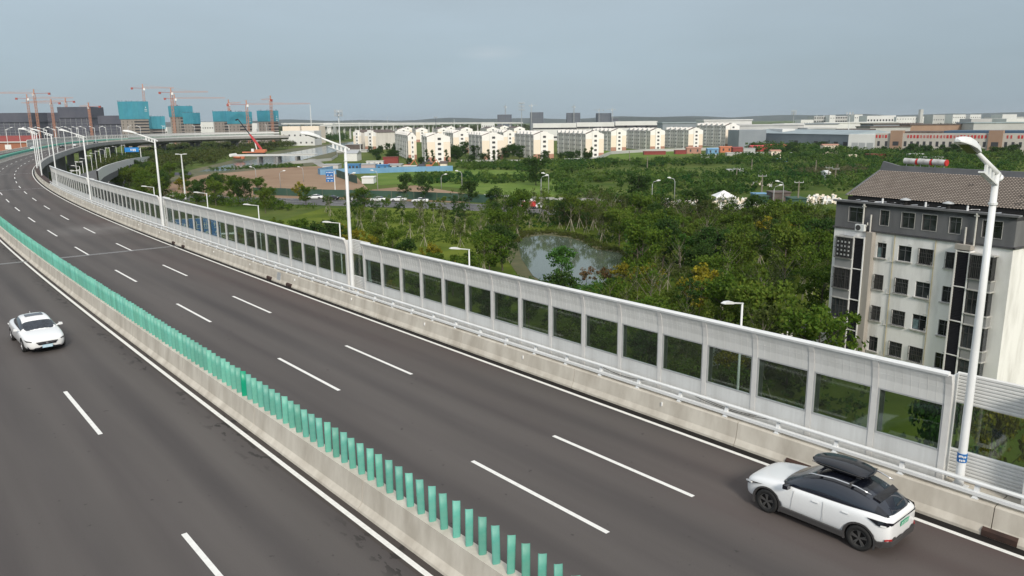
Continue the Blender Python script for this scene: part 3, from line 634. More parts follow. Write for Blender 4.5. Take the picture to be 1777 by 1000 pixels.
def holed_wall(L, z0, z1, holes, depth=.2):
    mb = MB(); xs = sorted({0, L} | {h[0] for h in holes} | {h[1] for h in holes}); zs = sorted({z0, z1} | {h[2] for h in holes} | {h[3] for h in holes})
    for i in range(len(xs) - 1):
        for j in range(len(zs) - 1):
            cx, cz = (xs[i] + xs[i + 1]) / 2, (zs[j] + zs[j + 1]) / 2
            if any(h[0] < cx < h[1] and h[2] < cz < h[3] for h in holes): continue
            mb.quad((xs[i], 0, zs[j]), (xs[i + 1], 0, zs[j]), (xs[i + 1], 0, zs[j + 1]), (xs[i], 0, zs[j + 1]))
    for a, b, c, d in holes:
        mb.quad((a, 0, c), (b, 0, c), (b, depth, c), (a, depth, c)); mb.quad((a, 0, d), (a, depth, d), (b, depth, d), (b, 0, d))
        mb.quad((a, 0, c), (a, depth, c), (a, depth, d), (a, 0, d)); mb.quad((b, 0, c), (b, 0, d), (b, depth, d), (b, depth, c))
    return mb
rows = [(zl(.26) - 2.8 * k, zl(-1.05) - 2.8 * k) for k in range(5)]
cols = [(4.34, 5.2), (6.28, 7.46), (8.1, 9.32), (10.35, 11.28)]
holes = [(a, b, lo_, hi_) for hi_, lo_ in rows[:4] for a, b in cols] + [(1.0, 2.3, zl(-1.15) - 2.8 * k, zl(.15) - 2.8 * k) for k in range(4)] + [(12.6, 13.5, zl(-1.3) - 2.8 * k, zl(.2) - 2.8 * k) for k in range(4)]
holes = [h for h in holes if h[2] > .2]
obj('wall', holed_wall(Lf, 0, Hw, holes), M['bwall'], bld)
gcols = [(1.33, 2.78), (4.37, 5.2), (6.32, 7.47), (8.12, 9.33), (10.35, 11.28), (12.9, 14.36)]
gh = [(a, b, zl(1.77), zl(3.07)) for a, b in gcols]
obj('attic_wall', holed_wall(Lf, Hw + .12, Hg, gh), M['bgrey'], bld)
mb = MB(); mb.box(-.12, Lf + .12, -.12, -.003, Hw - .04, Hw + .12); mb.box(Lf + .003, Lf + .12, -.12, 12, Hw - .04, Hw + .12); obj('band', mb, M['bdark'], bld, kind='stuff')
mb = MB(); mb.box(-.2, Lf + .2, -.25, .0, Hg, Hg + .16); obj('cornice', mb, M['bgrey'], bld)
D = 11.5                                             # depth of the block
def side(x, flip): 
    mb = MB(); mb.quad((x, 0, 0), (x, D, 0), (x, D, Hw), (x, 0, Hw)); return mb
obj('end_wall', side(Lf, 0), M['bwall'], bld); obj('end_wall', side(0, 1), M['bwall'], bld)
mb = MB(); mb.quad((0, D, 0), (Lf, D, 0), (Lf, D, Hg), (0, D, Hg)); obj('back_wall', mb, M['bwall'], bld)
for x in (0, Lf): mb = MB(); mb.quad((x, 0, Hw), (x, D, Hw), (x, D, Hg), (x, 0, Hg)); obj('attic_end', mb, M['bgrey'], bld)
mb = MB(); mb.box(0, Lf, .0, D, Hg - .3, Hg - .02); obj('gutter_floor', mb, M['bdark'], bld)
mb = MB(); mb.box(0.05, Lf - .05, .0, .85, Hg + .0, Hg + .10); obj('gutter', mb, M['flash'], bld)
# windows
def window(w, h, kind):
    root = bpy.data.objects.new('window', None); COL.objects.link(root); root.parent = bld
    g = MB(); g.box(0, w, .13, .15, 0, h); obj('pane', g, M['window'], root)
    f = MB(); t = .045
    for a, b, c, d in ((0, w, 0, t), (0, w, h - t, h), (0, t, t, h - t), (w - t, w, t, h - t), (w / 2 - .02, w / 2 + .02, t, h - t)): f.box(a, b, .08, .129, c, d)
    f.box(t, w - t, .082, .127, h * .68, h * .68 + .035)
    obj('frame', f, M['wframe'] if kind != 'black' else M['plastic'], root, kind='stuff')
    if kind == 'sheer': c = MB(); c.box(t, w * .42, .105, .128, t, h * .66); obj('curtain', c, M['curtain'], root)
    return root
for k, (hi_, lo_) in enumerate(rows[:4]):
    for ci, (a, b) in enumerate(cols):
        if lo_ < .2: continue
        wn_ = window(b - a, hi_ - lo_, random.choice(('plain', 'black', 'plain', 'sheer'))); wn_.location = (a, 0, lo_)
        s_ = MB(); s_.box(-.12, b - a + .12, -.14, -.003, -.09, 0.0); obj('sill', s_, M['sill'], wn_)
        if (k, ci) in ((0, 2), (0, 3), (1, 0), (1, 1), (2, 1), (3, 1), (3, 2), (2, 0)):
            gmb = MB(); w = b - a; h = hi_ - lo_
            for j in range(9): gmb.bar((w * j / 8, -.12, .0), (w * j / 8, -.12, h), .022)
            for z in (0, h / 2, h): gmb.bar((0, -.12, z), (w, -.12, z), .03); gmb.bar((0, -.12, z), (0, 0, z), .02); gmb.bar((w, -.12, z), (w, 0, z), .02)
            obj('window_grille', gmb, M['plastic'], wn_, kind='stuff')
        else:
            h = hi_ - lo_; e = MB(); e.bar((b - a - .15, -.3, h + .22), (b - a - .15, .02, h + .16), .05); obj('flue', e, M['galv'], wn_)
for i, (a, b) in enumerate(gcols):
    wn_ = window(b - a, 1.3, 'black' if i % 2 else 'plain'); wn_.location = (a, 0, zl(1.77))
    tr = MB(); t = .03; w = b - a
    for q in ((-t, 0, -t, 1.3 + t), (w, w + t, -t, 1.3 + t), (0, w, -t, 0), (0, w, 1.3, 1.3 + t)): tr.box(q[0], q[1], -.03, .0, q[2], q[3])
    obj('window_trim', tr, M['sill'], wn_, kind='stuff')
# projecting balcony bays, four storeys each
def bay(x0, x1, wrap, label):
    b = bpy.data.objects.new('balcony_bay', None); COL.objects.link(b); b.parent = bld; b['label'] = label
    for k in range(4):
        zt, zb = zl(.42) - 2.8 * k, zl(-1.42) - 2.8 * k
        if zb < .3: break
        yy = -.62
        w = MB(); w.box(x0 + .05, x1 - .05, yy + .03, yy + .06, zb, zt); 
        if wrap: w.box(x1 - .09, x1 - .06, yy + .07, -.02, zb, zt)
        w.box(x0 + .06, x0 + .09, yy + .07, -.02, zb, zt)
        o = obj('bay_window', w, M['window'], b, kind='stuff')
        f = MB(); nx = 4
        for j in range(nx + 1): xx = x0 + .05 + (x1 - x0 - .1) * j / nx; f.box(xx - .025, xx + .025, yy, yy + .028, zb, zt)
        f.box(x0, x1, yy, yy + .028, zb + (zt - zb) * .62, zb + (zt - zb) * .62 + .05)
        obj('bay_frame', f, M['plastic'], b, kind='stuff')
        sl_ = MB(); sl_.box(x0 - .06, x1 + .06, yy - .08, -.01, zt, zt + .10); sl_.box(x0 - .06, x1 + .06, yy - .08, -.01, zb - .10, zb); obj('bay_slab', sl_, M['sill'], b, kind='stuff')
        p = MB(); p.box(x0, x1, yy, -.01, zb - .96, zb - .10); obj('bay_parapet', p, M['bpanel'], b)
        if (x0 < 3 and k in (0, 1, 3)) or (x0 > 3 and k == 0):
            gm = MB(); n_ = 12
            for j in range(n_ + 1): xx = x0 - .04 + (x1 - x0 + .08) * j / n_; gm.bar((xx, yy - .16, zb), (xx, yy - .16, zt), .022)
            for z in (zb, (zb + zt) / 2, zt): gm.bar((x0 - .04, yy - .16, z), (x1 + .04, yy - .16, z), .03)
            for xx in (x0 - .04, x1 + .04):
                for z in (zb, zt): gm.bar((xx, yy - .16, z), (xx, 0, z), .03)
                for q in range(4): gm.bar((xx, yy - .16 + .14 * q, zb), (xx, yy - .16 + .14 * q, zt), .02)
            obj('bay_grille', gm, M['plastic'], b, kind='stuff')
        if x0 < 3 and k == 0:
            c = MB()
            for j in range(16): cx_ = x0 + .15 + (j % 4) * .36; c.box(cx_, cx_ + .16, yy - .012, yy - .004, zb + .2 + (j // 4) * .38, zb + .36 + (j // 4) * .38)
            obj('patterned_curtain', c, M['white'], b, kind='stuff')
        if x0 < 3 and k == 3: c = MB(); c.box(x0 + .15, x1 - .5, yy - .012, yy - .004, zb + .1, zb + .7); obj('teal_board', c, M['curtain'], b)
bay(.72, 2.34, False, 'left balcony bay with barred windows and one patterned curtain'); bay(12.66, 14.3, True, 'right balcony bay with glazed corner windows')
def louvre_strip(x0, x1, label):
    b = bpy.data.objects.new('louvre_strip', None); COL.objects.link(b); b.parent = bld; b['label'] = label
    fr = MB(); fr.box(x0 - .10, x0, -.62, -.01, .3, Hw - .5); fr.box(x1, x1 + .10, -.62, -.01, .3, Hw - .5)
    for k in range(5):
        z = zl(.58) - 2.8 * k - (.0 if k else 0)
        if z > .3: fr.box(x0, x1, -.60, -.01, z - .08, z)
    obj('louvre_frame', fr, M['bwall'], b, kind='stuff')
    bk = MB(); bk.box(x0, x1, -.42, -.40, .3, Hw - .6); obj('louvre_back', bk, M['dark'], b)
    lv = MB(); z = .35
    while z < Hw - .65: lv.add([(x0, -.56, z), (x1, -.56, z), (x1, -.44, z + .08), (x0, -.44, z + .08), (x0, -.55, z - .012), (x1, -.55, z - .012), (x1, -.43, z + .068), (x0, -.43, z + .068)], [(0, 1, 2, 3), (5, 4, 7, 6), (0, 4, 5, 1), (2, 6, 7, 3)]); z += .13
    obj('blade', lv, M['louvre'], b, kind='stuff')
louvre_strip(2.5, 3.42, 'black louvred strip beside the left balcony bay'); louvre_strip(11.5, 12.44, 'black louvred strip beside the right balcony bay')
mb = MB(); mb.box(3.53, 4.15, -.55, -.01, .1, Hw + .12 - .14); obj('beige_column', mb, M['beige'], bld)
mb = MB(); mb.box(11.3, 12.5, -.62, -.01, Hw - .45, Hw - .06); obj('box_gutter', mb, M['beige'], bld)
for k in range(4):
    for s0, s1 in ((0, 0),): pass
for x in (5.92, 9.46):
    p = MB(); p.tube([(x, -.06, 0), (x, -.06, Hw)], .028, 6)
    obj('gas_pipe', p, M['yellowpipe'], bld)
    for k in range(4): q = MB(); z = zl(-1.25) - 2.8 * k; q.tube([(x - .35, -.07, z), (x, -.07, z + .02)], .03, 6); q.tube([(x - .2, -.07, z), (x - .2, -.07, z + .5)], .018, 5); obj('gas_branch', q, M['pvc'], bld, kind='stuff')
for x, z0, z1, lab_ in ((2.9, zl(1.6), zl(3.3), 'white drain pipe left of the attic windows'), (12.49, zl(1.0), zl(3.4), 'white drain pipe right of the attic windows'), (3.64, zl(1.1), zl(2.6), None), (11.77, zl(1.0), zl(2.4), None)):
    p = MB(); p.tube([(x, -.16, z0), (x, -.16, z1)], .07, 8)
    if lab_: p.tube([(x, -.16, z1), (x, -.16, z1 + .18)], .11, 8); p.bar((x - .18, -.16, z1 - .05), (x + .18, -.16, z1 - .05), .1)
    o = obj('drain_pipe', p, M['pvc'], bld, kind='stuff')
    if lab_: o['label'] = lab_
ac = bpy.data.objects.new('air_conditioner', None); COL.objects.link(ac); ac.parent = bld; ac.location = (2.62, -.5, zl(1.16))
c = MB(); c.box(0, .85, -.32, .0, 0, .58); obj('casing', c, M['white_steel'], ac)
c = MB(); c.tube([(.3, -.325, .29), (.3, -.335, .29)], .24, 18); c.tube([(.3, -.336, .29), (.3, -.342, .29)], .07, 10); obj('fan_guard', c, M['plastic'], ac, kind='stuff')
c = MB(); c.bar((.1, -.3, -.04), (.1, .4, -.04), .05); c.bar((.75, -.3, -.04), (.75, .4, -.04), .05); obj('support_bracket', c, M['rust'], ac, kind='stuff')
c = MB(); c.tube([(.85, -.1, .3), (1.0, -.1, .6), (.9, .1, .75), (.8, .35, .5)], .035, 6); obj('hose', c, M['pvc'], ac)
# right end wall has two windows
for k in range(4):
    z = zl(-1.1) - 2.8 * k
    if z < .3: break
    w = MB(); w.box(Lf + .002, Lf + .03, 5.2, 6.4, z, z + 1.3); obj('side_window', w, M['window'], bld)
# tiled roof: stepped courses with rounded pans
E0, R0 = (.85, zl(3.97)), (5.6, zl(6.0))
nc, nt = 19, 62; V = []; Fq = []
x0r, x1r = .35, Lf + .1
for i in range(nc):
    for edge in (0, 1):
        f_ = (i + edge) / nc
        y = E0[0] + (R0[0] - E0[0]) * f_; z = E0[1] + (R0[1] - E0[1]) * f_ + (.0 if edge == 0 else .0) + (0 if edge else .10)
        for j in range(nt * 4 + 1):
            ph = j / 4.0; V.append((x0r + (x1r - x0r) * j / (nt * 4), y + (.01 if edge else -.02), z + .035 * math.sin(2 * math.pi * ph + (math.pi * .0)) + random.uniform(-.006, .006)))
W_ = nt * 4 + 1
for i in range(2 * nc - 1):
    for j in range(W_ - 1): a = i * W_ + j; Fq.append((a, a + 1, a + W_ + 1, a + W_))
M['riser_shade'] = mat('tile_riser_shade', (.115, .098, .085), .95)  # riser faces: shade and dirt between tile courses, painted as a darker colour
tm = tri_mesh('roof_tiles', V, Fq, M['tile']); tm.materials.append(M['riser_shade'])
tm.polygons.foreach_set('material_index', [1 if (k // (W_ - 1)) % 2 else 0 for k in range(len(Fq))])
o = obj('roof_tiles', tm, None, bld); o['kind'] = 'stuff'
mb = MB(); mb.quad((x0r, D - .6, E0[1] - .1), (x1r, D - .6, E0[1] - .1), (x1r, R0[0] + .2, R0[1]), (x0r, R0[0] + .2, R0[1])); obj('back_slope', mb, M['tile'], bld)
for x in (x0r + .02, x1r - .02): mb = MB(); mb.poly([(x, E0[0], E0[1] - .5), (x, R0[0], R0[1] - .06), (x, D - .6, E0[1] - .5)]); obj('gable_end', mb, M['bgrey'], bld)
mb = MB(); mb.box(x0r + .1, x1r, E0[0] + .1, E0[0] + .16, E0[1] - .5, E0[1] - .02); obj('eave_board', mb, M['dark'], bld)
mb = MB(); mb.prism([(x0r - .1, R0[1] - .1), (x1r + .1, R0[1] - .1), (x1r + .1, R0[1] + .48), (x0r + 1.8, R0[1] + .52), (x0r + .2, R0[1] + .88)], 'y', R0[0], R0[0] + .25); obj('ridge_wall', mb, M['ridge'], bld)
mb = MB(); mb.bar((x0r, E0[0] - .05, E0[1] + .05), (x0r, R0[0], R0[1] + .06), .2, .06); obj('verge', mb, M['ridge'], bld)
for x, f_ in ((14.2, .12), (14.9, .11), (13.9, .35), (9.4, .62), (14.6, .7)):
    mb = MB(); y = E0[0] + (R0[0] - E0[0]) * f_; z = E0[1] + (R0[1] - E0[1]) * f_ + .07
    mb.quad((x, y, z), (x + .5, y + .05, z + .03), (x + .42, y + .3, z + .14), (x + .08, y + .25, z + .12)); obj('roof_patch', mb, M['tile_dark'], bld)
for i in range(26):                                   # rags, film and lids lying in the gutter
    mb = MB(); x = random.uniform(.4, 14.6); y = random.uniform(-.1, .75); w = random.uniform(.15, .8); d = random.uniform(.1, .28); z = Hg + .17 + random.random() * .04
    mb.add([(x, y, z), (x + w, y + .05, z + .03), (x + w * .9, y + d, z + .08), (x + .05, y + d * .8, z + .04)], [(0, 1, 2, 3)]); mb.add([(x, y, z - .05), (x + w, y + .05, z - .05)], [])
    obj('gutter_debris', mb, random.choice([M['flash'], M['dark'], M['white'], M['flash'], M['bdark']]), bld)
for x in (6.3, 9.9):
    v_ = bpy.data.objects.new('roof_vent', None); COL.objects.link(v_); v_.parent = bld; v_.location = (x, .35, Hg + .15)
    c = MB(); c.tube([(0, 0, 0), (0, 0, .4)], .16, 10); obj('vent_stack', c, M['dark'], v_)
    c = MB(); c.tube([(0, 0, .4), (0, 0, .46), (0, 0, .58)], [.44, .42, .1], 16); obj('vent_cap', c, M['galv'], v_, smooth=True)
for x, y in ((4.4, .1), (8.2, .1), (11.6, .05)):
    c = MB(); c.tube([(x, y, Hg + .1), (x, y, Hg + .55)], .08, 8); obj('short_stack', c, M['white_steel'], bld)
M['dirtwhite'] = mat('dirty_white', (.60, .60, .60), .6, c2=(.35, .34, .33), scale=1.5)
M['redcap'] = mat('red_cap', (.50, .03, .03), .5)
for i in range(3):
    x = 1.95 + i * 1.32 + .95; ang = BA; ly = R0[0] + .5; lx = 2.35 + i * 1.33
    wx = 29.5 + lx * math.cos(BA) - ly * math.sin(BA); wy = 70 + lx * math.sin(BA) + ly * math.cos(BA)
    t = thing('solar_water_tank', ('leftmost white and red solar water tank on the brown tiled roof', 'middle white and red solar water tank on the brown tiled roof', 'rightmost white solar water tank with a red end cap on the tiled roof')[i], 'water tank', (wx, wy, R0[1] + G + .42), BA, 'solar water tanks on the roof ridge')
    c = MB(); c.tube([(0, 0, .55), (1.12, 0, .5)], .26, 16); obj('tank', c, M['dirtwhite'], t, smooth=False)
    c = MB(); c.tube([(1.12, 0, .5), (1.24, 0, .495)], .275, 16); obj('end_cap', c, M['redcap'], t)
    c = MB(); c.bar((.2, 0, -.42), (.2, 0, .3), .05); obj('stand_leg', c, M['galv'], t); c = MB(); c.bar((1.0, 0, -.42), (1.0, 0, .3), .05); obj('stand_leg', c, M['galv'], t)
# perimeter wall left of the block
pw = thing('boundary_wall', 'low white boundary wall with dark coping left of the apartment block', 'wall', (0, 0, 0))
a_, b_ = Vector(P(1340, 576, G + 2.3)), Vector(P(1462, 555, G + 2.3)); dd = (b_ - a_); n_ = 5; u_ = dd.normalized(); a_ = a_ - u_ * 8; dd = b_ - a_
mb = MB(); mb.bar((*a_, G + 1.1), (*b_, G + 1.1), .24, 2.2); obj('wall_face', mb, M['bwall'], pw)
mb = MB(); mb.bar((*(a_ - u_ * .1), G + 2.28), (*(b_ + u_ * .1), G + 2.28), .5, .16); mb.bar((*a_, G + 2.38), (*b_, G + 2.38), .2, .1); obj('coping', mb, M['bdark'], pw, kind='stuff')
k = 0
while k * 3.2 < dd.length:
    q = a_ + u_ * (k * 3.2); mb = MB(); mb.box(q.x - .16, q.x + .16, q.y - .26, q.y + .1, G, G + 2.2); obj('pilaster', mb, M['dark'], pw)
    q2 = q + u_ * 1.6; mb = MB(); nn = Vector((u_.y, -u_.x)) * .135
    for (da, za), (db, zb) in (((-.6, .9), (.6, .9)), ((.6, .9), (.6, 1.8)), ((.6, 1.8), (-.6, 1.8)), ((-.6, 1.8), (-.6, .9)), ((-.6, 1.8), (.6, .9)), ((-.6, 1.35), (.1, .9)), ((-.1, 1.8), (.6, 1.35))):
        p1, p2 = q2 + u_ * da + nn, q2 + u_ * db + nn; mb.bar((*p1, G + za), (*p2, G + zb), .03)
    obj('tracery', mb, M['plastic'], pw, kind='stuff'); k += 1

# ------------------------------------------------------------------ vehicles
def loft(sts, m, name, parent, mats=None, midx=None, sub=1, loc=(0, 0, 0), smooth=True, cut=None, keep_cut_mat=True):
    # sts: list of (x, ring) ; ring = list of (y, z) for the +y half, bottom centre -> top centre
    vs = []; fs = []; mi = []; n = len(sts[0][1]); full = 2 * n - 2
    for x, ring in sts:
        for y, z in ring: vs.append((x, y, z))
        for y, z in ring[-2:0:-1]: vs.append((x, -y, z))
    for i in range(len(sts) - 1):
        for k in range(full):
            fs.append((i * full + k, i * full + (k + 1) % full, (i + 1) * full + (k + 1) % full, (i + 1) * full + k))
            kk = k if k < n - 1 else 2 * n - 3 - k
            mi.append(midx(i, kk) if midx else 0)
    fs.append(tuple(range(full))[::-1]); mi.append(0); fs.append(tuple((len(sts) - 1) * full + k for k in range(full))); mi.append(0)
    fs = [f[::-1] for f in fs]
    me = bpy.data.meshes.new(name); me.from_pydata(vs, [], fs)
    for mm in (mats or [m]): me.materials.append(mm)
    me.polygons.foreach_set('material_index', mi); me.polygons.foreach_set('use_smooth', [smooth] * len(fs)); me.update()
    o = bpy.data.objects.new(name, me); COL.objects.link(o)
    mods = []
    if sub: q = o.modifiers.new('s', 'SUBSURF'); q.levels = q.render_levels = sub
    cutters = []
    if cut:
        for cx_, cz_, r_, ya, yb in cut:
            c = MB(); nn = 28
            c.add([(cx_ + r_ * math.cos(2 * math.pi * k / nn), y, cz_ + r_ * math.sin(2 * math.pi * k / nn)) for y in (ya, yb) for k in range(nn)], [tuple(range(nn))[::-1], tuple(range(nn, 2 * nn))] + [(k, (k + 1) % nn, nn + (k + 1) % nn, nn + k) for k in range(nn)])
            cm = c.mesh('c', M['plastic']); co = bpy.data.objects.new('c', cm); COL.objects.link(co); cutters.append(co)
            import bmesh; bmm = bmesh.new(); bmm.from_mesh(cm); bmesh.ops.recalc_face_normals(bmm, faces=bmm.faces); bmm.to_mesh(cm); bmm.free()
            bo = o.modifiers.new('b', 'BOOLEAN'); bo.object = co; bo.operation = 'DIFFERENCE'; bo.solver = 'EXACT'; bo.material_mode = 'TRANSFER'
    dg = bpy.context.evaluated_depsgraph_get(); me2 = bpy.data.meshes.new_from_object(o.evaluated_get(dg)); me2.name = name
    o.modifiers.clear(); o.data = me2
    for c in cutters: bpy.data.objects.remove(c)
    o.parent = parent; o.location = loc; return o
def wheel(parent, x, y, r, w, rimm, ns=5, double=True):
    t = bpy.data.objects.new('wheel', None); COL.objects.link(t); t.parent = parent; t.location = (x, y, r); s = 1 if y > 0 else -1
    a = MB(); nn = 32; prof_ = [(r * .64, -w / 2), (r * .93, -w / 2), (r, -w / 2 + .03), (r, w / 2 - .03), (r * .93, w / 2), (r * .64, w / 2), (r * .62, w / 2 - .04)]
    vs = [(p * math.cos(2 * math.pi * k / nn), q * s, p * math.sin(2 * math.pi * k / nn)) for p, q in prof_ for k in range(nn)]
    a.add(vs, [(i * nn + k, i * nn + (k + 1) % nn, (i + 1) * nn + (k + 1) % nn, (i + 1) * nn + k) for i in range(len(prof_) - 1) for k in range(nn)]); obj('tyre', a, M['tyre'], t, smooth=True)
    b = MB(); 
    vs = [(p * math.cos(2 * math.pi * k / nn), q * s, p * math.sin(2 * math.pi * k / nn)) for p, q in ((r * .66, w / 2 - .01), (r * .61, w / 2 - .005), (r * .59, w / 2 - .06)) for k in range(nn)]
    b.add(vs, [(i * nn + k, i * nn + (k + 1) % nn, (i + 1) * nn + (k + 1) % nn, (i + 1) * nn + k) for i in range(2) for k in range(nn)])
    b.add([(0, (w / 2 - .02) * s, 0)] + [(r * .12 * math.cos(2 * math.pi * k / 12), (w / 2 - .025) * s, r * .12 * math.sin(2 * math.pi * k / 12)) for k in range(12)], [(0, 1 + k, 1 + (k + 1) % 12) for k in range(12)])
    for k in range(ns):
        for dd_ in ((-.13, .13) if double else (0,)):
            t0 = 2 * math.pi * k / ns + .3; b.bar((math.cos(t0) * r * .08, (w / 2 - .035) * s, math.sin(t0) * r * .08), (math.cos(t0 + dd_) * r * .62, (w / 2 - .02) * s, math.sin(t0 + dd_) * r * .62), .028 if double else .06, .03, up=(0, 1, 0))
    obj('rim', b, rimm, t, kind='stuff')
    d = MB(); d.tube([(0, -.06 * s, 0), (0, (w / 2 - .075) * s, 0)], r * .6, 20); obj('brake_disc', d, M['dark'], t)
    return t

def ring(w, zb, zm, zs, zt, tw, crown=.02): return [(0, zb), (w * .80, zb), (w * .955, zb + .07), (w, zm), (w * .985, zs), (w * tw, zt), (w * tw * .6, zt + crown), (0, zt + crown * 1.4)]
# --- white crossover with black roof and roof box: x forward
suv = thing('suv', 'white crossover suv with black roof and black roof box driving away in the right lane', 'car')
st = [(2.17, ring(.50, .34, .46, .56, .64, .8)), (2.13, ring(.68, .27, .48, .66, .74, .85)), (2.02, ring(.80, .23, .50, .74, .82, .88)), (1.80, ring(.875, .21, .52, .80, .895, .86)), (1.33, ring(.915, .21, .54, .86, .965, .84)),
      (.90, ring(.915, .21, .55, .90, 1.01, .86)), (.2, ring(.905, .21, .56, .93, 1.03, .90)), (-.6, ring(.905, .21, .58, .95, 1.06, .90)), (-1.28, ring(.925, .22, .60, .97, 1.09, .88)), (-1.62, ring(.90, .25, .62, .97, 1.09, .86)),
      (-1.83, ring(.84, .30, .66, .96, 1.06, .84)), (-1.95, ring(.76, .36, .66, .92, 1.0, .84)), (-1.99, ring(.64, .42, .66, .87, .93, .84))]
bodyo = loft(st, None, 'body', suv, mats=[M['carwhite'], M['plastic']], midx=lambda i, k: 1 if k <= 1 else 0, sub=2, cut=[(1.35, .345, .395, .60, 1.2), (1.35, .345, .395, -1.2, -.60), (-1.28, .345, .395, .60, 1.2), (-1.28, .345, .395, -1.2, -.60)])
def gh_ring(wb, zb, wr, zr): return [(0, zb - .1), (wb * .9, zb - .1), (wb, zb), (wb * .5 + wr * .5 + .015, (zb + zr) / 2), (wr, zr - .075), (wr * .86, zr - .015), (wr * .45, zr + .005), (0, zr + .01)]
gs = [(1.08, gh_ring(.70, .99, .60, 1.04)), (.86, gh_ring(.80, 1.0, .66, 1.14)), (.45, gh_ring(.825, 1.01, .66, 1.37)), (.10, gh_ring(.83, 1.03, .645, 1.52)), (-.3, gh_ring(.83, 1.04, .635, 1.575)), (-.85, gh_ring(.83, 1.06, .62, 1.55)),
      (-1.25, gh_ring(.80, 1.07, .59, 1.46)), (-1.55, gh_ring(.75, 1.08, .56, 1.33)), (-1.80, gh_ring(.70, 1.05, .55, 1.15)), (-1.9, gh_ring(.64, 1.01, .53, 1.06))]
loft(gs, None, 'cabin', suv, mats=[M['carblack'], M['windscreen'], M['carglass']], midx=lambda i, k: 1 if (i <= 1 and k >= 4) else (2 if k in (2, 3) and 1 <= i <= 6 else (2 if i >= 6 and k >= 4 else 0)), sub=2)
for s in (1, -1):
    r_ = MB(); r_.tube([(.35, .70 * s, 1.455), (.2, .69 * s, 1.535), (-.4, .665 * s, 1.60), (-1.0, .645 * s, 1.585), (-1.38, .62 * s, 1.50)], [.014, .02, .02, .02, .012], 8); obj('roof_rail', r_, M['chrome'], suv, smooth=True)
    tl = MB(); tl.prism([(.83, 1.03), (.885, .985), (.89, .90), (.70, .885), (.52, .93), (.60, .97)], 'x', -2.165, -2.0)
    L_ = obj('tail_light', MB().add([(-1.42, .905 * s, 1.00), (-1.72, .895 * s, .875), (-1.90, .80 * s, .86), (-1.995, .62 * s, .89), (-1.985, .62 * s, .945), (-1.88, .80 * s, .99), (-1.7, .87 * s, 1.0)], [(0, 1, 5, 6) if s > 0 else (6, 5, 1, 0), (1, 2, 5) if s > 0 else (5, 2, 1), (2, 3, 4, 5) if s > 0 else (5, 4, 3, 2)]), M['carblack'], suv)
    w_ = MB(); w_.bar((-1.78, .882 * s, .885), (-1.90, .81 * s, .875), .03, .028); obj('light_strip', w_, M['white'], L_)
    hl = MB(); hl.add([(2.07, .79 * s, .72), (1.72, .905 * s, .80), (1.45, .925 * s, .83), (1.72, .912 * s, .765), (2.02, .825 * s, .655), (2.12, .70 * s, .66), (2.14, .66 * s, .71)], [tuple(range(7)) if s < 0 else tuple(range(7))[::-1]]); H_ = obj('headlight', hl, M['carblack'], suv)
    w_ = MB(); w_.bar((2.10, .75 * s, .69), (1.86, .875 * s, .735), .05, .03); obj('light_unit', w_, M['white'], H_)
    mr = MB(); mr.tube([(.72, .80 * s, 1.02), (.74, .93 * s, 1.02)], .03, 8); mr.add([(.80, .90 * s, .98), (.80, 1.08 * s, .99), (.80, 1.08 * s, 1.11), (.80, .90 * s, 1.12), (.66, .90 * s, .98), (.66, 1.07 * s, 1.0), (.66, 1.07 * s, 1.10), (.66, .90 * s, 1.12)], [(0, 1, 2, 3), (7, 6, 5, 4), (0, 4, 5, 1), (1, 5, 6, 2), (2, 6, 7, 3), (3, 7, 4, 0)]); obj('wing_mirror', mr, M['carblack'], suv)
    dh = MB(); dh.bar((.02, .912 * s, .875), (-.16, .912 * s, .88), .02, .025); obj('door_handle', dh, M['carwhite'], suv); dh = MB(); dh.bar((-.80, .915 * s, .90), (-.98, .918 * s, .905), .02, .025); obj('door_handle', dh, M['carwhite'], suv)
    for xs_ in ((.62, .60, .56), (-.30, -.28, -.27)):
        g_ = MB(); g_.bar((xs_[0], .906 * s, .36), (xs_[1], .912 * s, .70), .006, .008); g_.bar((xs_[1], .912 * s, .70), (xs_[2], .886 * s, .96), .006, .008); obj('door_seam', g_, M['galv'], suv, kind='stuff')
    cl = MB(); 
    for cx_ in (1.35, -1.28):
        nn = 16; pts = []
        for k in range(nn + 1):
            a = math.pi * (-.12 + 1.24 * k / nn)
            for rr_, yy in ((.385, .918), (.44, .922), (.385, .86)): pts.append((cx_ + rr_ * math.cos(a), yy * s, .345 + rr_ * math.sin(a)))
        cl.add(pts, [(3 * k, 3 * k + 1, 3 * k + 4, 3 * k + 3) for k in range(nn)] + [(3 * k, 3 * k + 3, 3 * k + 5, 3 * k + 2) for k in range(nn)])
    obj('arch_trim', cl, M['plastic'], suv, kind='stuff')
    sk = MB(); sk.prism([(.80, .20), (.925, .22), (.925, .36), (.90, .38)], 'x', -.86, .93); sk.v = [(x, y * s, z) for x, y, z in sk.v]; obj('side_skirt', sk, M['plastic'], suv)
    for x in (1.35, -1.28): wheel(suv, x, .80 * s, .345, .225, M['rim_dark'])
b_ = MB(); b_.add([(x + .19, y * .985, z) for x, y, z in [(-2.19, -.62, .30), (-2.19, .62, .30), (-2.0, .85, .27), (-2.0, -.85, .27), (-2.20, -.66, .44), (-2.20, .66, .44), (-2.07, .87, .46), (-2.07, -.87, .46), (-1.84, .915, .30), (-1.84, -.915, .30), (-1.84, .93, .42), (-1.84, -.93, .42)]],
    [(0, 4, 5, 1), (1, 5, 6, 2), (2, 6, 10, 8), (0, 3, 7, 4), (3, 9, 11, 7), (4, 7, 6, 5), (7, 11, 10, 6), (0, 1, 2, 3)]); obj('rear_bumper', b_, M['plastic'], suv)
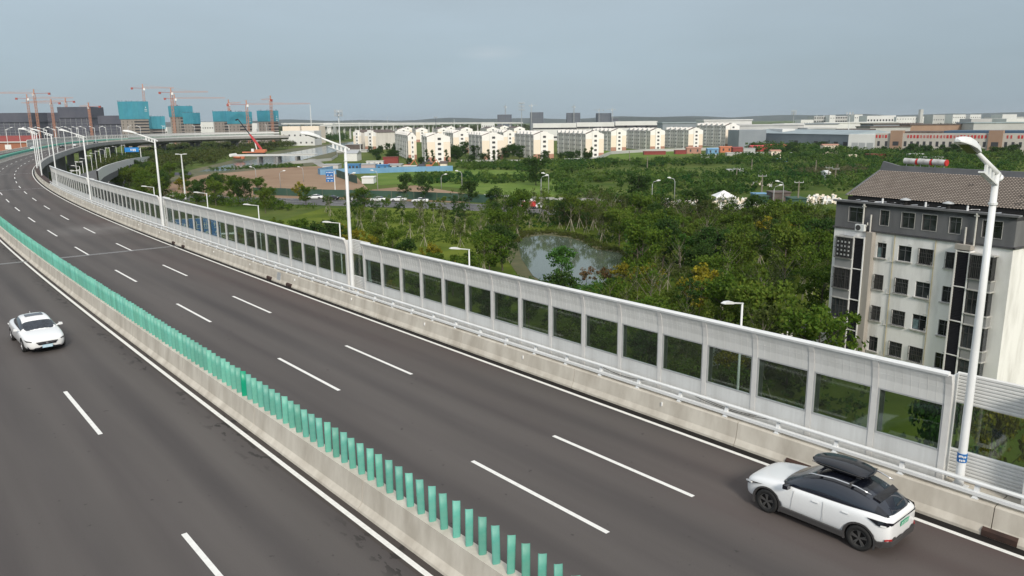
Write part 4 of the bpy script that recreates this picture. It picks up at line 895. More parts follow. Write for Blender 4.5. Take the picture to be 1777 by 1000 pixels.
for s in (1, -1): r_ = MB(); r_.bar((-1.995, .64 * s, .50), (-1.89, .82 * s, .51), .02, .04); obj('reflector', r_, M['red'], suv)
pl = bpy.data.objects.new('number_plate', None); COL.objects.link(pl); pl.parent = suv; pl.location = (-2.005, 0, .80); pl.rotation_euler = (0, R(-8), 0)
c = MB(); c.box(-.006, 0, -.23, .23, -.07, .07); obj('plate', c, M['plate_green'], pl)
c = MB()
for i, y in enumerate((.19, .13, .05, -.01, -.07, -.13, -.19)):
    c.box(-.009, -.0065, y - .018, y + .018, .03, .042); c.box(-.009, -.0065, y - .018, y - .008, -.04, .029); c.box(-.0088, -.0066, y - .007, y + .018, -.04, -.028)
    if i % 2: c.box(-.0088, -.0066, y - .007, y + .014, -.006, .006)
obj('plate_characters', c, M['white'], pl, kind='stuff')
b_ = MB(); b_.bar((-1.985, -.62, .92), (-1.985, .62, .92), .02, .025); obj('light_bar', b_, M['carblack'], suv)
b_ = MB(); b_.add([(-1.40, -.54, 1.415), (-1.40, .54, 1.415), (-1.58, .50, 1.335), (-1.58, -.50, 1.335), (-1.40, -.54, 1.38), (-1.40, .54, 1.38), (-1.56, .50, 1.28), (-1.56, -.50, 1.28)], [(0, 1, 2, 3)[::-1], (4, 5, 6, 7), (0, 4, 7, 3), (1, 2, 6, 5), (2, 3, 7, 6)]); obj('spoiler', b_, M['carblack'], suv)
bx_ = bpy.data.objects.new('roof_box', None); COL.objects.link(bx_); bx_.parent = suv; bx_['label'] = 'glossy black rooftop cargo box'
def br(w, zb, zt): return [(0, zb), (w * .8, zb), (w * .97, zb + .05), (w, zb + .12), (w * .95, zt - .08), (w * .78, zt - .01), (w * .4, zt + .012), (0, zt + .018)]
loft([(.66, br(.16, 1.69, 1.76)), (.60, br(.30, 1.66, 1.80)), (.4, br(.38, 1.63, 1.86)), (.0, br(.41, 1.63, 1.91)), (-.45, br(.41, 1.63, 1.90)), (-.80, br(.40, 1.64, 1.85)), (-.95, br(.34, 1.68, 1.78))], M['carblack'], 'lid', bx_, sub=2, loc=(-.12, -.12, -.045))
c = MB(); c.tube([(.42, -.52, 1.705), (-1.0, -.535, 1.70)], .010, 5); c.tube([(.42, .29, 1.705), (-1.0, .29, 1.70)], .010, 5); obj('box_seam', c, M['plastic'], bx_, kind='stuff')
for x in (.05, -.85):
    c = MB(); c.bar((x, -.66, 1.612), (x, .66, 1.612), .07, .025); obj('cross_bar', c, M['carblack'], bx_)
    for s in (1, -1): c = MB(); c.tube([(x, .64 * s, 1.55), (x, .64 * s, 1.63)], .04, 8); obj('bar_foot', c, M['plastic'], bx_); c = MB(); c.box(x - .06, x + .06, -.1 + .3 * s - .05, -.1 + .3 * s + .05, 1.62, 1.65); obj('bracket', c, M['plastic'], bx_)
wp = MB(); wp.bar((-1.80, .05, 1.17), (-1.76, -.42, 1.20), .02, .02); obj('rear_wiper', wp, M['plastic'], suv)
suv_S = 3.15 - (8.04 + 10.65) / 2 + .07; suv.location = at(suv_S, .73 + .91, .004); suv.rotation_euler = (0, 0, yaw(suv_S))

# --- white saloon coming towards the camera
def saloon(name, label, paint, trim=True, wheelm=None, group=None):
    t = thing(name, label, 'car', group=group)
    st = [(2.44, ring(.42, .34, .45, .54, .60, .84)), (2.40, ring(.62, .26, .46, .60, .67, .86)), (2.26, ring(.78, .20, .48, .66, .74, .86)), (1.98, ring(.88, .18, .50, .71, .81, .84)), (1.45, ring(.925, .18, .52, .78, .88, .80)),
          (.95, ring(.93, .18, .53, .83, .92, .82)), (.2, ring(.925, .18, .55, .87, .95, .90)), (-.6, ring(.925, .18, .56, .89, .97, .90)), (-1.35, ring(.93, .19, .57, .90, .99, .86)), (-1.9, ring(.90, .22, .58, .90, 1.0, .82)), (-2.25, ring(.83, .28, .60, .88, .98, .80)), (-2.42, ring(.70, .36, .60, .80, .90, .80))]
    loft(st, None, 'body', t, mats=[paint, M['plastic']], midx=lambda i, k: 1 if k == 0 else 0, sub=2, cut=[(1.42, .335, .375, .62, 1.2), (1.42, .335, .375, -1.2, -.62), (-1.42, .335, .375, .62, 1.2), (-1.42, .335, .375, -1.2, -.62)])
    gs = [(1.12, gh_ring(.70, .89, .62, .94)), (.85, gh_ring(.80, .90, .66, 1.06)), (.45, gh_ring(.82, .93, .63, 1.28)), (.12, gh_ring(.82, .94, .60, 1.41)), (-.3, gh_ring(.82, .95, .59, 1.45)), (-.8, gh_ring(.81, .96, .58, 1.43)), (-1.3, gh_ring(.77, .97, .55, 1.31)), (-1.75, gh_ring(.70, .98, .52, 1.12)), (-2.0, gh_ring(.62, .97, .5, 1.02))]
    loft(gs, None, 'cabin', t, mats=[paint, M['windscreen'], M['carglass']], midx=lambda i, k: 1 if (i <= 1 and k >= 4) else (2 if k in (2, 3) and 1 <= i <= 6 else (2 if i >= 5 and k >= 4 else 0)), sub=2)
    for s in (1, -1):
        m_ = MB(); m_.tube([(.70, .80 * s, .93), (.72, .92 * s, .97)], .03, 6); m_.add([(.78, .90 * s, .93), (.78, 1.08 * s, .94), (.78, 1.07 * s, 1.05), (.78, .92 * s, 1.06), (.66, .90 * s, .93), (.66, 1.06 * s, .95), (.66, 1.05 * s, 1.04), (.66, .92 * s, 1.06)], [(0, 1, 2, 3), (7, 6, 5, 4), (0, 4, 5, 1), (1, 5, 6, 2), (2, 6, 7, 3), (3, 7, 4, 0)]); obj('wing_mirror', m_, paint, t)
        h_ = MB(); h_.add([(2.34, .60 * s, .65), (2.18, .80 * s, .69), (1.95, .895 * s, .735), (2.16, .83 * s, .635), (2.34, .64 * s, .605)], [(0, 1, 2, 3, 4) if s < 0 else (4, 3, 2, 1, 0)]); h_.v = [(x + .035, y * 1.012, z) for x, y, z in h_.v]; obj('headlight', h_, M['plastic'], t)
        f_ = MB(); f_.add([(2.34, .70 * s, .27), (2.24, .80 * s, .28), (2.24, .80 * s, .44)], [(0, 1, 2) if s < 0 else (2, 1, 0)]); f_.v = [(x + .04, y * 1.02, z) for x, y, z in f_.v]; obj('fog_recess', f_, M['carblack'], t)
        for x in (1.42, -1.42): wheel(t, x, .815 * s, .335, .215, wheelm or M['rim_light'], double=False)
    if trim:
        g_ = MB(); g_.add([(2.475, -.48, .60), (2.475, .48, .60), (2.485, .36, .46), (2.485, -.36, .46)], [(0, 1, 2, 3)]); g_.add([(2.478, -.50, .585), (2.478, -.2, .56), (2.485, -.2, .47), (2.48, -.38, .48)], []); G_ = obj('grille', g_, M['carblack'], t)
        c = MB(); c.bar((2.49, -.46, .575), (2.495, -.09, .53), .012, .02); c.bar((2.49, .46, .575), (2.495, .09, .53), .012, .02); obj('chrome_wing', c, M['chrome'], G_, kind='stuff')
        c = MB(); c.tube([(2.49, 0, .535), (2.50, 0, .535)], .06, 14); obj('emblem', c, M['chrome'], G_)
        c = MB(); c.add([(2.47, -.66, .26), (2.47, .66, .26), (2.47, .52, .34), (2.47, -.52, .34)], [(0, 1, 2, 3)]); obj('lower_intake', c, M['carblack'], t)
        pl = bpy.data.objects.new('number_plate', None); COL.objects.link(pl); pl.parent = t; pl.location = (2.50, 0, .375)
        c = MB(); c.box(0, .006, -.22, .22, -.07, .07); obj('plate', c, M['plate_pale'], pl)
        c = MB()
        for y in (-.17, -.11, -.04, .02, .08, .14): c.box(.0065, .008, y, y + .035, .03, .04); c.box(.0065, .008, y, y + .01, -.04, .029); c.box(.0066, .0082, y + .011, y + .035, -.04, -.03)
        obj('plate_characters', c, M['white'], pl, kind='stuff')
        c = MB(); c.add([(.02, -.40, 1.437), (.02, .40, 1.437), (-.38, .39, 1.472), (-.38, -.39, 1.472)], [(0, 1, 2, 3)]); obj('sunroof', c, M['carglass'], t)
        c = MB(); c.add([(-1.0, -.01, 1.40), (-1.0, .01, 1.40), (-1.18, 0, 1.36), (-1.14, 0, 1.48)], [(0, 1, 3), (0, 3, 2), (1, 2, 3)]); obj('roof_antenna', c, paint, t)
    return t
sed = saloon('saloon_car', 'white saloon car with dark sunroof driving towards the camera at the left edge', M['carwhite'])
sS = 3.15 + 26.2; sed.location = at(sS, -11.55, .004); sed.rotation_euler = (0, 0, yaw(sS) + math.pi + R(1.5))
M['silverpaint'] = mat('silver_paint', (.45, .46, .47), .3, .5, coat=.5)
far_white = saloon('saloon_car', 'tiny white car far away on the bend, nearest of those in the right-hand carriageway', M['carwhite'], False)
far_white.location = at(466, -2.0, .004); far_white.rotation_euler = (0, 0, yaw(466))
far_dark = saloon('saloon_car', 'tiny black car far away on the bend behind the leaning lamp posts', M['carblack'], False)
far_dark.location = at(440, -4.8, .004); far_dark.rotation_euler = (0, 0, yaw(440))
dup(far_white, at(418, -14.5, .004), yaw(418) + math.pi, 'tiny white car on the far carriageway at the left end of the bend')
dup(far_dark, at(530, -2, .004), yaw(530), 'tiny dark car furthest along the bend')
# cars on the street behind the park
def street_car(src, u, v, label, rot=None):
    x, y = P(u, v); return dup(src, (x, y, G + .08), math.pi - .03 if rot is None else rot, label, 'cars on the street behind the park')
street_car(far_white, 547, 346, 'white car leftmost on the street, half hidden by trees')
street_car(far_dark, 575, 348, 'black car on the street behind the park, left of the white cars')
street_car(far_white, 617, 349, 'white car on the street directly behind the second lamp post')
street_car(far_white, 656, 350, 'white car on the street just right of the second lamp post')
street_car(far_white, 692, 350, 'white car on the street partly behind a small tree')
street_car(far_white, 729, 352, 'rightmost white car of the row on the street, partly hidden by trees')
street_car(far_white, 937, 362, 'white car on the street above the pond, seen between trunks')
street_car(far_white, 300, 343, 'white car parked among trees under the third lamp post'); street_car(far_white, 372, 345, 'white car beside bushes behind the middle of the barrier')
tr = thing('red_truck', 'small red and white truck on the street above the pond', 'truck', (*P(912, 363), G + .08), math.pi)
c = MB(); c.box(-2.6, 1.0, -.95, .95, .7, 2.0); obj('cargo_box', c, M['redcap'], tr); c = MB(); c.box(-2.5, .9, -.85, .85, 2.003, 2.5); obj('load', c, M['white'], tr)
c = MB(); c.prism([(1.05, .5), (2.5, .5), (2.6, 1.3), (2.2, 2.1), (1.05, 2.2)], 'y', -.9, .9); obj('truck_cab', c, M['carwhite'], tr)
for x in (-1.7, 1.8):
    for y in (-.8, .8): c = MB(); c.tube([(x, y - .12, .42), (x, y + .12, .42)], .42, 14); obj('wheel', c, M['tyre'], tr)

# ------------------------------------------------------------------ vegetation
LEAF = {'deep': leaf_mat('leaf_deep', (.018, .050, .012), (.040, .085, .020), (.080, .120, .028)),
        'mid': leaf_mat('leaf_mid', (.034, .080, .010), (.080, .138, .018), (.14, .19, .028), rand=.12),
        'lime': leaf_mat('leaf_lime', (.060, .105, .016), (.11, .17, .026), (.17, .20, .035)),
        'bright': leaf_mat('leaf_bright', (.035, .105, .018), (.06, .15, .03), (.10, .19, .04)),
        'gold': leaf_mat('leaf_gold', (.055, .085, .015), (.22, .20, .02), (.40, .33, .03), scale=.7),
        'olive': leaf_mat('leaf_olive', (.045, .065, .018), (.075, .100, .026), (.11, .13, .035), rand=.12),
        'rusty': leaf_mat('leaf_rusty', (.10, .075, .03), (.20, .11, .06), (.09, .12, .03)),
        'scrub': leaf_mat('scrub_leaf', (.018, .070, .016), (.070, .125, .024), (.12, .18, .036), scale=.035, rand=.0, coord='World'),
        'willow': leaf_mat('willow_leaf', (.044, .064, .016), (.085, .098, .026), (.065, .105, .022), scale=.05, rand=.0, coord='World'),
        'reed': leaf_mat('reed_leaf', (.09, .10, .045), (.14, .14, .07), (.07, .10, .03), scale=.08, rand=.0, coord='World')}
M['bark'] = mat('bark', (.13, .105, .08), .95, c2=(.07, .06, .048), scale=4)
M['barkpale'] = mat('pale_bark', (.26, .23, .18), .95, c2=(.17, .15, .12), scale=4)
M['stake'] = mat('stake_wood', (.50, .45, .36), .9, c2=(.34, .31, .25), scale=3)
def leaf_cloud(r, centres, radii, per, size, flat=.75, droop=0.0):
    n = len(centres) * per
    c = np.repeat(np.asarray(centres), per, 0); rad = np.repeat(np.asarray(radii), per)[:, None]
    d = r.normal(size=(n, 3)); d /= np.linalg.norm(d, axis=1)[:, None]; q = r.random((n, 1)) ** .45
    p = c + d * rad * q * np.array([1, 1, flat]); p[:, 2] -= droop * r.random(n)
    a = r.normal(size=(n, 3)); a /= np.linalg.norm(a, axis=1)[:, None]; b = np.cross(a, r.normal(size=(n, 3))); b /= np.linalg.norm(b, axis=1)[:, None]
    s = size * (.6 + .8 * r.random((n, 1))); a *= s; b *= s * .62
    V = np.stack([p - a, p + b * .9, p + a, p - b * .9], 1).reshape(-1, 3); F = np.arange(4 * n).reshape(-1, 4)
    return V, F
def tree_proto(name, h, spread, base, nlimb, nclump, per, lsize, leaf, bark, seed, clump_r=.55, flat=.8, stakes=False, trunk_r=.09, column=1.0, label=''):
    r = np.random.default_rng(seed); t = thing(name, label, 'tree')
    mb = MB(); lean = r.normal(size=2) * .03 * h
    top = (lean[0], lean[1], h * .86)
    mid = (lean[0] * .4 + r.normal() * .06, lean[1] * .4, h * .45)
    mb.tube([(0, 0, -.1), (0, 0, .3), mid, top], [trunk_r * 1.5, trunk_r, trunk_r * .7, trunk_r * .2], 6)
    tips = []
    for i in range(nlimb):
        f = base + (0.9 - base) * (i + .5) / nlimb; a = 2.4 * i + r.random(); L_ = spread * (1 - .55 * abs(f - .55) / .45 * (1 if column == 1 else .4)) * (.75 + .4 * r.random())
        z0 = h * f * .8; p0 = (lean[0] * f, lean[1] * f, z0); p1 = (p0[0] + math.cos(a) * L_ * .5, p0[1] + math.sin(a) * L_ * .5, z0 + L_ * .35 * column); p2 = (p0[0] + math.cos(a) * L_, p0[1] + math.sin(a) * L_, z0 + L_ * .75 * column)
        mb.tube([p0, p1, p2], [trunk_r * .45, trunk_r * .28, trunk_r * .1], 5, caps=False); tips += [p1, p2, ((p1[0] + p2[0]) / 2, (p1[1] + p2[1]) / 2, (p1[2] + p2[2]) / 2 + .2)]
    tips += [(top[0], top[1], top[2] + .1), (top[0], top[1], top[2] - .5)]
    obj('trunk', mb, M[bark], t)
    tips = np.array(tips); idx = r.integers(0, len(tips), nclump); C_ = tips[idx] + r.normal(size=(nclump, 3)) * np.array([.35, .35, .3]) * spread * .35
    C_[:, 2] = np.clip(C_[:, 2], h * base * .8, h)
    V, F = leaf_cloud(r, C_, clump_r * (.6 + .7 * r.random(nclump)), per, lsize, flat)
    obj('crown', tri_mesh('crown', V, F, LEAF[leaf]), None, t)
    if stakes:
        for k in range(3): a = 2.1 * k + .4; s_ = MB(); s_.bar((math.cos(a) * .95, math.sin(a) * .95, 0), (math.cos(a) * .06, math.sin(a) * .06, 2.0), .05); obj('stake', s_, M['stake'], t)
    return t
PARK = (0, -900, G)                                  # first copies are moved into place when planted
protos = {
 'young': [tree_proto('young_tree', 6.2, 1.5, .38, 9, 28, 36, .13, lf, 'barkpale', sd, clump_r=.48, stakes=True, trunk_r=.055, column=1.6, label='x') for lf, sd in (('mid', 1), ('lime', 2), ('deep', 3), ('olive', 4))]
   + [tree_proto('young_tree', 6.8, 1.7, .42, 12, 15, 26, .12, lf, 'barkpale', sd, clump_r=.5, stakes=True, trunk_r=.07, column=1.7, label='x') for lf, sd in (('olive', 5), ('mid', 6))],
 'bushy': [tree_proto('leafy_tree', 7.5, 2.6, .22, 12, 60, 48, .17, lf, 'bark', sd, clump_r=.75, trunk_r=.11, label='x') for lf, sd in (('mid', 11), ('lime', 12), ('deep', 13), ('mid', 14))],
 'gold': [tree_proto('golden_tree', 6.0, 2.0, .25, 10, 40, 42, .15, 'gold', 'bark', sd, clump_r=.55, label='x') for sd in (21, 22)],
 'green': [tree_proto('bright_green_tree', 5.6, 1.9, .2, 9, 34, 50, .16, 'bright', 'bark', 31, clump_r=.6, label='x')],
 'dark': [tree_proto('dark_tree', 11, 4.2, .12, 14, 70, 40, .34, 'deep', 'bark', sd, clump_r=1.4, trunk_r=.2, label='x') for sd in (41, 42)],
 'rusty': [tree_proto('reddish_shrub', 3.2, 1.3, .1, 8, 24, 40, .13, 'rusty', 'bark', 51, clump_r=.45, trunk_r=.04, label='x')],
 'slim': [tree_proto('cypress_tree', 7.5, .8, .05, 8, 30, 34, .22, 'deep', 'bark', 61, clump_r=.7, trunk_r=.09, column=1.8, label='x')],
}
HUE = {}
for k_, cols__ in (('young', ('mid green', 'light lime green', 'deep green', 'olive green', 'thin-leaved olive', 'thin-leaved green')), ('bushy', ('mid green', 'light lime green', 'deep green', 'full-crowned mid green'))):
    for p_, c_ in zip(protos[k_], cols__): HUE[p_.name] = c_
used = set()
def plant(kind, x, y, label, group, s=1.0, z=G, var=None, sz=None):
    src = protos[kind][random.randrange(len(protos[kind])) if var is None else var % len(protos[kind])]
    label = label.replace('{c}', HUE.get(src.name, 'green'))
    sc = (s, s, s * (sz or random.uniform(.9, 1.12)))
    rz = random.uniform(0, 6.28)
    if src.name not in used:
        used.add(src.name); src.location = (x, y, z); src.rotation_euler = (0, 0, rz); src.scale = sc; src['label'] = label; src['group'] = group; return src
    return dup(src, (x, y, z), rz, label, group, sc)
def inside(x, y, poly):
    c = False; n = len(poly); j = n - 1
    for i in range(n):
        xi, yi = poly[i]; xj, yj = poly[j]
        if (yi > y) != (yj > y) and x < (xj - xi) * (y - yi) / (yj - yi) + xi: c = not c
        j = i
    return c
def scatter(poly, n, mind, excl=(), rr=random):
    xs = [p[0] for p in poly]; ys = [p[1] for p in poly]; out = []; tries = 0
    while len(out) < n and tries < n * 60:
        tries += 1; x, y = rr.uniform(min(xs), max(xs)), rr.uniform(min(ys), max(ys))
        if not inside(x, y, poly) or any(inside(x, y, e) for e in excl): continue
        if all((x - a) ** 2 + (y - b) ** 2 > mind * mind for a, b in out): out.append((x, y))
    return out
pondp = pix([(885, 425), (908, 400), (950, 396), (1000, 403), (1045, 424), (1100, 440), (1110, 475), (1085, 560), (1000, 580), (895, 560), (885, 500), (880, 460)])
BLD = [(26, 74), (24, 66), (36, 50), (62, 64), (52, 86), (36, 84)]
wood = pix([(840, 375), (1000, 379), (1200, 388), (1440, 402)]) + [P(1447, 450), P(1440, 560), at(2, 31)[:2], at(30, 31)[:2], P(905, 530), P(870, 440)]
lawn_poly = pix([(560, 368), (830, 376), (880, 440), (900, 520), (760, 450), (620, 400)])
random.seed(5)
FRONT = pix([(1438, 420), (1900, 420), (1900, 1000), (1438, 1000)])      # open ground before the apartment block
for x, y in scatter(wood, 215, 3.6, (pondp, BLD, FRONT)):
    k_ = random.choice(['young', 'young', 'young', 'bushy']); far_ = 'at the back of the park wood' if y > 135 else ('in the middle of the park wood' if y > 105 else 'in the near part of the park wood')
    plant(k_, x, y, ('slender {c} staked young tree ' if k_ == 'young' else 'broad {c} leafy tree ') + far_, 'trees of the park wood', random.uniform(.65, 1.2))
for x, y in scatter(lawn_poly, 34, 5.0, (pondp,)):
    plant('young', x, y, 'sparse {c} staked sapling on the open park lawn left of the pond', 'saplings on the park lawn', random.uniform(.75, 1.0))
left_wood = pix([(232, 335), (330, 352), (430, 356), (545, 360), (600, 395), (560, 400), (470, 372), (400, 358), (300, 345), (235, 340)])
strip = [at(S, o)[:2] for S, o in ((9, 29.5), (38, 30), (60, 30), (80, 30), (100, 30), (128, 30))] + [at(S, o)[:2] for S, o in ((128, 52), (100, 48), (80, 46), (60, 42), (40, 38), (10, 36))]
for x, y in scatter(strip, 60, 3.6, (pondp, BLD, FRONT)):
    k_ = 'bushy' if random.random() < .7 else 'gold'; plant(k_, x, y, 'bushy {c} park tree growing just behind the noise barrier' if k_ == 'bushy' else 'yellow flowering park tree growing just behind the noise barrier', 'trees just behind the noise barrier', random.uniform(.55, .85))
lw2 = pix([(200, 320), (235, 300), (300, 318), (350, 335), (430, 345), (540, 352), (545, 362), (470, 372), (380, 362), (270, 350), (200, 340)])
for x, y in scatter(lw2, 42, 5.5, (pix([(420, 341), (700, 349), (700, 362), (420, 354)]),)):
    plant('bushy', x, y, 'bushy {c} roadside tree between the barrier and the bare soil field', 'roadside trees by the soil field', random.uniform(.8, 1.15))
# individually recognisable trees: (kind, u, v of the foot, scale, variant, label)
for kind, u, v, s_, va, lb_ in (
 ('green', 975, 497, 1.05, 0, 'bright green small tree standing at the near edge of the pond'), ('rusty', 1018, 492, .8, 0, 'pinkish feathery shrub at the pond edge, the left of two'), ('rusty', 1048, 500, 1.0, 0, 'pinkish feathery shrub at the pond edge, the right of two'),
 ('bushy', 872, 470, 1.0, 2, 'dark green leafy tree at the left shore of the pond'), ('bushy', 850, 480, 1.0, 0, 'mid green leafy tree left of the pond behind the barrier lamp'), ('gold', 1212, 560, 1.25, 0, 'golden yellow flowering tree right of the pond above the barrier'),
 ('gold', 1085, 510, .8, 1, 'low yellow-green tree right of the pinkish shrubs'), ('gold', 1130, 520, .85, 0, 'yellow-green bushy tree between the pond and the golden tree'), ('green', 1105, 470, 1.2, 0, 'rich green tree at the right end of the pond'),
 ('green', 1178, 470, 1.1, 0, 'rich green tree behind the golden flowering tree'), ('bushy', 415, 352, 1.15, 0, 'tall leafy tree in front of the soil field, left of two'), ('bushy', 452, 350, 1.1, 3, 'tall leafy tree in front of the soil field, right of two'),
 ('gold', 318, 340, 1.1, 1, 'yellowing bushy tree beside the double-armed lamp post'), ('bushy', 632, 372, .95, 0, 'lone tree standing in front of the second lamp post on the lawn'), ('gold', 520, 350, 1.0, 0, 'yellowish tree at the near end of the street'),
 ('gold', 1330, 440, 1.1, 0, 'golden tree left of the apartment block, nearest to it but one'), ('gold', 1420, 448, 1.1, 1, 'golden tree touching the left corner of the apartment block'), ('gold', 1365, 430, 1.0, 0, 'golden tree in the wood between two others by the apartment block'),
 ('gold', 1390, 398, .9, 0, 'yellow-green tree beside the street left of the apartment roof'), ('dark', 930, 322, .95, 0, 'tall dark green tree in front of the cream apartments'), ('dark', 1108, 350, .75, 1, 'dark bare-looking round tree on the scrubland'), ('bushy', 705, 346, 1.0, 2, 'dark tree at the edge of the meadow, left of two'), ('bushy', 738, 350, 1.0, 2, 'dark tree at the edge of the meadow, right of two'),
 ('bushy', 815, 362, 1.0, 2, 'dark leafy tree at the left edge of the park wood')):
    x, y = P(u, v); plant(kind, x, y, lb_, 'single trees of the park', s_, var=va)
for S_, o_, k_ in ((2, 31, 'green'), (-1.2, 25, 'gold'), (-3.0, 19, 'bushy')):
    pass
for kind_, u_, v_, D_, base_h, lb_ in (('green', 1646, 632, 40, 5.6, 'rounded green treetop showing above the barrier before the dark louvred strip'), ('gold', 1738, 655, 37, 6.0, 'leafy treetop showing over the louvred barrier bay at the right edge')):
    q_ = Q(u_, v_, D_); plant(kind_, q_[0], q_[1], lb_, 'single trees of the park', .8, sz=(q_[2] - G) / base_h / .8)
# trees about the cream apartments and along the far bank
for poly, n_, d_, lb_, gr_ in (
  (pix([(640, 262), (690, 255), (730, 283), (930, 281), (930, 287), (700, 290), (640, 278)]), 26, 7, 'dark dense tree in front of the left cream apartments', 'trees before the left apartments'),
  (pix([(930, 278), (1040, 276), (1040, 281), (930, 285)]), 8, 8, 'dark tree along the wall below the middle apartments', 'trees below the middle apartments'),
  (pix([(1288, 246), (1480, 248), (1480, 272), (1340, 274), (1290, 262)]), 30, 9, 'dark tree in the belt before the long factory, left of the roof', 'trees before the factory'),
  (pix([(1500, 262), (1777, 266), (1777, 275), (1500, 272)]), 26, 8, 'dark tree along the foot of the red-lettered factory', 'trees before the factory')):
    for x, y in scatter(poly, n_, d_): plant('dark', x, y, lb_, gr_, random.uniform(.38, .62))
for u, v in ((742, 284), (752, 284), (776, 284), (848, 281), (857, 281), (866, 281), (1015, 279), (1025, 279)):
    x, y = P(u, v); plant('slim', x, y, 'small cypress at the gable foot of a cream apartment block', 'cypresses at the gables')
for x, y in scatter(pix([(780, 283), (837, 281), (837, 270), (782, 270)]), 7, 6) + scatter(pix([(878, 279), (902, 278), (902, 268), (880, 268)]), 4, 6): plant('dark', x, y, 'dark tree in the gap between two cream apartment blocks', 'trees between the apartments', .8)

def bush_mass(name, pts, hmin, hmax, wid, leaf, per, lsize, label, cat, seed, flat=.7):
    r = np.random.default_rng(seed); pts = np.array(pts); n = len(pts); hs = hmin + (hmax - hmin) * r.random(n)
    k = 5; C_ = np.repeat(pts, k, 0); hh_ = np.repeat(hs, k)
    off = r.normal(size=(n * k, 2)) * wid * .35; zz = G + hh_ * (.25 + .65 * r.random(n * k))
    cen = np.column_stack([C_[:, 0] + off[:, 0], C_[:, 1] + off[:, 1], zz])
    V, F = leaf_cloud(r, cen, hh_ * .42, per, lsize, flat)
    o = obj(name, tri_mesh(name, V, F, LEAF[leaf])); o['kind'] = 'stuff'; o['label'] = label; o['category'] = cat; return o
random.seed(9)
def fast_scatter(poly, n, excl=()):
    a = []
    xs = [p[0] for p in poly]; ys = [p[1] for p in poly]; t = 0
    while len(a) < n and t < n * 40:
        t += 1; x, y = random.uniform(min(xs), max(xs)), random.uniform(min(ys), max(ys))
        if inside(x, y, poly) and not any(inside(x, y, e) for e in excl): a.append((x, y))
    return a
clear = [pix([(1000, 296), (1110, 292), (1150, 300), (1030, 306)]), pix([(1060, 330), (1140, 326), (1150, 340), (1075, 344)]), pix([(1400, 300), (1480, 296), (1500, 312), (1400, 316)]), pix([(870, 300), (960, 300), (965, 312), (880, 312)]), pix([(1330, 284), (1420, 282), (1420, 290), (1340, 292)]), pix([(985, 318), (1075, 318), (1080, 334), (985, 332)]), pix([(1140, 290), (1290, 286), (1330, 300), (1180, 306)]), pix([(1215, 340), (1450, 336), (1450, 366), (1200, 372)])]
bush_mass('scrub', fast_scatter(pix([(800, 288), (900, 288), (1040, 284), (1180, 280), (1300, 272), (1460, 274), (1560, 280), (1777, 284), (1777, 300), (1560, 330), (1450, 345), (1210, 345), (1150, 358), (980, 350), (960, 310), (900, 296), (800, 296)]), 1050, clear), 1.0, 4.2, 5.5, 'scrub', 20, .42, 'dense dark green scrub covering the waste land behind the park', 'scrub', 3)
bush_mass('hedge', fast_scatter(pix([(800, 287), (1060, 280), (1060, 287), (800, 293)]), 220), 1.0, 2.6, 5, 'scrub', 20, .4, 'dark green hedge below the boundary wall of the cream apartments', 'hedge', 4)
bush_mass('meadow_bushes', fast_scatter(pix([(720, 305), (960, 306), (960, 318), (720, 320)]), 150), .8, 2.6, 4, 'scrub', 18, .35, 'low bushes crossing the bright meadow', 'bushes', 5)
bush_mass('willow_wood', fast_scatter(pix([(245, 318), (300, 300), (360, 286), (440, 270), (500, 256), (545, 247), (560, 243), (440, 247), (330, 256), (250, 268), (180, 285), (170, 300), (235, 312)]), 900), 3.0, 6.5, 6, 'willow', 22, .5, 'brownish willow scrub along the far river bank below the elevated road', 'scrub', 6)
bush_mass('bank_trees', fast_scatter(pix([(445, 249), (600, 246), (600, 243), (520, 240), (445, 242)]), 240), 6, 10, 8, 'deep', 22, .75, 'dark tree belt behind the river next to the elevated road end', 'trees', 7)
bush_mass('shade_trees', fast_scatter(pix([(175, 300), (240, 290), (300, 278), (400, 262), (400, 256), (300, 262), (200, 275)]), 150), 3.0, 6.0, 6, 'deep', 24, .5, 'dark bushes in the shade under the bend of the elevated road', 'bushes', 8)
bush_mass('undergrowth', fast_scatter(wood, 520, (pondp, BLD)), .4, 1.5, 2.4, 'scrub', 14, .16, 'low undergrowth between the staked trees of the park wood', 'undergrowth', 9)
bush_mass('wood_thicket', fast_scatter(pix([(960, 376), (1200, 386), (1440, 402), (1445, 440), (1250, 430), (1080, 400), (960, 392)]), 330), 3.0, 5.2, 3.6, 'willow', 26, .22, 'thick olive green wood at the back of the park along the street', 'wood', 10)
bush_mass('roadside_bushes', fast_scatter(pix([(225, 330), (330, 348), (540, 362), (545, 368), (420, 362), (225, 342)]), 90), 1.0, 3.0, 3, 'mid', 26, .2, 'green bushes along the barrier side of the street', 'bushes', 12)
bush_mass('reeds', fast_scatter(pix([(1380, 294), (1500, 292), (1510, 305), (1370, 306)]), 160), 1.2, 2.4, 4, 'reed', 22, .3, 'pale reed bed left of the tiled roof', 'reeds', 13)
bush_mass('reeds', fast_scatter(pix([(352, 297), (460, 293), (520, 291), (520, 288), (455, 290), (400, 294)]), 80), .6, 2.0, 3, 'scrub', 20, .25, 'low green growth between the river and the soil field', 'reeds', 14)
bush_mass('far_woods', fast_scatter(pix([(470, 229), (1300, 226), (1300, 222), (480, 224)]), 500), 8, 14, 26, 'willow', 18, 2.2, 'flat distant tree belt beyond the apartments', 'woods', 15)
bush_mass('factory_woods', fast_scatter(pix([(1480, 234), (1777, 230), (1777, 226), (1480, 229)]), 260), 7, 12, 16, 'deep', 18, 1.4, 'distant tree belt behind the red-lettered factory', 'woods', 16)
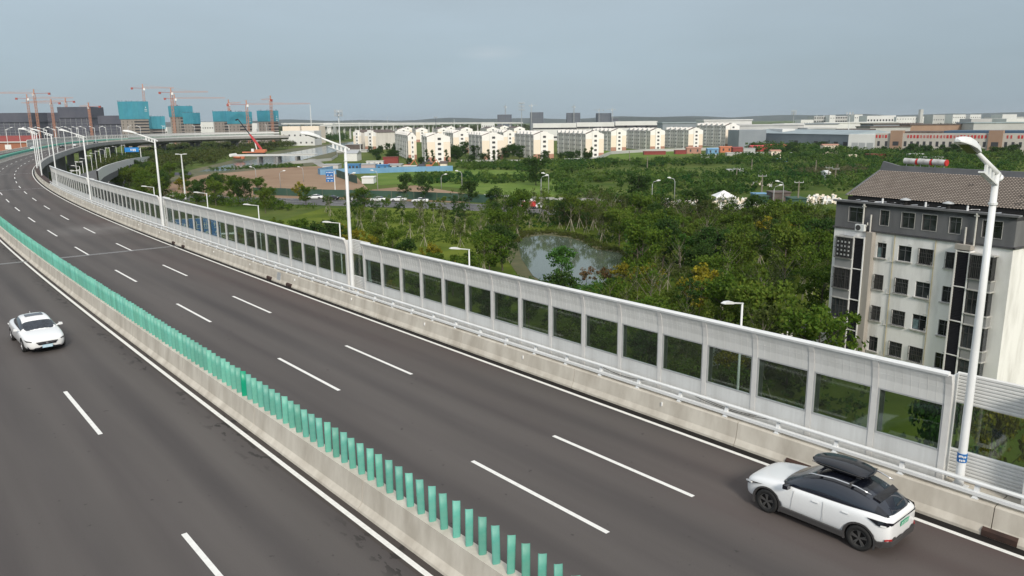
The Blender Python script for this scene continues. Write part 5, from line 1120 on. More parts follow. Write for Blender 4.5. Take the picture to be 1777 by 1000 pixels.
bush_mass('factory_hedge', fast_scatter(pix([(1285, 250), (1480, 252), (1485, 272), (1400, 274), (1300, 262)]), 240), 3, 6.5, 7, 'scrub', 22, .6, 'dark tree mass before the long grey shed', 'trees', 17)
bush_mass('factory_hedge', fast_scatter(pix([(1490, 263), (1777, 268), (1777, 282), (1500, 276)]), 230), 1.5, 4.5, 7, 'scrub', 22, .45, 'dark tree mass along the foot of the lettered factory', 'trees', 18)
bush_mass('pond_reeds', fast_scatter(pix([(885, 500), (925, 492), (960, 512), (1060, 500), (1085, 480), (1090, 500), (1060, 530), (900, 540)]), 150, (pix(POND),)), .5, 1.7, 1.4, 'bright', 22, .13, 'low green growth round the near shore of the pond', 'shore plants', 19)
bush_mass('shore_grass', fast_scatter(pix([(880, 424), (905, 405), (950, 401), (1000, 407), (1045, 426), (1100, 440), (1108, 470), (1085, 500), (1085, 450), (1040, 434), (1010, 419), (985, 411), (945, 407), (912, 411), (897, 424)]), 260, (pix(POND),)), .25, .9, 1.2, 'willow', 16, .10, 'rough grass tufts on the muddy far shore of the pond', 'grass', 23)
bush_mass('lawn_tufts', fast_scatter(pix([(560, 366), (830, 374), (890, 400), (885, 430), (700, 420), (620, 398)]), 420), .15, .8, 2.0, 'mid', 12, .12, 'rough tufts and weeds on the open park lawn', 'grass', 24)
bush_mass('yellow_bushes', fast_scatter(pix([(1080, 505), (1240, 552), (1235, 575), (1050, 525)]), 60), 1.2, 3.0, 2.2, 'lime', 30, .14, 'yellow green bushes right of the pond above the barrier', 'bushes', 25)
# far low hills
for k, (x0, x1, D_, hh_, lb_) in enumerate(((-6500, 7000, 7600, 62, 0), (500, 1500, 5600, 52, 1), (-1200, -2600, 6400, 60, 2))):
    V = []; n_ = 80
    for i in range(n_ + 1):
        x = x0 + (x1 - x0) * i / n_; w = 1 if k == 0 else math.sin(math.pi * i / n_) ** .5
        h_ = hh_ * w * (.55 + .45 * (.5 + .5 * math.sin(x * .0021 + k) * math.cos(x * .0057 + 2 * k)))
        V += [(x, D_, G), (x, D_ + 60, G + h_), (x, D_ + 900, G + h_ * .9)]
    F = [(3 * i + j, 3 * i + 3 + j, 3 * i + 4 + j, 3 * i + 1 + j) for i in range(n_) for j in (0, 1)]
    o = obj('hills', tri_mesh('hills', V, F, M['farhaze'], True)); o['kind'] = 'structure'

# ------------------------------------------------------------------ cream apartments beyond the scrub
M['cream'] = mat('cream_render', (.86, .75, .63), .9, c2=(.82, .71, .58), scale=.1)
M['apwhite'] = mat('apartment_white', (.88, .86, .83), .9, c2=(.82, .80, .77), scale=.15)
M['apgrey'] = mat('apartment_side', (.76, .72, .67), .9, c2=(.64, .60, .555), scale=.25, mapscale=(1, 1, .4))
M['brickpink'] = mat('pink_brick', (.46, .25, .18), .9, c2=(.38, .20, .15), scale=1.0)
M['darkroof'] = mat('dark_roof', (.085, .065, .058), .85, c2=(.14, .11, .10), scale=.4)
M['palewall'] = mat('pale_wall', (.50, .50, .49), .85, c2=(.42, .42, .41), scale=.05)
M['whitewall'] = mat('white_wall', (.72, .72, .71), .85, c2=(.62, .62, .61), scale=.05)
M['tanwall'] = mat('tan_wall', (.36, .235, .165), .9, c2=(.31, .20, .14), scale=.1)
M['greyshed'] = mat('grey_shed', (.26, .29, .32), .7, c2=(.22, .25, .28), scale=.1)
M['shedroof'] = mat('shed_roof', (.30, .36, .38), .6, c2=(.25, .30, .32), scale=.1)
M['bluepaint'] = mat('blue_steel', (.045, .19, .42), .6, c2=(.07, .24, .48), scale=.3)
M['skyblue'] = mat('blue_hoarding', (.17, .34, .52), .7, c2=(.13, .28, .45), scale=.2)
M['greenh'] = mat('green_hoarding', (.030, .075, .055), .8, c2=(.045, .095, .07), scale=.2)
M['redroof'] = mat('red_roof', (.24, .05, .04), .7, c2=(.23, .03, .028), scale=.5)
M['orange'] = mat('crane_orange', (.52, .17, .08), .6)
M['masto'] = mat('faded_orange', (.50, .24, .16), .7)
M['cranered'] = mat('crane_red', (.50, .045, .05), .5)
M['cranew'] = mat('counterweight_red', (.36, .08, .06), .7)
M['teal'] = mat('teal_screen', (.055, .29, .39), .75, c2=(.045, .25, .34), scale=.12, objrand=.08)
M['rawconc'] = mat('raw_concrete', (.33, .29, .265), .95, c2=(.27, .235, .215), scale=.12)
M['net'] = mat('dark_net', (.075, .080, .110), .9, c2=(.105, .105, .135), scale=.08, mapscale=(1, 1, .5))
M['sidewin'] = mat('side_window', (.30, .28, .265), .4, c2=(.18, .17, .165), scale=.5)
M['farwin'] = mat('far_window', (.05, .05, .055), .3)
def apartment(u, v, wpx, L, label, ang=13.0, group='cream apartment blocks beyond the scrub', floors=5, rear=False):
    x0, y0 = P(u, v); D_ = y0; w = wpx * D_ / 1340.0 / math.cos(R(ang)) ; hg = 2.8 * floors; A = R(ang)
    t = thing('cream_apartment_block', label, 'apartment building', (x0, y0, G), A, group)
    b = MB(); b.box(.01, w - .01, .01, L, 0, hg, 'b'); obj('wall', b, M['apgrey'], t)
    g = MB(); g.poly([(0, 0, hg), (w, 0, hg), (w * .5, 0, hg + 2.2)]); g.poly([(0, .3, hg), (w, .3, hg), (w * .5, .3, hg + 2.2)]); obj('gable_top', g, M['apwhite'], t, kind='stuff')
    g = MB(); g.quad((0, 0, 2.8), (w * .34, 0, 2.8), (w * .34, 0, hg - 2.8), (0, 0, hg - 2.8)); g.quad((w * .70, 0, 2.8), (w, 0, 2.8), (w, 0, hg - 2.8), (w * .70, 0, hg - 2.8)); obj('gable_wall', g, M['cream'], t, kind='stuff')
    g = MB(); g.quad((0, 0, hg - 2.8), (w * .34, 0, hg - 2.8), (w * .34, 0, hg), (0, 0, hg)); g.quad((w * .70, 0, hg - 2.8), (w, 0, hg - 2.8), (w, 0, hg), (w * .70, 0, hg)); obj('top_storey', g, M['apwhite'], t, kind='stuff')
    g = MB(); g.quad((0, 0, 0), (w * .34, 0, 0), (w * .34, 0, 2.8), (0, 0, 2.8)); g.quad((w * .70, 0, 0), (w, 0, 0), (w, 0, 2.8), (w * .70, 0, 2.8)); obj('brick_base', g, M['brickpink'], t, kind='stuff')
    g = MB(); g.box(w * .34, w * .70, -.6, 1.5, 0, hg + (.3 if rear else 1.9)); obj('stair_tower', g, M['apwhite'], t)
    for k in range(floors):
        g = MB(); z = 1.1 + 2.8 * k; g.box(w * .455, w * .595, -.68, -.603, z, z + 1.25); o = obj('window', g, M['farwin'], t)
    # long side: windows, balconies, downpipes
    wi = MB(); bal = MB(); n = int(L // 3.1)
    for k in range(floors):
        for j in range(n):
            y = 1.6 + j * 3.1; z = 1.0 + 2.8 * k
            if j % 4 == 2: bal.box(-.5, 0, y - .3, y + 1.9, z - .9, z + 1.75); wi.box(-.53, -.505, y - .1, y + 1.7, z + .35, z + 1.25)
            else: wi.box(-.05, -.01, y, y + 1.1, z + .1, z + 1.2)
    obj('side_windows', wi, M['sidewin'], t, kind='stuff'); obj('side_balconies', bal, M['apwhite'], t, kind='stuff')
    r_ = MB(); r_.prism([(-.4, hg), (w * .5, hg + 2.4), (w + .4, hg)], 'y', 1.6, L + .3); obj('roof', r_, M['darkroof'], t)
    for j in range(0 if rear else int(L // 9) + 1):
        d = MB(); y = 4.0 + j * 9
        if y > L - 2: break
        d.add([(-.3, y, hg), (-.3, y + 2.6, hg), (-.3, y + 2.6, hg + 1.9), (-.3, y, hg + 1.9), (w * .42, y, hg + 2.4), (w * .42, y + 2.6, hg + 2.4), (w*.42, y, hg+1), (w*.42, y+2.6, hg+1)], [(0, 3, 2, 1), (3, 4, 5, 2), (0, 6, 4, 3), (1, 2, 5, 7)]); obj('dormer', d, M['apwhite'], t)
    p = MB(); p.box(-.15, 0, .0, L, hg, hg + .5); obj('parapet', p, M['apwhite'], t)
    return t
apartment(742, 282, 39, 22, 'cream apartment block with a white stair tower, in front of the leftmost long grey facade')
apartment(709, 277, 14, 95, 'leftmost long grey-sided apartment block, its side facing the river', 13)
apartment(787, 266, 28, 40, 'cream apartment block set back between the two front blocks at the left')
apartment(837, 278, 37, 45, 'cream apartment block third from the left, right of the set-back one')
apartment(874, 265, 21, 40, 'cream apartment block set back behind the third from the left')
apartment(926, 276, 35, 48, 'cream apartment block behind the single tall dark tree')
apartment(1016, 274, 32, 60, 'cream apartment block in the middle with a long grey side, above the pond')
apartment(1060, 262.5, 27, 45, 'cream apartment block beside the lawn, its left neighbour in front')
apartment(1128, 261, 26, 48, 'cream apartment block centred above the lawn and red sheds')
apartment(1194, 259, 26, 44, 'cream apartment block second from the right end of the row')
apartment(1258, 256, 25, 52, 'cream apartment block at the right end of the row', floors=6)
apartment(634, 260, 21, 26, 'cream stepped apartment block left of the row, near the river', -30)
apartment(614, 259, 15, 22, 'smaller cream block at the far left beside the river', -30)
for i, (u, v, w) in enumerate(((690, 248, 20), (722, 247, 20), (760, 247, 19), (800, 246, 20), (845, 246, 20), (892, 245, 19), (938, 244, 18), (975, 244, 18), (1040, 243, 18), (1085, 242, 17), (1150, 240, 17), (1210, 239, 16), (700, 240, 15), (775, 239, 15), (868, 238, 15))):
    apartment(u, v, w, 38, 'brown-roofed block in the crowded rows behind the front apartments', 13, 'rear apartment rows', rear=True)
x_ = MB(); a_, b_ = P(640, 288), P(1035, 280)
bw = thing('boundary_wall', 'long pale boundary wall in front of the cream apartments', 'wall'); prev = None
for u, v in ((800, 284), (900, 284), (960, 283), (1035, 279), (1060, 268), (1120, 264), (1200, 262), (1260, 260)):
    p = P(u, v)
    if prev: mb = MB(); mb.bar((*prev, G + 1.0), (*p, G + 1.0), .3, 2.0); obj('wall_panel', mb, M['palewall'], bw)
    prev = p

# ------------------------------------------------------------------ far buildings, placed by distance
def block(u0, u1, vt, D_, m, label, cat='building', name='industrial_building', depth=30, roof=None, rows=0, wm=None, group=None, base=None, bays=0, wsize=(1.6, 1.6), ang=0):
    xa = Q(u0, vt, D_); xb = Q(u1, vt, D_); h = (xa[2] + xb[2]) / 2 - G; w = xb[0] - xa[0]
    t = thing(name, label, cat, (xa[0], D_, G), R(ang), group)
    mb = MB(); mb.box(0, w, 0, depth, 0, h); obj('wall', mb, m, t)
    if roof: mb = MB(); mb.box(-.6, w + .6, -.8, depth + .6, h + .003, h + .9 + w * .002); obj('roof', mb, roof, t)
    if rows:
        mb = MB(); n = bays or max(2, int(w // 4.5)); hh_ = h / rows
        for k in range(rows):
            for j in range(n):
                cx_ = w * (j + .5) / n; mb.box(cx_ - wsize[0] / 2, cx_ + wsize[0] / 2, -.12, -.02, hh_ * k + hh_ * .3, hh_ * k + hh_ * .3 + min(wsize[1], hh_ * .6))
        obj('windows', mb, wm or M['farwin'], t, kind='stuff')
    return t
W, PA, GS, TA = M['whitewall'], M['palewall'], M['greyshed'], M['tanwall']
block(925, 1000, 214, 900, W, 'long white works building, left part, behind the middle apartments', rows=2, wsize=(9, 1.8), bays=6)
block(1001, 1066, 212.5, 905, W, 'long white works building, middle part, with dark strip windows', rows=2, wsize=(14, 2.2), bays=3)
block(1068, 1141, 210.5, 910, W, 'long white works building, right part, higher than the rest', rows=2, wsize=(14, 2.6), bays=4)
block(1150, 1222, 214, 800, GS, 'low grey works roof behind the apartments at the right', roof=M['shedroof'])
block(1222, 1305, 209.5, 700, W, 'white flat-roofed hall right of the last cream block', roof=W, rows=2, wsize=(10, 2), bays=5)
block(1283, 1395, 218, 640, PA, 'pale works hall with square windows at the left of the long shed', rows=2, wsize=(3.5, 2.4), bays=12, roof=PA)
block(1283, 1330, 226, 590, GS, 'small grey hall beside the last apartment block')
block(1361, 1396, 214.5, 660, W, 'cream works office with small windows', rows=2, bays=6)
block(1358, 1380, 224, 600, W, 'small white hut before the works office', rows=1, bays=4)
block(1396, 1455, 216, 700, W, 'white low hall with dark roof edge', roof=GS)
block(1402, 1450, 224, 620, W, 'white shed with a flat pale roof in front of the low hall', roof=PA)
block(1455, 1520, 224, 640, M['darkroof'], 'brownish roofed shed behind the long factory')
block(1430, 1560, 213.5, 950, W, 'long white roofed hall in the industrial estate', roof=W)
block(1413, 1520, 201.5, 1500, PA, 'distant grey estate block with rows of windows, left', rows=4, bays=26, wsize=(3, 2.5))
block(1440, 1450, 200, 1480, W, 'slim white tower of the distant grey estate', rows=3, bays=2)
block(1483, 1497, 199, 1450, W, 'small white gabled block in the distant estate', rows=3, bays=4)
block(1505, 1552, 201, 1300, W, 'white office with one row of dark windows in the estate', rows=2, bays=9, wsize=(2.4, 3))
block(1530, 1555, 200.5, 1600, W, 'white gabled estate block left of the clock-like tower', rows=3, bays=5)
block(1556, 1620, 202.5, 1550, W, 'long white estate hall at the foot of the tall square tower', rows=3, bays=14)
block(1598, 1603, 190, 1540, PA, 'tall square tower with a small top over the estate', cat='tower', name='water_tower', depth=8)
block(1613, 1652, 202, 1600, PA, 'grey estate block right of the tall tower', rows=3, bays=10)
block(1654, 1676, 199, 1500, W, 'cream estate block with arched windows, left of two', rows=3, bays=6)
block(1684, 1703, 199, 1500, W, 'cream estate block with arched windows, right of two', rows=3, bays=5)
block(1686, 1750, 206, 1150, PA, 'grey warehouse at the right with roller doors', rows=1, bays=5, wsize=(5, 6))
block(1747, 1790, 206, 1000, W, 'white and tan stepped building at the right edge', rows=1, bays=4, wsize=(5, 6))
block(1516, 1600, 216, 800, M['greyshed'], 'dark roofed hall in front of the white estate halls', roof=M['darkroof'])
block(1580, 1670, 217, 780, TA, 'long tan brick hall with a flat dark roof', roof=M['darkroof'])
block(1670, 1700, 217.5, 780, TA, 'short tan brick hall next to the long one')
block(1690, 1790, 214, 760, PA, 'low blue-grey roofed warehouse at the right edge', roof=M['shedroof'])
block(1510, 1580, 221, 740, M['palewall'], 'pale roofed hall left of the tan brick hall', roof=M['darkroof'])
for i, (u0, u1, vt) in enumerate(((1552, 1575, 206.5), (1620, 1655, 208.5), (1700, 1720, 207.5), (1460, 1480, 207), (1725, 1777, 203), (1390, 1412, 208), (1620, 1640, 199.5), (1740, 1765, 198.5))): block(u0, u1, vt, 1700 - 60 * i, W if i % 2 else PA, 'small pale building scattered in the hazy estate at the right', rows=2, bays=5, group='small estate buildings')
for i, (u0, u1, vt, D_) in enumerate(((490, 520, 219.5, 900), (523, 553, 219, 880), (558, 577, 214.5, 1300), (345, 370, 212, 1100), (372, 388, 216, 1000), (487, 545, 227.5, 800), (268, 290, 221, 950), (408, 445, 224, 850), (437, 446, 214, 900), (890 - 55, 858, 212.5, 1400))):
    block(u0, u1, vt, D_, (M['cream'] if i < 2 else W), ('cream office block left of the white mast', 'cream office block behind the white mast', 'distant white hall right of the white mast', 'white block between two teal towers', 'small pale block beside the teal tower', 'long pale canopy building left of the river', 'pale shed behind the low teal screen', 'pale frame building behind the red crane boom', 'white stacked block between teal towers', 'white ribbed tank hall far beyond the apartments')[i], rows=2, bays=6)
# railway viaduct on the horizon
vd = thing('viaduct', 'long pale railway viaduct running along the horizon behind the apartments', 'viaduct')
for u0, v0, u1, v1, D0, D1 in ((490, 215.0, 905, 213.5, 1250, 1650), (560, 218.5, 760, 215.5, 1050, 1400)):
    a_, b_ = Vector(Q(u0, v0, D0)), Vector(Q(u1, v1, D1)); mb = MB(); mb.bar(a_, b_, 8, 2.4); obj('viaduct_deck', mb, W, vd)
    mb = MB(); n = 24
    for k in range(n): q = a_.lerp(b_, (k + .5) / n); mb.box(q.x - 1.2, q.x + 1.2, q.y - 1, q.y + 1, G, q.z - 1.21)
    obj('viaduct_piers', mb, PA, vd, kind='stuff')
# factory with red lettering: runs towards the right
fa = thing('factory', 'long beige factory with red rooftop lettering and two brick-orange bays', 'factory')
A0, A1 = Vector((*Q(1472, 246, 520)[:2], G)), Vector((*Q(1800, 246, 455)[:2], G)); fd = (A1 - A0); fL = fd.length; fa.location = A0; fa.rotation_euler = (0, 0, math.atan2(fd.y, fd.x))
def fx(u):     # distance along the factory for a pixel column
    best = min(range(400), key=lambda k: abs((lambda q: 888.5 + 1340 * q.x / (q.y * .977))(A0 + fd * (k / 399.0)) - u)); return fL * best / 399.0
Hf = 12.2
mb = MB(); mb.box(fx(1525), fL, 0, 40, 0, Hf); obj('wall', mb, mat('factory_beige', (.52, .49, .44), .9, c2=(.46, .43, .39), scale=.1), fa)
mb = MB(); mb.box(0, fx(1525) - .02, 0, 38, 0, Hf - .6); obj('white_wing', mb, W, fa)
for ua, ub in ((1552, 1573), (1723, 1748)):
    mb = MB(); mb.box(fx(ua), fx(ub), -1.2, 6, 0, Hf + 1.8); obj('orange_bay', mb, TA, fa)
    mb = MB(); mb.box(fx(ua) + 1.8, fx(ub) - 1.8, -1.26, -1.21, 4.6, 7.2); obj('bay_window', mb, M['farwin'], fa)
mb = MB()
for ua, ub in ((1525, 1552), (1573, 1723), (1748, 1800)):
    a, b = fx(ua), fx(ub); n = max(2, int((b - a) / 3.6))
    for j in range(n):
        c = a + (b - a) * (j + .5) / n; mb.box(c - .75, c + .75, -.08, -.005, 4.2, 7.3); mb.box(c - .75, c + .75, -.08, -.005, .6, 3.0)
obj('windows', mb, M['farwin'], fa, kind='stuff')
mb = MB(); rr = random.Random(4); xx = fx(1526)
while xx < fL - 2:
    in_bay = any(fx(a) - 2 < xx < fx(b) + 1 for a, b in ((1552, 1573), (1723, 1748)))
    if not in_bay and rr.random() < .93:
        for q in range(3): mb.box(xx, xx + 1.15, -.10 - .01 * q, -.006, Hf - 2.7 + .6 * q, Hf - 2.45 + .6 * q)
        mb.box(xx + rr.choice((.05, .45, .8)), xx + rr.choice((1.0, .75)) + .2, -.13, -.005, Hf - 2.9, Hf - .95)
    xx += 1.85
obj('red_characters', mb, M['redcap'], fa, kind='stuff')
mb = MB(); mb.box(fx(1640), fL, 8, 40, Hf + .01, Hf + 1.5); obj('blue_roof', mb, mat('navy_roof', (.035, .075, .13), .6), fa); mb = MB(); mb.box(fx(1573), fx(1640), 5, 30, Hf + .01, Hf + 1.2); obj('rear_roof', mb, M['darkroof'], fa)
mb = MB()
for ua in (1490, 1503, 1517): mb.box(fx(ua) - 2, fx(ua) + 2, -.06, -.005, .3, 6.2)
obj('roller_doors', mb, M['galv'], fa, kind='stuff')
sh = thing('long_shed', 'long grey-blue industrial shed left of the lettered factory', 'shed'); B0, B1 = Vector((*Q(1285, 240, 640)[:2], G)), Vector((*Q(1479, 240, 522)[:2], G)); bd = B1 - B0; sh.location = B0; sh.rotation_euler = (0, 0, math.atan2(bd.y, bd.x)); bL = bd.length
mb = MB(); mb.box(0, bL, 0, 40, 0, 11.2); obj('wall', mb, GS, sh); mb = MB(); mb.prism([(-.6, 11.2), (20, 14.0), (40.6, 11.2)], 'x', -.5, bL + .5); obj('roof', mb, M['shedroof'], sh)
for f_ in (.55, .72, .80, .88, .95): mb = MB(); mb.box(bL * f_ - 2, bL * f_ + 2, -.06, -.005, .3, 6.4); obj('shed_door', mb, M['farwin'], sh)

# ------------------------------------------------------------------ housing towers under construction
def tower(u0, uc, u1, vt, vb, D_, label, marks=False, name='construction_tower'):
    """screened upper storeys (vt..vb in the picture), bare frame below; corner towards the camera at uc"""
    a, c, b = Q(u0, vt, D_ + 7), Q(uc, vt, D_), Q(u1, vt, D_ + 9); t = thing(name, label, 'tower block', (c[0], c[1], G), 0, 'teal-screened towers under construction')
    pa = Vector((a[0] - c[0], a[1] - c[1])); pb = Vector((b[0] - c[0], b[1] - c[1])); pd = pa + pb; zt = c[2] - G; zb = Q(uc, vb, D_)[2] - G
    def shell(k, z0, z1, k2=None):
        k2 = k2 or k; mb = MB(); cen = pd / 2
        def rp(p, kk): return cen + (p - cen) * kk
        q0 = [rp(p, k) for p in (Vector((0, 0)), pb, pd, pa)]; q1 = [rp(p, k2) for p in (Vector((0, 0)), pb, pd, pa)]
        mb.add([(*p, z0) for p in q0] + [(*p, z1) for p in q1], [(0, 1, 5, 4), (1, 2, 6, 5), (2, 3, 7, 6), (3, 0, 4, 7), (4, 5, 6, 7)]); return mb
    obj('frame_body', shell(.90, 0, zb + 1), M['rawconc'], t)
    for p, n_ in ((pa, 'screen'), (pb, 'screen')):
        nn = 3; d = p.normalized(); L_ = p.length
        for k in range(nn):
            f0, f1 = k / nn + .006, (k + 1) / nn - .006; mb = MB(); cen = pd / 2
            q = [cen + (p * f - cen) * s_ for f in (f0, f1) for s_ in (.97, 1.0)]
            off = (k % 2) * .3
            back = (cen - p * .5).normalized() * (.6)
            mb.add([(*(p * f0 * .98 + cen * .02), zb), (*(p * f1 * .98 + cen * .02), zb), (*(p * f1), zt), (*(p * f0), zt), (*(p * f0 * .98 + cen * .02 + back), zb), (*(p * f1 * .98 + cen * .02 + back), zb), (*(p * f1 + back), zt), (*(p * f0 + back), zt)], [(0, 1, 2, 3), (5, 4, 7, 6), (0, 4, 5, 1), (3, 2, 6, 7), (1, 5, 6, 2), (4, 0, 3, 7)])
            obj('screen', mb, M['teal'], t)
    obj('upper_core', shell(.93, zb + 1.01, zt - 1), M['teal'], t)
    mb = MB(); fl = 2.9; k = 0; cen = pd / 2
    while 1 + k * fl < zb - 1.5:
        z = 1 + k * fl
        for p, cols_ in ((pa, 3), (pb, 6)):
            for j in range(cols_):
                f = (j + .5) / cols_; half = .5 * (1.0 if p is pa else 2.6) / p.length
                o_ = (cen - p * .5).normalized() * (.045 * cen.length)
                c0 = cen + (p * (f - half) - cen) * .90 - (cen - p * .5).normalized() * .06; c1 = cen + (p * (f + half) - cen) * .90 - (cen - p * .5).normalized() * .06
                mb.quad((*c0, z + .4), (*c1, z + .4), (*c1, z + 2.0), (*c0, z + 2.0))
        k += 1
    obj('openings', mb, M['farwin'], t, kind='stuff')
    if marks:
        mb = MB(); f0 = pb * .70; f1 = pb * .86; n_ = (cen - pb * .5).normalized() * -.35
        for z, s_ in ((zt - 8, .4), (zt - 9.6, .4)): mb.bar((*(f0 + n_), z), (*(f1 + n_), z), .1, s_)
        mb.bar((*(pb * .77 + n_), zt - 6), (*(pb * .80 + n_), zt - 6), .1, 1.4); obj('banner_marks', mb, M['white'], t, kind='stuff')
    mb = MB()
    for k in range(14):
        f = random.random(); p = random.choice((pa, pb)) * f; mb.bar((*p, zt), (*p, zt + random.uniform(.3, 1.3)), .25)
    obj('rooftop_bars', mb, M['net'], t, kind='stuff'); return t
tower(203, 229, 257, 176, 207, 800, 'tallest teal-screened tower with white marks, left of the others', True)
tower(256, 262, 286, 202, 224, 860, 'low teal screen tucked right of the tallest tower')
tower(291, 311, 334, 184, 203, 800, 'second teal-screened tower, an orange crane standing before it')
tower(316, 334, 347, 196, 215, 760, 'lower teal-screened tower in front of the second one')
tower(368, 388, 402, 193, 211, 820, 'teal-screened tower behind the one with the white emblem')
tower(392, 414, 437, 194, 215, 780, 'wide teal-screened tower with a white emblem behind the red boom', True)
tower(445, 464, 483, 192, 211, 790, 'rightmost teal-screened tower beside the tree belt', True)
def netted(u0, u1, vt, D_, label, slab=True):
    a, b = Q(u0, vt, D_), Q(u1, vt, D_); t = thing('netted_building', label, 'building', (a[0], D_, G), 0, 'dark netted buildings at the left'); w = b[0] - a[0]; h = a[2] - G
    mb = MB(); mb.box(0, w, 0, 30, 0, h * .72); obj('lower_net', mb, M['net'], t); mb = MB(); mb.box(-.8, w + .8, -1.2, 31, h * .72 + .01, h); obj('upper_net', mb, M['net'], t)
    mb = MB(); k = 0
    while k * 6 < w: mb.box(k * 6, k * 6 + .18, -.6, -.2, 0, h * .72 - .5); k += 1
    for z in range(3, int(h * .7), 3): mb.box(0, w, -.5, -.3, z, z + .15)
    obj('scaffold', mb, M['galv'], t, kind='stuff')
netted(-60, 54, 197, 900, 'dark netted building at the left edge under two orange cranes'); netted(60, 101, 196, 930, 'dark netted building between two orange crane masts'); netted(101, 153, 186, 880, 'tallest dark netted building, raised above its neighbours')
netted(153, 171, 218, 850, 'low dark netted part right of the tallest netted building'); netted(171, 209, 201, 850, 'dark netted building left of the tallest teal tower')
for i, (u0, u1, vt, lb_) in enumerate(((863, 888, 199, 'leftmost distant dark tower with a thin mast'), (920, 943, 195, 'distant dark tower right of the antenna mast'), (984, 1007, 196, 'distant dark tower with one crane centred on it'), (1036, 1061, 196.5, 'rightmost distant dark tower with two cranes'), (1061, 1073, 206, 'low dark annex right of the rightmost distant tower'))):
    block(u0, u1, vt, 1750, mat('far_tower', (.10, .115, .15), .7, c2=(.13, .145, .17), scale=.05), lb_, 'tower block', 'distant_tower', 24, rows=12, bays=8, wsize=(1.6, 1.2), wm=M['net'])

def tower_crane(u, vt, D_, jib, counter, rot, label, col='masto', vb=None):
    z = Q(u, vt, D_); x, y = z[0], z[1]; h = z[2] - G; t = thing('tower_crane', label, 'tower crane', (x, y, G), R(rot), 'tower cranes over the building sites'); m = M[col]
    mb = MB(); w = .85; n = int(h // 3)
    for sx_ in (-1, 1):
        for sy_ in (-1, 1): mb.bar((sx_ * w, sy_ * w, 0), (sx_ * w, sy_ * w, h - 5), .28)
    for k in range(n - 2):
        z0 = k * 3; s_ = 1 if k % 2 else -1
        for a, b in (((-s_, -1), (s_, -1)), ((-s_, 1), (s_, 1)), ((-1, -s_), (-1, s_)), ((1, -s_), (1, s_))): mb.bar((a[0] * w, a[1] * w, z0), (b[0] * w, b[1] * w, z0 + 3), .16)
    obj('mast', mb, m, t, kind='stuff')
    mb = MB(); mb.bar((0, 0, h - 5), (0, 0, h), .9, .9); obj('crane_head', mb, m, t)
    mb = MB(); zj = h - 4.2
    mb.bar((0, -.6, zj), (jib, -.6, zj + .3), .22); mb.bar((0, .6, zj), (jib, .6, zj + .3), .22); mb.bar((0, 0, zj + 1.4), (jib, 0, zj + 1.0), .22)
    k = 0
    while k < jib - 2.5: mb.bar((k, -.6, zj), (k + 1.25, 0, zj + 1.3), .1); mb.bar((k + 1.25, 0, zj + 1.3), (k + 2.5, .6, zj), .1); k += 2.5
    obj('jib', mb, m, t, kind='stuff')
    mb = MB(); mb.bar((0, 0, zj), (-counter, 0, zj + .2), 1.4, .35); obj('counter_jib', mb, M['cranew'] if col == 'masto' else m, t)
    mb = MB(); mb.box(-counter - .3, -counter + 1.7, -.8, .8, zj - 1.4, zj + .7); obj('counterweight', mb, M['cranew'] if col == 'masto' else M['galv'], t)
    mb = MB(); mb.box(.4, 2.2, -1.6, -.5, zj - 2.2, zj); obj('crane_cab', mb, M['white'], t)
    mb = MB(); mb.bar((0, 0, h), (jib * .6, 0, zj + 1.2), .08); mb.bar((0, 0, h), (-counter + 1, 0, zj + .3), .08); obj('tie_bars', mb, m, t, kind='stuff')
tower_crane(46, 164, 860, 45, 11, 15, 'orange tower crane second from the left, counterweight to the left'); tower_crane(58, 155, 820, 52, 15, 190, 'tallest orange tower crane at the far left with its jib out of frame')
tower_crane(88, 172, 840, 30, 9, 185, 'orange tower crane between the dark netted buildings'); tower_crane(113, 170, 900, 45, 11, 172, 'orange tower crane rising behind the tallest netted building')
tower_crane(153, 178, 840, 10, 13, 175, 'orange tower crane beside the tallest netted building'); tower_crane(247, 146, 830, 30, 11, 20, 'orange tower crane above the tallest teal tower')
tower_crane(296, 153, 770, 34, 11, 10, 'orange tower crane in front of the second teal tower'); tower_crane(302, 164, 830, 50, 10, 15, 'orange tower crane just behind the second teal tower')
tower_crane(396, 173, 850, 14, 0.6, -10, 'orange tower crane behind the emblem tower'); tower_crane(427, 174, 765, 60, 18, 8, 'orange tower crane in front of the emblem tower'); tower_crane(469, 166, 775, 12, 1.5, 155, 'orange tower crane in front of the rightmost teal tower')
tower_crane(877, 182, 1780, 4, 4, 40, 'thin grey crane on the leftmost distant dark tower', 'galv'); tower_crane(922, 180, 1740, 14, 5, 10, 'thin grey crane on the tower right of the antenna mast', 'galv'); tower_crane(996, 182, 1740, 6, 5, 30, 'thin crane centred on the distant dark tower', 'galv')
tower_crane(1040, 188, 1740, 14, 10, 170, 'thin crane at the left of the rightmost dark tower', 'galv'); tower_crane(1063, 187, 1740, 14, 6, 180, 'thin crane at the right of the rightmost dark tower', 'galv')

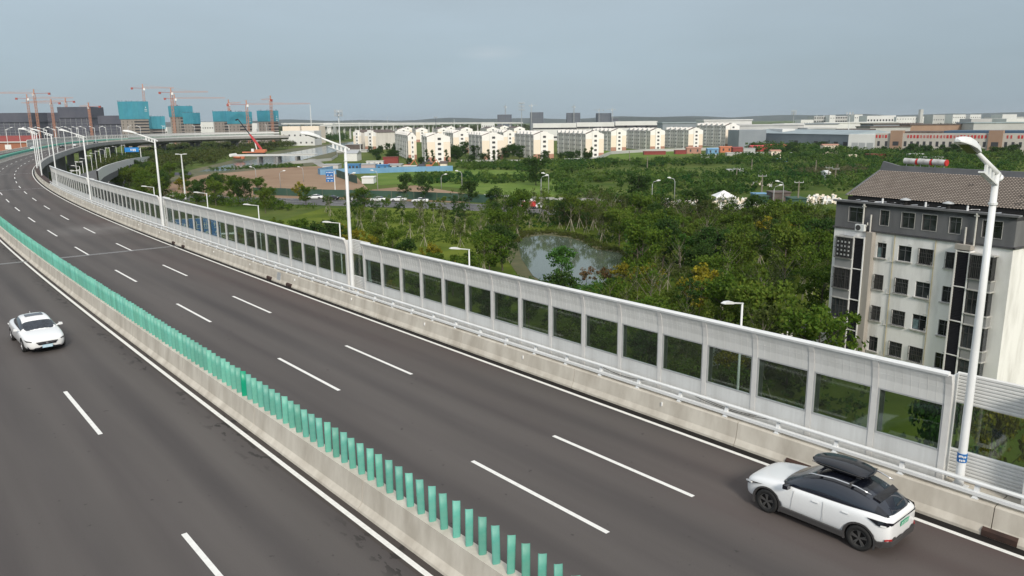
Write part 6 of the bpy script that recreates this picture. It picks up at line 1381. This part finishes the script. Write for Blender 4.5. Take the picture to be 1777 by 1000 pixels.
# masts and poles on the skyline
def mast(u, vt, vb=None, D_=None, r_=.35, label='', plat=0, m='white_steel'):
    if D_ is None: D_ = P(u, vb)[1]
    q = Q(u, vt, D_); t = thing('mast', label, 'mast', (q[0], q[1], G)); h = q[2] - G
    mb = MB(); mb.tube([(0, 0, 0), (0, 0, h)], [r_, r_ * .45], 8); obj('mast_pole', mb, M[m], t)
    for k in range(plat):
        mb = MB(); z = h - 1.5 - k * h * .09; mb.tube([(0, 0, z), (0, 0, z + .3)], r_ * 5.5, 10)
        for j in range(6): a = j * 1.05; mb.bar((math.cos(a) * r_ * 5.5, math.sin(a) * r_ * 5.5, z - .3), (math.cos(a) * r_ * 5.5, math.sin(a) * r_ * 5.5, z + 2.2), r_ * .8)
        obj('antenna_ring', mb, M['galv'], t, kind='stuff')
mast(587, 192, 262, label='tall white pole with antennas beside the river, left of the apartments', r_=.55, plat=2); mast(538, 182, D_=1100, r_=.8, label='slender white mast behind the cream office blocks')
mast(905, 178, D_=1000, r_=.6, label='antenna mast with three rings left of the distant dark tower', plat=3, m='galv'); mast(1378, 192, D_=900, r_=.45, label='lattice-like antenna mast above the pale works', plat=2, m='galv')
mast(1475, 196, D_=620, r_=.45, label='white pole in front of the white estate halls', plat=1); mast(1620, 199, D_=900, r_=.3, label='thin white pole left of the grey warehouse'); mast(756, 203, D_=1300, r_=.5, label='dark slender mast above the apartment roofs', plat=1, m='net'); mast(623, 212, D_=560, r_=.25, label='thin pole by the left cream blocks'); mast(788, 207, D_=1100, r_=.5, label='white thin pole rising above the middle roofs'); mast(1418, 198, D_=1400, r_=.6, label='white thin pole at the left end of the estate')
mast(642, 207, D_=1600, r_=.5, label='small thin mast on the hazy skyline, left of the apartments'); mast(672, 202, D_=1700, r_=.4, label='faint thin mast on the hazy skyline above the apartments')

# ------------------------------------------------------------------ bridge works and the red crane
br_ = thing('bridge_deck', 'white unfinished bridge deck lying across the river below the red crane', 'bridge'); DB = 462
a_, b_ = Vector(Q(405, 269, DB)), Vector(Q(548, 270, DB)); mb = MB(); mb.box(a_.x, b_.x, DB - 3.5, DB + 5, a_.z - .7, a_.z); obj('deck_slab', mb, W, br_)
mb = MB(); mb.tube([(a_.x - .3, DB - 4, a_.z - .1), (a_.x - .3, DB + 5, a_.z - .1)], .9, 12); mb.bar((a_.x, DB - 3.7, a_.z + .2), (b_.x, DB - 3.7, a_.z + .2), .2, .4); obj('edge_form', mb, W, br_, kind='stuff')
for f_ in (.32, .55, .78): x = a_.x + (b_.x - a_.x) * f_; mb = MB(); mb.box(x - .5, x + .5, DB - 4, DB + 4, G, a_.z - 1.21); obj('pier', mb, M['conc_dark'], br_)
zb_ = a_.z
cr_ = thing('crawler_crane', 'red telescopic crawler crane with a black boom tip standing on the bridge deck', 'crane', (Q(452, 268, DB)[0], DB + 1, zb_))
mb = MB()
for y in (-2.2, 2.2): mb.prism([(-7.5, .3), (-7, 0), (1.6, 0), (2, .3), (2, .9), (1.6, 1.1), (-7, 1.1), (-7.5, .9)], 'y', y - .4, y + .4)
obj('crawler_track', mb, M['tyre'], cr_, kind='stuff')
mb = MB(); mb.box(-10.5, 2.5, -1.6, 1.6, 1.12, 1.75); obj('carrier', mb, M['orange'], cr_); mb = MB(); mb.box(-3, 3.2, -1.5, 1.5, 1.76, 3.0); obj('upper_deck', mb, M['orange'], cr_); mb = MB(); mb.box(-5.2, -3.8, -1.2, .2, 1.76, 3.4); obj('crane_cab', mb, M['white'], cr_)
tip = Vector(Q(413, 207, DB)) - Vector(cr_.location); foot = Vector((.5, 0, 3.0)); kn = foot.lerp(tip, .42)
mb = MB(); mb.bar(foot, kn, 1.0, 1.2); obj('boom', mb, M['cranered'], cr_); mb = MB(); mb.bar(kn, foot.lerp(tip, .5), .8, .9); obj('boom_section', mb, M['cranered'], cr_); mb = MB(); mb.bar(foot.lerp(tip, .5), tip, .5, .55); mb.bar(tip, tip + Vector((-1.5, 0, -.6)), .8); o = obj('boom_tip', mb, M['carblack'], cr_); mb = MB(); mb.bar((-2.2, 0, 2.8), foot.lerp(tip, .3), .5); obj('lift_cylinder', mb, M['white'], cr_)
tk = thing('mixer_truck', 'small orange works truck left of the crane on the river bank', 'truck', (Q(414, 266, 480)[0], 480, G)); mb = MB(); mb.box(-4, 3, -1.2, 1.2, .9, 1.4); obj('chassis', mb, M['darkroof'], tk); mb = MB(); mb.tube([(-3.4, 0, 2.4), (-1, 0, 2.6), (1, 0, 2.2)], [.7, 1.3, .8], 10); obj('drum', mb, M['orange'], tk, smooth=True); mb = MB(); mb.box(1.6, 3.4, -1.2, 1.2, 1.41, 3.2); obj('truck_cab', mb, M['orange'], tk)

# ------------------------------------------------------------------ construction yard, hoardings, sheds
def hoarding(name, label, pts, h, m):
    t = thing(name, label, 'hoarding'); 
    for i in range(len(pts) - 1):
        a, b = Vector(pts[i]), Vector(pts[i + 1]); n = max(1, int((b - a).length // 6))
        for k in range(n):
            p, q = a.lerp(b, k / n), a.lerp(b, (k + 1) / n - .004); mb = MB(); mb.bar((*p, G + h / 2 + (k % 2) * .04), (*q, G + h / 2 + (k % 2) * .04), .08, h); obj('panel', mb, m, t)
hoarding('green_hoarding', 'dark green hoarding along the far side of the street', pix([(440, 338), (560, 342), (680, 345), (800, 350), (860, 354)]), 2.3, M['greenh'])
hoarding('green_hoarding', 'dark green fence across the soil behind the blue road sign', pix([(584, 307), (610, 316), (620, 319)]), 3.0, M['greenh'])
hoarding('blue_hoarding', 'light blue hoarding round the builders yard left of the meadow', pix([(578, 297), (552, 302), (556, 304), (600, 302), (650, 301), (700, 299), (740, 298), (786, 297)]), 2.4, M['skyblue'])
hoarding('white_wall', 'pale concrete walls with posts by the river works', pix([(480, 290), (505, 285), (545, 282), (575, 279), (586, 272), (584, 266)]), 1.6, PA)
hoarding('pale_kerb', 'low white kerb wall behind the park wood along the street', pix([(840, 341), (905, 344), (960, 347), (1080, 350)]), .7, PA)
def shed(u0, u1, v, h, dep, m, label, roof=None, name='shed', pitch=0, win=0, cat='shed'):
    a = P(u0, v); b = P(u1, v); w = b[0] - a[0]; t = thing(name, label, cat, (a[0], a[1], G)); mb = MB(); mb.box(0, w, 0, dep, 0, h); obj('wall', mb, m, t)
    mb = MB()
    if pitch: mb.prism([(-.3, h + .003), (dep / 2, h + pitch), (dep + .3, h + .003)], 'x', -.3, w + .3)
    else: mb.box(-.2, w + .2, -.3, dep + .3, h + .003, h + .25)
    obj('roof', mb, roof or m, t)
    if win:
        for k in range(win): c = w * (k + .5) / win; mb = MB(); mb.box(c - .5, c + .5, -.07, -.005, h * .35, h * .8); obj('window', mb, M['farwin'], t)
shed(598, 622, 297, 2.9, 6, M['bluepaint'], 'blue site cabin with white window openings, behind the hoarding', win=4); shed(653, 673, 298, 2.8, 6, M['bluepaint'], 'smaller blue site cabin in the middle of the yard', win=2)
shed(672, 696, 296, 2.6, 7, PA, 'grey site hut with one dark window', M['galv'], win=2); shed(665, 690, 289, 4.5, 4, M['redroof'], 'bright red roofed board shed at the back of the yard')
shed(623, 650, 294, 2.2, 8, mat('pink_sheet', (.46, .38, .38), .8), 'pale pink container row in the yard', M['galv']); shed(560, 586, 293, 1.8, 8, PA, 'low grey concrete store at the left of the yard', M['galv']); shed(636, 664, 291, 3.0, 3, W, 'white frame shed in the yard', win=3)
shed(599, 619, 280, 4.5, 14, W, 'white gable shed with pale roof beside the tall antenna pole', M['galv'], pitch=1.6); shed(584, 634, 265, 1.6, 10, PA, 'long low wall building by the river behind the white shed')
shed(600, 625, 262, 5, 9, M['darkroof'], 'dark open pump house by the river bend', M['galv']); shed(700, 722, 297, 2.2, 2, W, 'white van-like cabins at the right of the yard', win=3); shed(764, 775, 293, 2.4, 6, M['cream'], 'small cream hut with a brown roof at the right end of the yard', M['darkroof'], pitch=1.2)
shed(628, 648, 319, 2.2, 6, W, 'white stacked boards beside the green fence', M['white'])
def digger(u, v, label, m):
    x, y = P(u, v); t = thing('excavator', label, 'excavator', (x, y, G)); 
    for s in (-1, 1): mb = MB(); mb.prism([(-1.8, .35), (-1.5, 0), (1.5, 0), (1.8, .35), (1.5, .8), (-1.5, .8)], 'y', s - .3, s + .3); obj('track', mb, M['tyre'], t)
    mb = MB(); mb.box(-1.7, 1.2, -1.2, 1.2, .85, 2.0); obj('house', mb, m, t); mb = MB(); mb.box(.1, 1.3, -.2, 1.1, 2.01, 3.0); obj('cab', mb, M['farwin'], t); mb = MB(); mb.bar((1, -.5, 1.6), (3.4, -.5, 4.4), .4); mb.bar((3.4, -.5, 4.4), (4.8, -.5, 1.6), .3); obj('digger_arm', mb, m, t); mb = MB(); mb.box(4.4, 5.1, -.9, -.1, .9, 1.7); obj('bucket', mb, M['darkroof'], t)
digger(708, 293, 'orange excavator in the builders yard, left of two', M['orange']); digger(746, 293, 'orange excavator in the builders yard, right of two', M['orange']); digger(733, 292, 'dark excavator between the two orange ones', M['net'])
random.seed(21)
for i, (u0, u1, v, h, m, lb_) in enumerate(((1118, 1157, 269, 2.0, 'redroof', 'long red brown stack of steel on the lawn edge'), (1172, 1192, 268, 2.4, 'redroof', 'dark red stack left of the red sheds'), (1192, 1218, 267, 3.5, 'brickpink', 'brick red shed in the market row'), (1228, 1248, 268, 3.2, 'skyblue', 'pale blue roofed stall in the market row'),
     (1250, 1272, 265, 3.4, 'orange', 'orange topped stall in the market row'), (1272, 1290, 267, 3.6, 'redroof', 'red topped stall right of the orange one'), (1290, 1312, 266, 3.0, 'galv', 'grey topped stall in the market row'), (1303, 1330, 263, 3.4, 'cranered', 'bright red machines row behind the stalls'), (1330, 1369, 262, 3.6, 'cranered', 'long salmon red roof at the right end of the market row'),
     (1338, 1356, 275, 4.0, 'cream', 'small cream house below the salmon red roof'), (1428, 1458, 268, 5.5, 'cream', 'pinkish flat-roofed house left of the tiled roof'), (1473, 1488, 276, 2.0, 'cream', 'low cream outbuilding near the tiled roof'), (1508, 1540, 276, 2.4, 'redroof', 'rust red container in the scrub left of the water tanks'), (1580, 1605, 275, 2.2, 'whitewall', 'low white hut behind the water tanks'), (1600, 1640, 279, 1.6, 'palewall', 'low pale wall behind the water tanks'),
     (1262, 1296, 298, .6, 'galv', 'flat pale canopy in the scrub, left of two'), (1298, 1330, 301, .6, 'palewall', 'flat pale canopy in the scrub, right of two'), (1345, 1368, 281, 1.2, 'skyblue', 'pale blue tarpaulin among the dark trees'), (1376, 1392, 272, 2.0, 'whitewall', 'small white roof among the dark trees'), (1434, 1440, 316, 3.2, 'whitewall', 'small white box on a post near the reeds'),
     (1218, 1250, 275, 1.8, 'palewall', 'pale low wall before the market row, left part'), (1262, 1330, 271, 1.8, 'palewall', 'pale low wall before the market row, right part'), (1340, 1372, 352, 2.6, 'darkroof', 'brown roofed open shed beyond the street'), (1312, 1336, 348, 1.5, 'skyblue', 'sloping blue sheet beyond the street'), (1374, 1400, 358, 1.8, 'greenh', 'green netting screen by the street, right'), (1320, 1334, 352, 1.6, 'greenh', 'green netting screen by the street, left'))):
    shed(u0, u1, v, h, 5, M[m], lb_, win=2 if h > 3 and m != 'redroof' else 0, pitch=.8 if h > 3 else 0, roof=M[m] if i not in (9, 10) else M['brickpink'])
tt = thing('white_tent', 'white pyramid tent on legs beyond the street', 'tent', (*P(1255, 356), G)); mb = MB(); mb.add([(-2.6, -2.6, 2.4), (2.6, -2.6, 2.4), (2.6, 2.6, 2.4), (-2.6, 2.6, 2.4), (0, 0, 3.9), (0, 0, 3.1), (-2.6, -2.6, 2.1), (2.6, -2.6, 2.1)], [(0, 1, 4), (1, 2, 4), (2, 3, 4), (3, 0, 4), (6, 7, 1, 0)]); obj('canopy', mb, M['white'], tt)
for x in (-2.5, 2.5):
    for y in (-2.5, 2.5): mb = MB(); mb.bar((x, y, 0), (x, y, 2.4), .08); obj('leg', mb, M['white'], tt)
rub = MB(); rub2 = MB(); poly = pix([(1150, 352), (1300, 352), (1330, 362), (1340, 368), (1160, 362)])
for x, y in fast_scatter(poly, 330) + fast_scatter(pix([(1395, 348), (1450, 345), (1455, 356), (1400, 358)]), 90) + fast_scatter(pix([(1300, 318), (1345, 320), (1340, 326), (1300, 324)]), 30):
    s_ = random.uniform(.2, .9); b_ = rub if random.random() < .5 else rub2; b_.bar((x, y, G + .2), (x + random.uniform(-1, 1) * s_, y + random.uniform(-1, 1) * s_, G + random.uniform(.2, 1.6)), s_, s_ * .6)
o = obj('rubble', rub, W); o['kind'] = 'stuff'; o['label'] = 'white scattered rubble and sacks beyond the street'; o['category'] = 'rubble'
o = obj('rubble', rub2, M['cream']); o['kind'] = 'stuff'; o['label'] = 'cream coloured broken boards and bricks beyond the street'; o['category'] = 'rubble'

# street lamps, poles and signs on natural ground
def hook_lamp(u, vt, vb, lean, label):
    x, y = P(u, vb); h = Q(u, vt, y)[2] - G; t = thing('street_lamp', label, 'street lamp', (x, y, G), 0, 'grey hooked lamps of the street'); s = 1 if lean > 0 else -1
    mb = MB(); mb.tube([(0, 0, 0), (0, 0, h - 1.0), (s * .3, 0, h - .3), (s * 1.2, 0, h)], [.14, .09, .08, .05], 7); obj('pole', mb, M['galv'], t, smooth=True); mb = MB(); mb.tube([(s * 1.1, 0, h - .02), (s * 1.5, 0, h + .08), (s * 2.1, 0, h + .12)], [.12, .24, .1], 7); obj('lamp_head', mb, M['white_steel'], t)
for a in ((607, 301, 358, 1, 'hooked street lamp seen left against the second tall lamp post'), (656, 296, 336, 0, 'plain grey lamp pole at the edge of the meadow'), (766, 303, 328, 1, 'hooked street lamp in the middle of the meadow edge'), (802, 297, 334, -1, 'hooked lamp rising by the bush at the meadow edge'), (939, 305, 356, 1, 'hooked street lamp above the pond, left of two'), (952, 301, 348, -1, 'hooked street lamp above the pond, right of two'),
          (1131, 314, 358, 1, 'hooked street lamp left of the scrubland tent'), (1341, 322, 368, 1, 'hooked street lamp left of two by the open shed'), (487, 297, 327, 1, 'hooked lamp on the bare soil, left of two'), (527, 290, 316, -1, 'hooked lamp on the bare soil, right of two'), (446, 290, 330, -1, 'hooked lamp behind the two leafy trees'), (1170, 309, 352, -1, 'short hooked lamp in the scrub left of the tent'), (1357, 315, 368, -1, 'straight-headed lamp right of two by the open shed')): hook_lamp(*a)
def pole(u, vt, vb, label, cross=True, tilt=0):
    x, y = P(u, vb); h = Q(u, vt, y)[2] - G; t = thing('utility_pole', label, 'utility pole', (x, y, G), 0, 'utility poles on the waste land'); t.rotation_euler = (0, R(tilt), 0)
    mb = MB(); mb.tube([(0, 0, 0), (0, 0, h)], [.24, .15], 7); obj('pole', mb, M['barkpale'], t)
    if cross: mb = MB(); mb.bar((-1.2, 0, h - .3), (1.2, 0, h - .3), .14); [mb.tube([(q, 0, h - .25), (q, 0, h + .15)], .08, 5) for q in (-1.1, 0, 1.1)]; obj('crossarm', mb, M['galv'], t, kind='stuff')
for a in ((1276, 292, 320, 'leaning concrete utility pole by the flat canopies', True, 4), (1321, 304, 344, 'utility pole with crossarm right of the tent'), (1384, 315, 357, 'utility pole with a wide crossarm left of the tiled roof'), (1304, 276, 300, 'thin pole among the scrub', False), (1123, 272, 297, 'pale pole standing before the red brown stack', False), (1415, 278, 302, 'plain pole in front of the dark trees', False), (1093, 262, 284, 'slightly leaning pole on the lawn', False, -4), (1453, 285, 300, 'pole in front of the reed bed', False), (1437, 290, 316, 'pole carrying small devices, left of two by the reeds'), (1449, 292, 315, 'pole carrying small devices, right of two by the reeds')):
    pole(*a)
dl = thing('double_arm_lamp', 'tall white lamp post with two short arms standing among the trees', 'street lamp', (*P(322, 346), G)); hD = Q(317, 268, P(322, 346)[1])[2] - G
mb = MB(); mb.tube([(0, 0, 0), (0, 0, hD)], [.26, .16], 10); obj('pole', mb, M['white_steel'], dl)
for s in (-1, 1): mb = MB(); mb.bar((0, 0, hD), (s * 1.0, 0, hD + .05), .16); mb.bar((s * .7, 0, hD + .08), (s * 1.7, 0, hD + .1), .4, .2); obj('lamp_arm', mb, M['white_steel'], dl)
mb = MB(); mb.bar((-2.6, 0, hD * .56), (2.6, 0, hD * .56), .1); mb.box(-2.4, -1.2, -.2, .2, hD * .54, hD * .6); mb.box(1.6, 2.4, -.2, .2, hD * .54, hD * .6); obj('camera_arm', mb, M['net'], dl, kind='stuff')
# blue two-board road sign
x, y = P(582, 336); hS = Q(582, 297, y)[2] - G; sg = thing('road_sign', 'blue double road sign on a white post standing on the bare soil', 'road sign', (x, y, G)); mb = MB(); mb.tube([(0, 0, 0), (0, 0, hS)], .16, 8); obj('post', mb, M['white_steel'], sg)
for z0, z1 in ((hS * .52, hS * .74), (hS * .77, hS * 1.0)):
    mb = MB(); mb.box(-2.7, -.2, -.14, -.06, z0, z1); bo = obj('board', mb, M['signblue'], sg); mb = MB(); zz = z0 + .25
    for k in range(5): mb.box(-2.5 + k * .45, -2.25 + k * .45, -.155, -.142, z1 - .6, z1 - .25)
    mb.box(-2.2, -1.9, -.155, -.142, z0 + .2, z0 + .5); mb.box(-1.2, -.6, -.155, -.142, z0 + .25, z0 + .4); obj('sign_characters', mb, M['white'], bo, kind='stuff')
# gantry sign over the frontage road, seen through the barrier
c_ = (*P(345, 398, -5.2), G); gs_ = thing('gantry_sign', 'big blue direction sign on a white cantilever gantry, seen through the barrier windows', 'road sign', c_, math.atan2(c_[1], c_[0]) - math.pi / 2)
mb = MB(); mb.tube([(5.4, 0, 0), (5.4, 0, 8.0)], .28, 10); obj('post', mb, M['white_steel'], gs_)
for z in (5.2, 7.2): mb = MB(); mb.tube([(5.4, 0, z), (-3.6, 0, z + .2)], [.16, .10], 8); obj('cantilever_beam', mb, M['white_steel'], gs_)
mb = MB(); mb.box(-4.4, 3.2, -.35, -.25, 4.5, 8.0); bo = obj('board', mb, mat('gantry_blue', (.02, .20, .55), .5), gs_)
mb = MB(); mb.box(-4.4, 3.2, -.37, -.352, 7.93, 8.0); mb.box(-4.4, 3.2, -.37, -.352, 4.5, 4.57); mb.box(-4.4, -4.33, -.37, -.352, 4.5, 8); mb.box(3.13, 3.2, -.37, -.352, 4.5, 8)
for k in range(5):
    x = -3.6 + k * 1.45
    mb.box(x, x + .9, -.37, -.352, 6.9, 7.0); mb.box(x + .4, x + .5, -.37, -.352, 6.3, 7.5); mb.box(x + .05, x + .85, -.37, -.352, 6.3, 6.4); mb.box(x + .1, x + .2, -.372, -.352, 6.5, 7.3)
    mb.box(x + .35, x + .5, -.37, -.352, 4.8, 5.7); mb.poly([(x + .1, -.37, 5.6), (x + .75, -.37, 5.6), (x + .42, -.37, 6.0)])
obj('sign_characters', mb, M['white'], bo, kind='stuff')
Sg = 330.0; gs2 = thing('gantry_sign', 'small blue direction sign in the shade below the elevated road bend', 'road sign', (*P(232, 290), G)); zG = Q(232, 260, P(232, 290)[1])[2] - G
mb = MB(); mb.box(-3.8, 3.8, -.1, .1, zG - 1.2, zG + 1.2); obj('board', mb, mat('gantry_blue_far', (.02, .22, .60), .5), gs2); mb = MB(); mb.box(.5, 1.1, -.13, -.11, zG - .8, zG + .5); mb.box(1.5, 2.1, -.13, -.11, zG - .8, zG + .5); mb.box(-.6, -.1, -.13, -.11, zG - .6, zG + .5); obj('sign_characters', mb, M['white'], gs2, kind='stuff'); mb = MB(); mb.tube([(4.6, 0, 0), (4.6, 0, zG + 1)], .2, 8); mb.bar((4.6, 0, zG), (3.8, 0, zG), .2); obj('post', mb, M['white_steel'], gs2, kind='stuff')
mb = MB()
wf = thing('white_panel_fence', 'short white panel fence on the grass by the willow scrub', 'fence', (*P(250, 295), G))
for k in range(9): mb = MB(); mb.box(k * 1.1, k * 1.1 + .8, 0, .15, .2, 2.2); obj('panel', mb, M['white'], wf)
# ramp with its own parapet curving below the bend
rmp = thing('slip_road', 'slip road with a pale parapet curving down behind the end of the noise barrier', 'slip road'); pts = [(*P(u, v, z_), z_) for u, v, z_ in ((172, 316, -2.0), (180, 308, -2.4), (190, 302, -3.0), (205, 295, -4.0), (222, 288, -5.5), (240, 283, -7.5), (262, 279, -10.5))]
pa_ = MB(); de = MB()
for (a, b) in zip(pts[:-1], pts[1:]):
    a, b = Vector(a), Vector(b); d = (b - a); nrm = Vector((-d.y, d.x, 0)).normalized()
    if nrm.x > 0: nrm = -nrm
    pa_.add([a, b, b + Vector((0, 0, 2.6)), a + Vector((0, 0, 2.6)), a + nrm * .35, b + nrm * .35, b + nrm * .35 + Vector((0, 0, 2.6)), a + nrm * .35 + Vector((0, 0, 2.6))], [(0, 1, 2, 3), (5, 4, 7, 6), (3, 2, 6, 7)])
    de.add([a + nrm * .36, b + nrm * .36, b + nrm * 8, a + nrm * 8], [(0, 1, 2, 3)]); de.add([a + Vector((0, 0, -.01)), b + Vector((0, 0, -.01)), b + Vector((0, 0, -1.8)), a + Vector((0, 0, -1.8))], [(0, 1, 2, 3)])
obj('parapet', pa_, M['panel'], rmp); obj('ramp_deck', de, M['gasph'], rmp, kind='stuff')
# red roofed house beyond the far carriageway
rh = thing('red_roofed_house', 'long brick house with a dark red roof at the left edge behind the far barrier', 'house'); p_ = Q(-25, 262, 520); q_ = Q(58, 262, 520); rh.location = (p_[0], 520, G); w = q_[0] - p_[0]; h_ = Q(10, 246, 520)[2] - G; h2 = Q(10, 236, 520)[2] - G
mb = MB(); mb.box(0, w, 0, 14, 0, h_); obj('wall', mb, mat('house_brick', (.36, .15, .09), .9), rh); mb = MB(); mb.prism([(-.8, h_ + .003), (7, h2), (14.8, h_ + .003)], 'x', -.5, w + .5); obj('roof', mb, M['redroof'], rh); mb = MB(); mb.box(w * .42, w * .55, -.1, -.01, h_ - 5, h_ - 2); obj('window', mb, M['white'], rh); mb = MB(); mb.box(-.5, w + .5, -1.0, -.81, h_ - .6, h_); obj('gutter_band', mb, W, rh)
# air: thin even haze round the whole place
hz = MB(); hz.box(-9500, 9500, -600, 14500, G - 1.5, 80.0); hm = bpy.data.materials.new('air'); hm.use_nodes = True; hn = hm.node_tree.nodes; hn.clear(); ho = hn.new("ShaderNodeOutputMaterial"); hv = hn.new("ShaderNodeVolumePrincipled")
hv.inputs['Color'].default_value = (.80, .88, .96, 1); hv.inputs['Density'].default_value = .00006; hv.inputs['Anisotropy'].default_value = .2; hm.node_tree.links.new(hv.outputs[0], ho.inputs['Volume'])
o = obj('haze', hz, hm); o['kind'] = 'stuff'
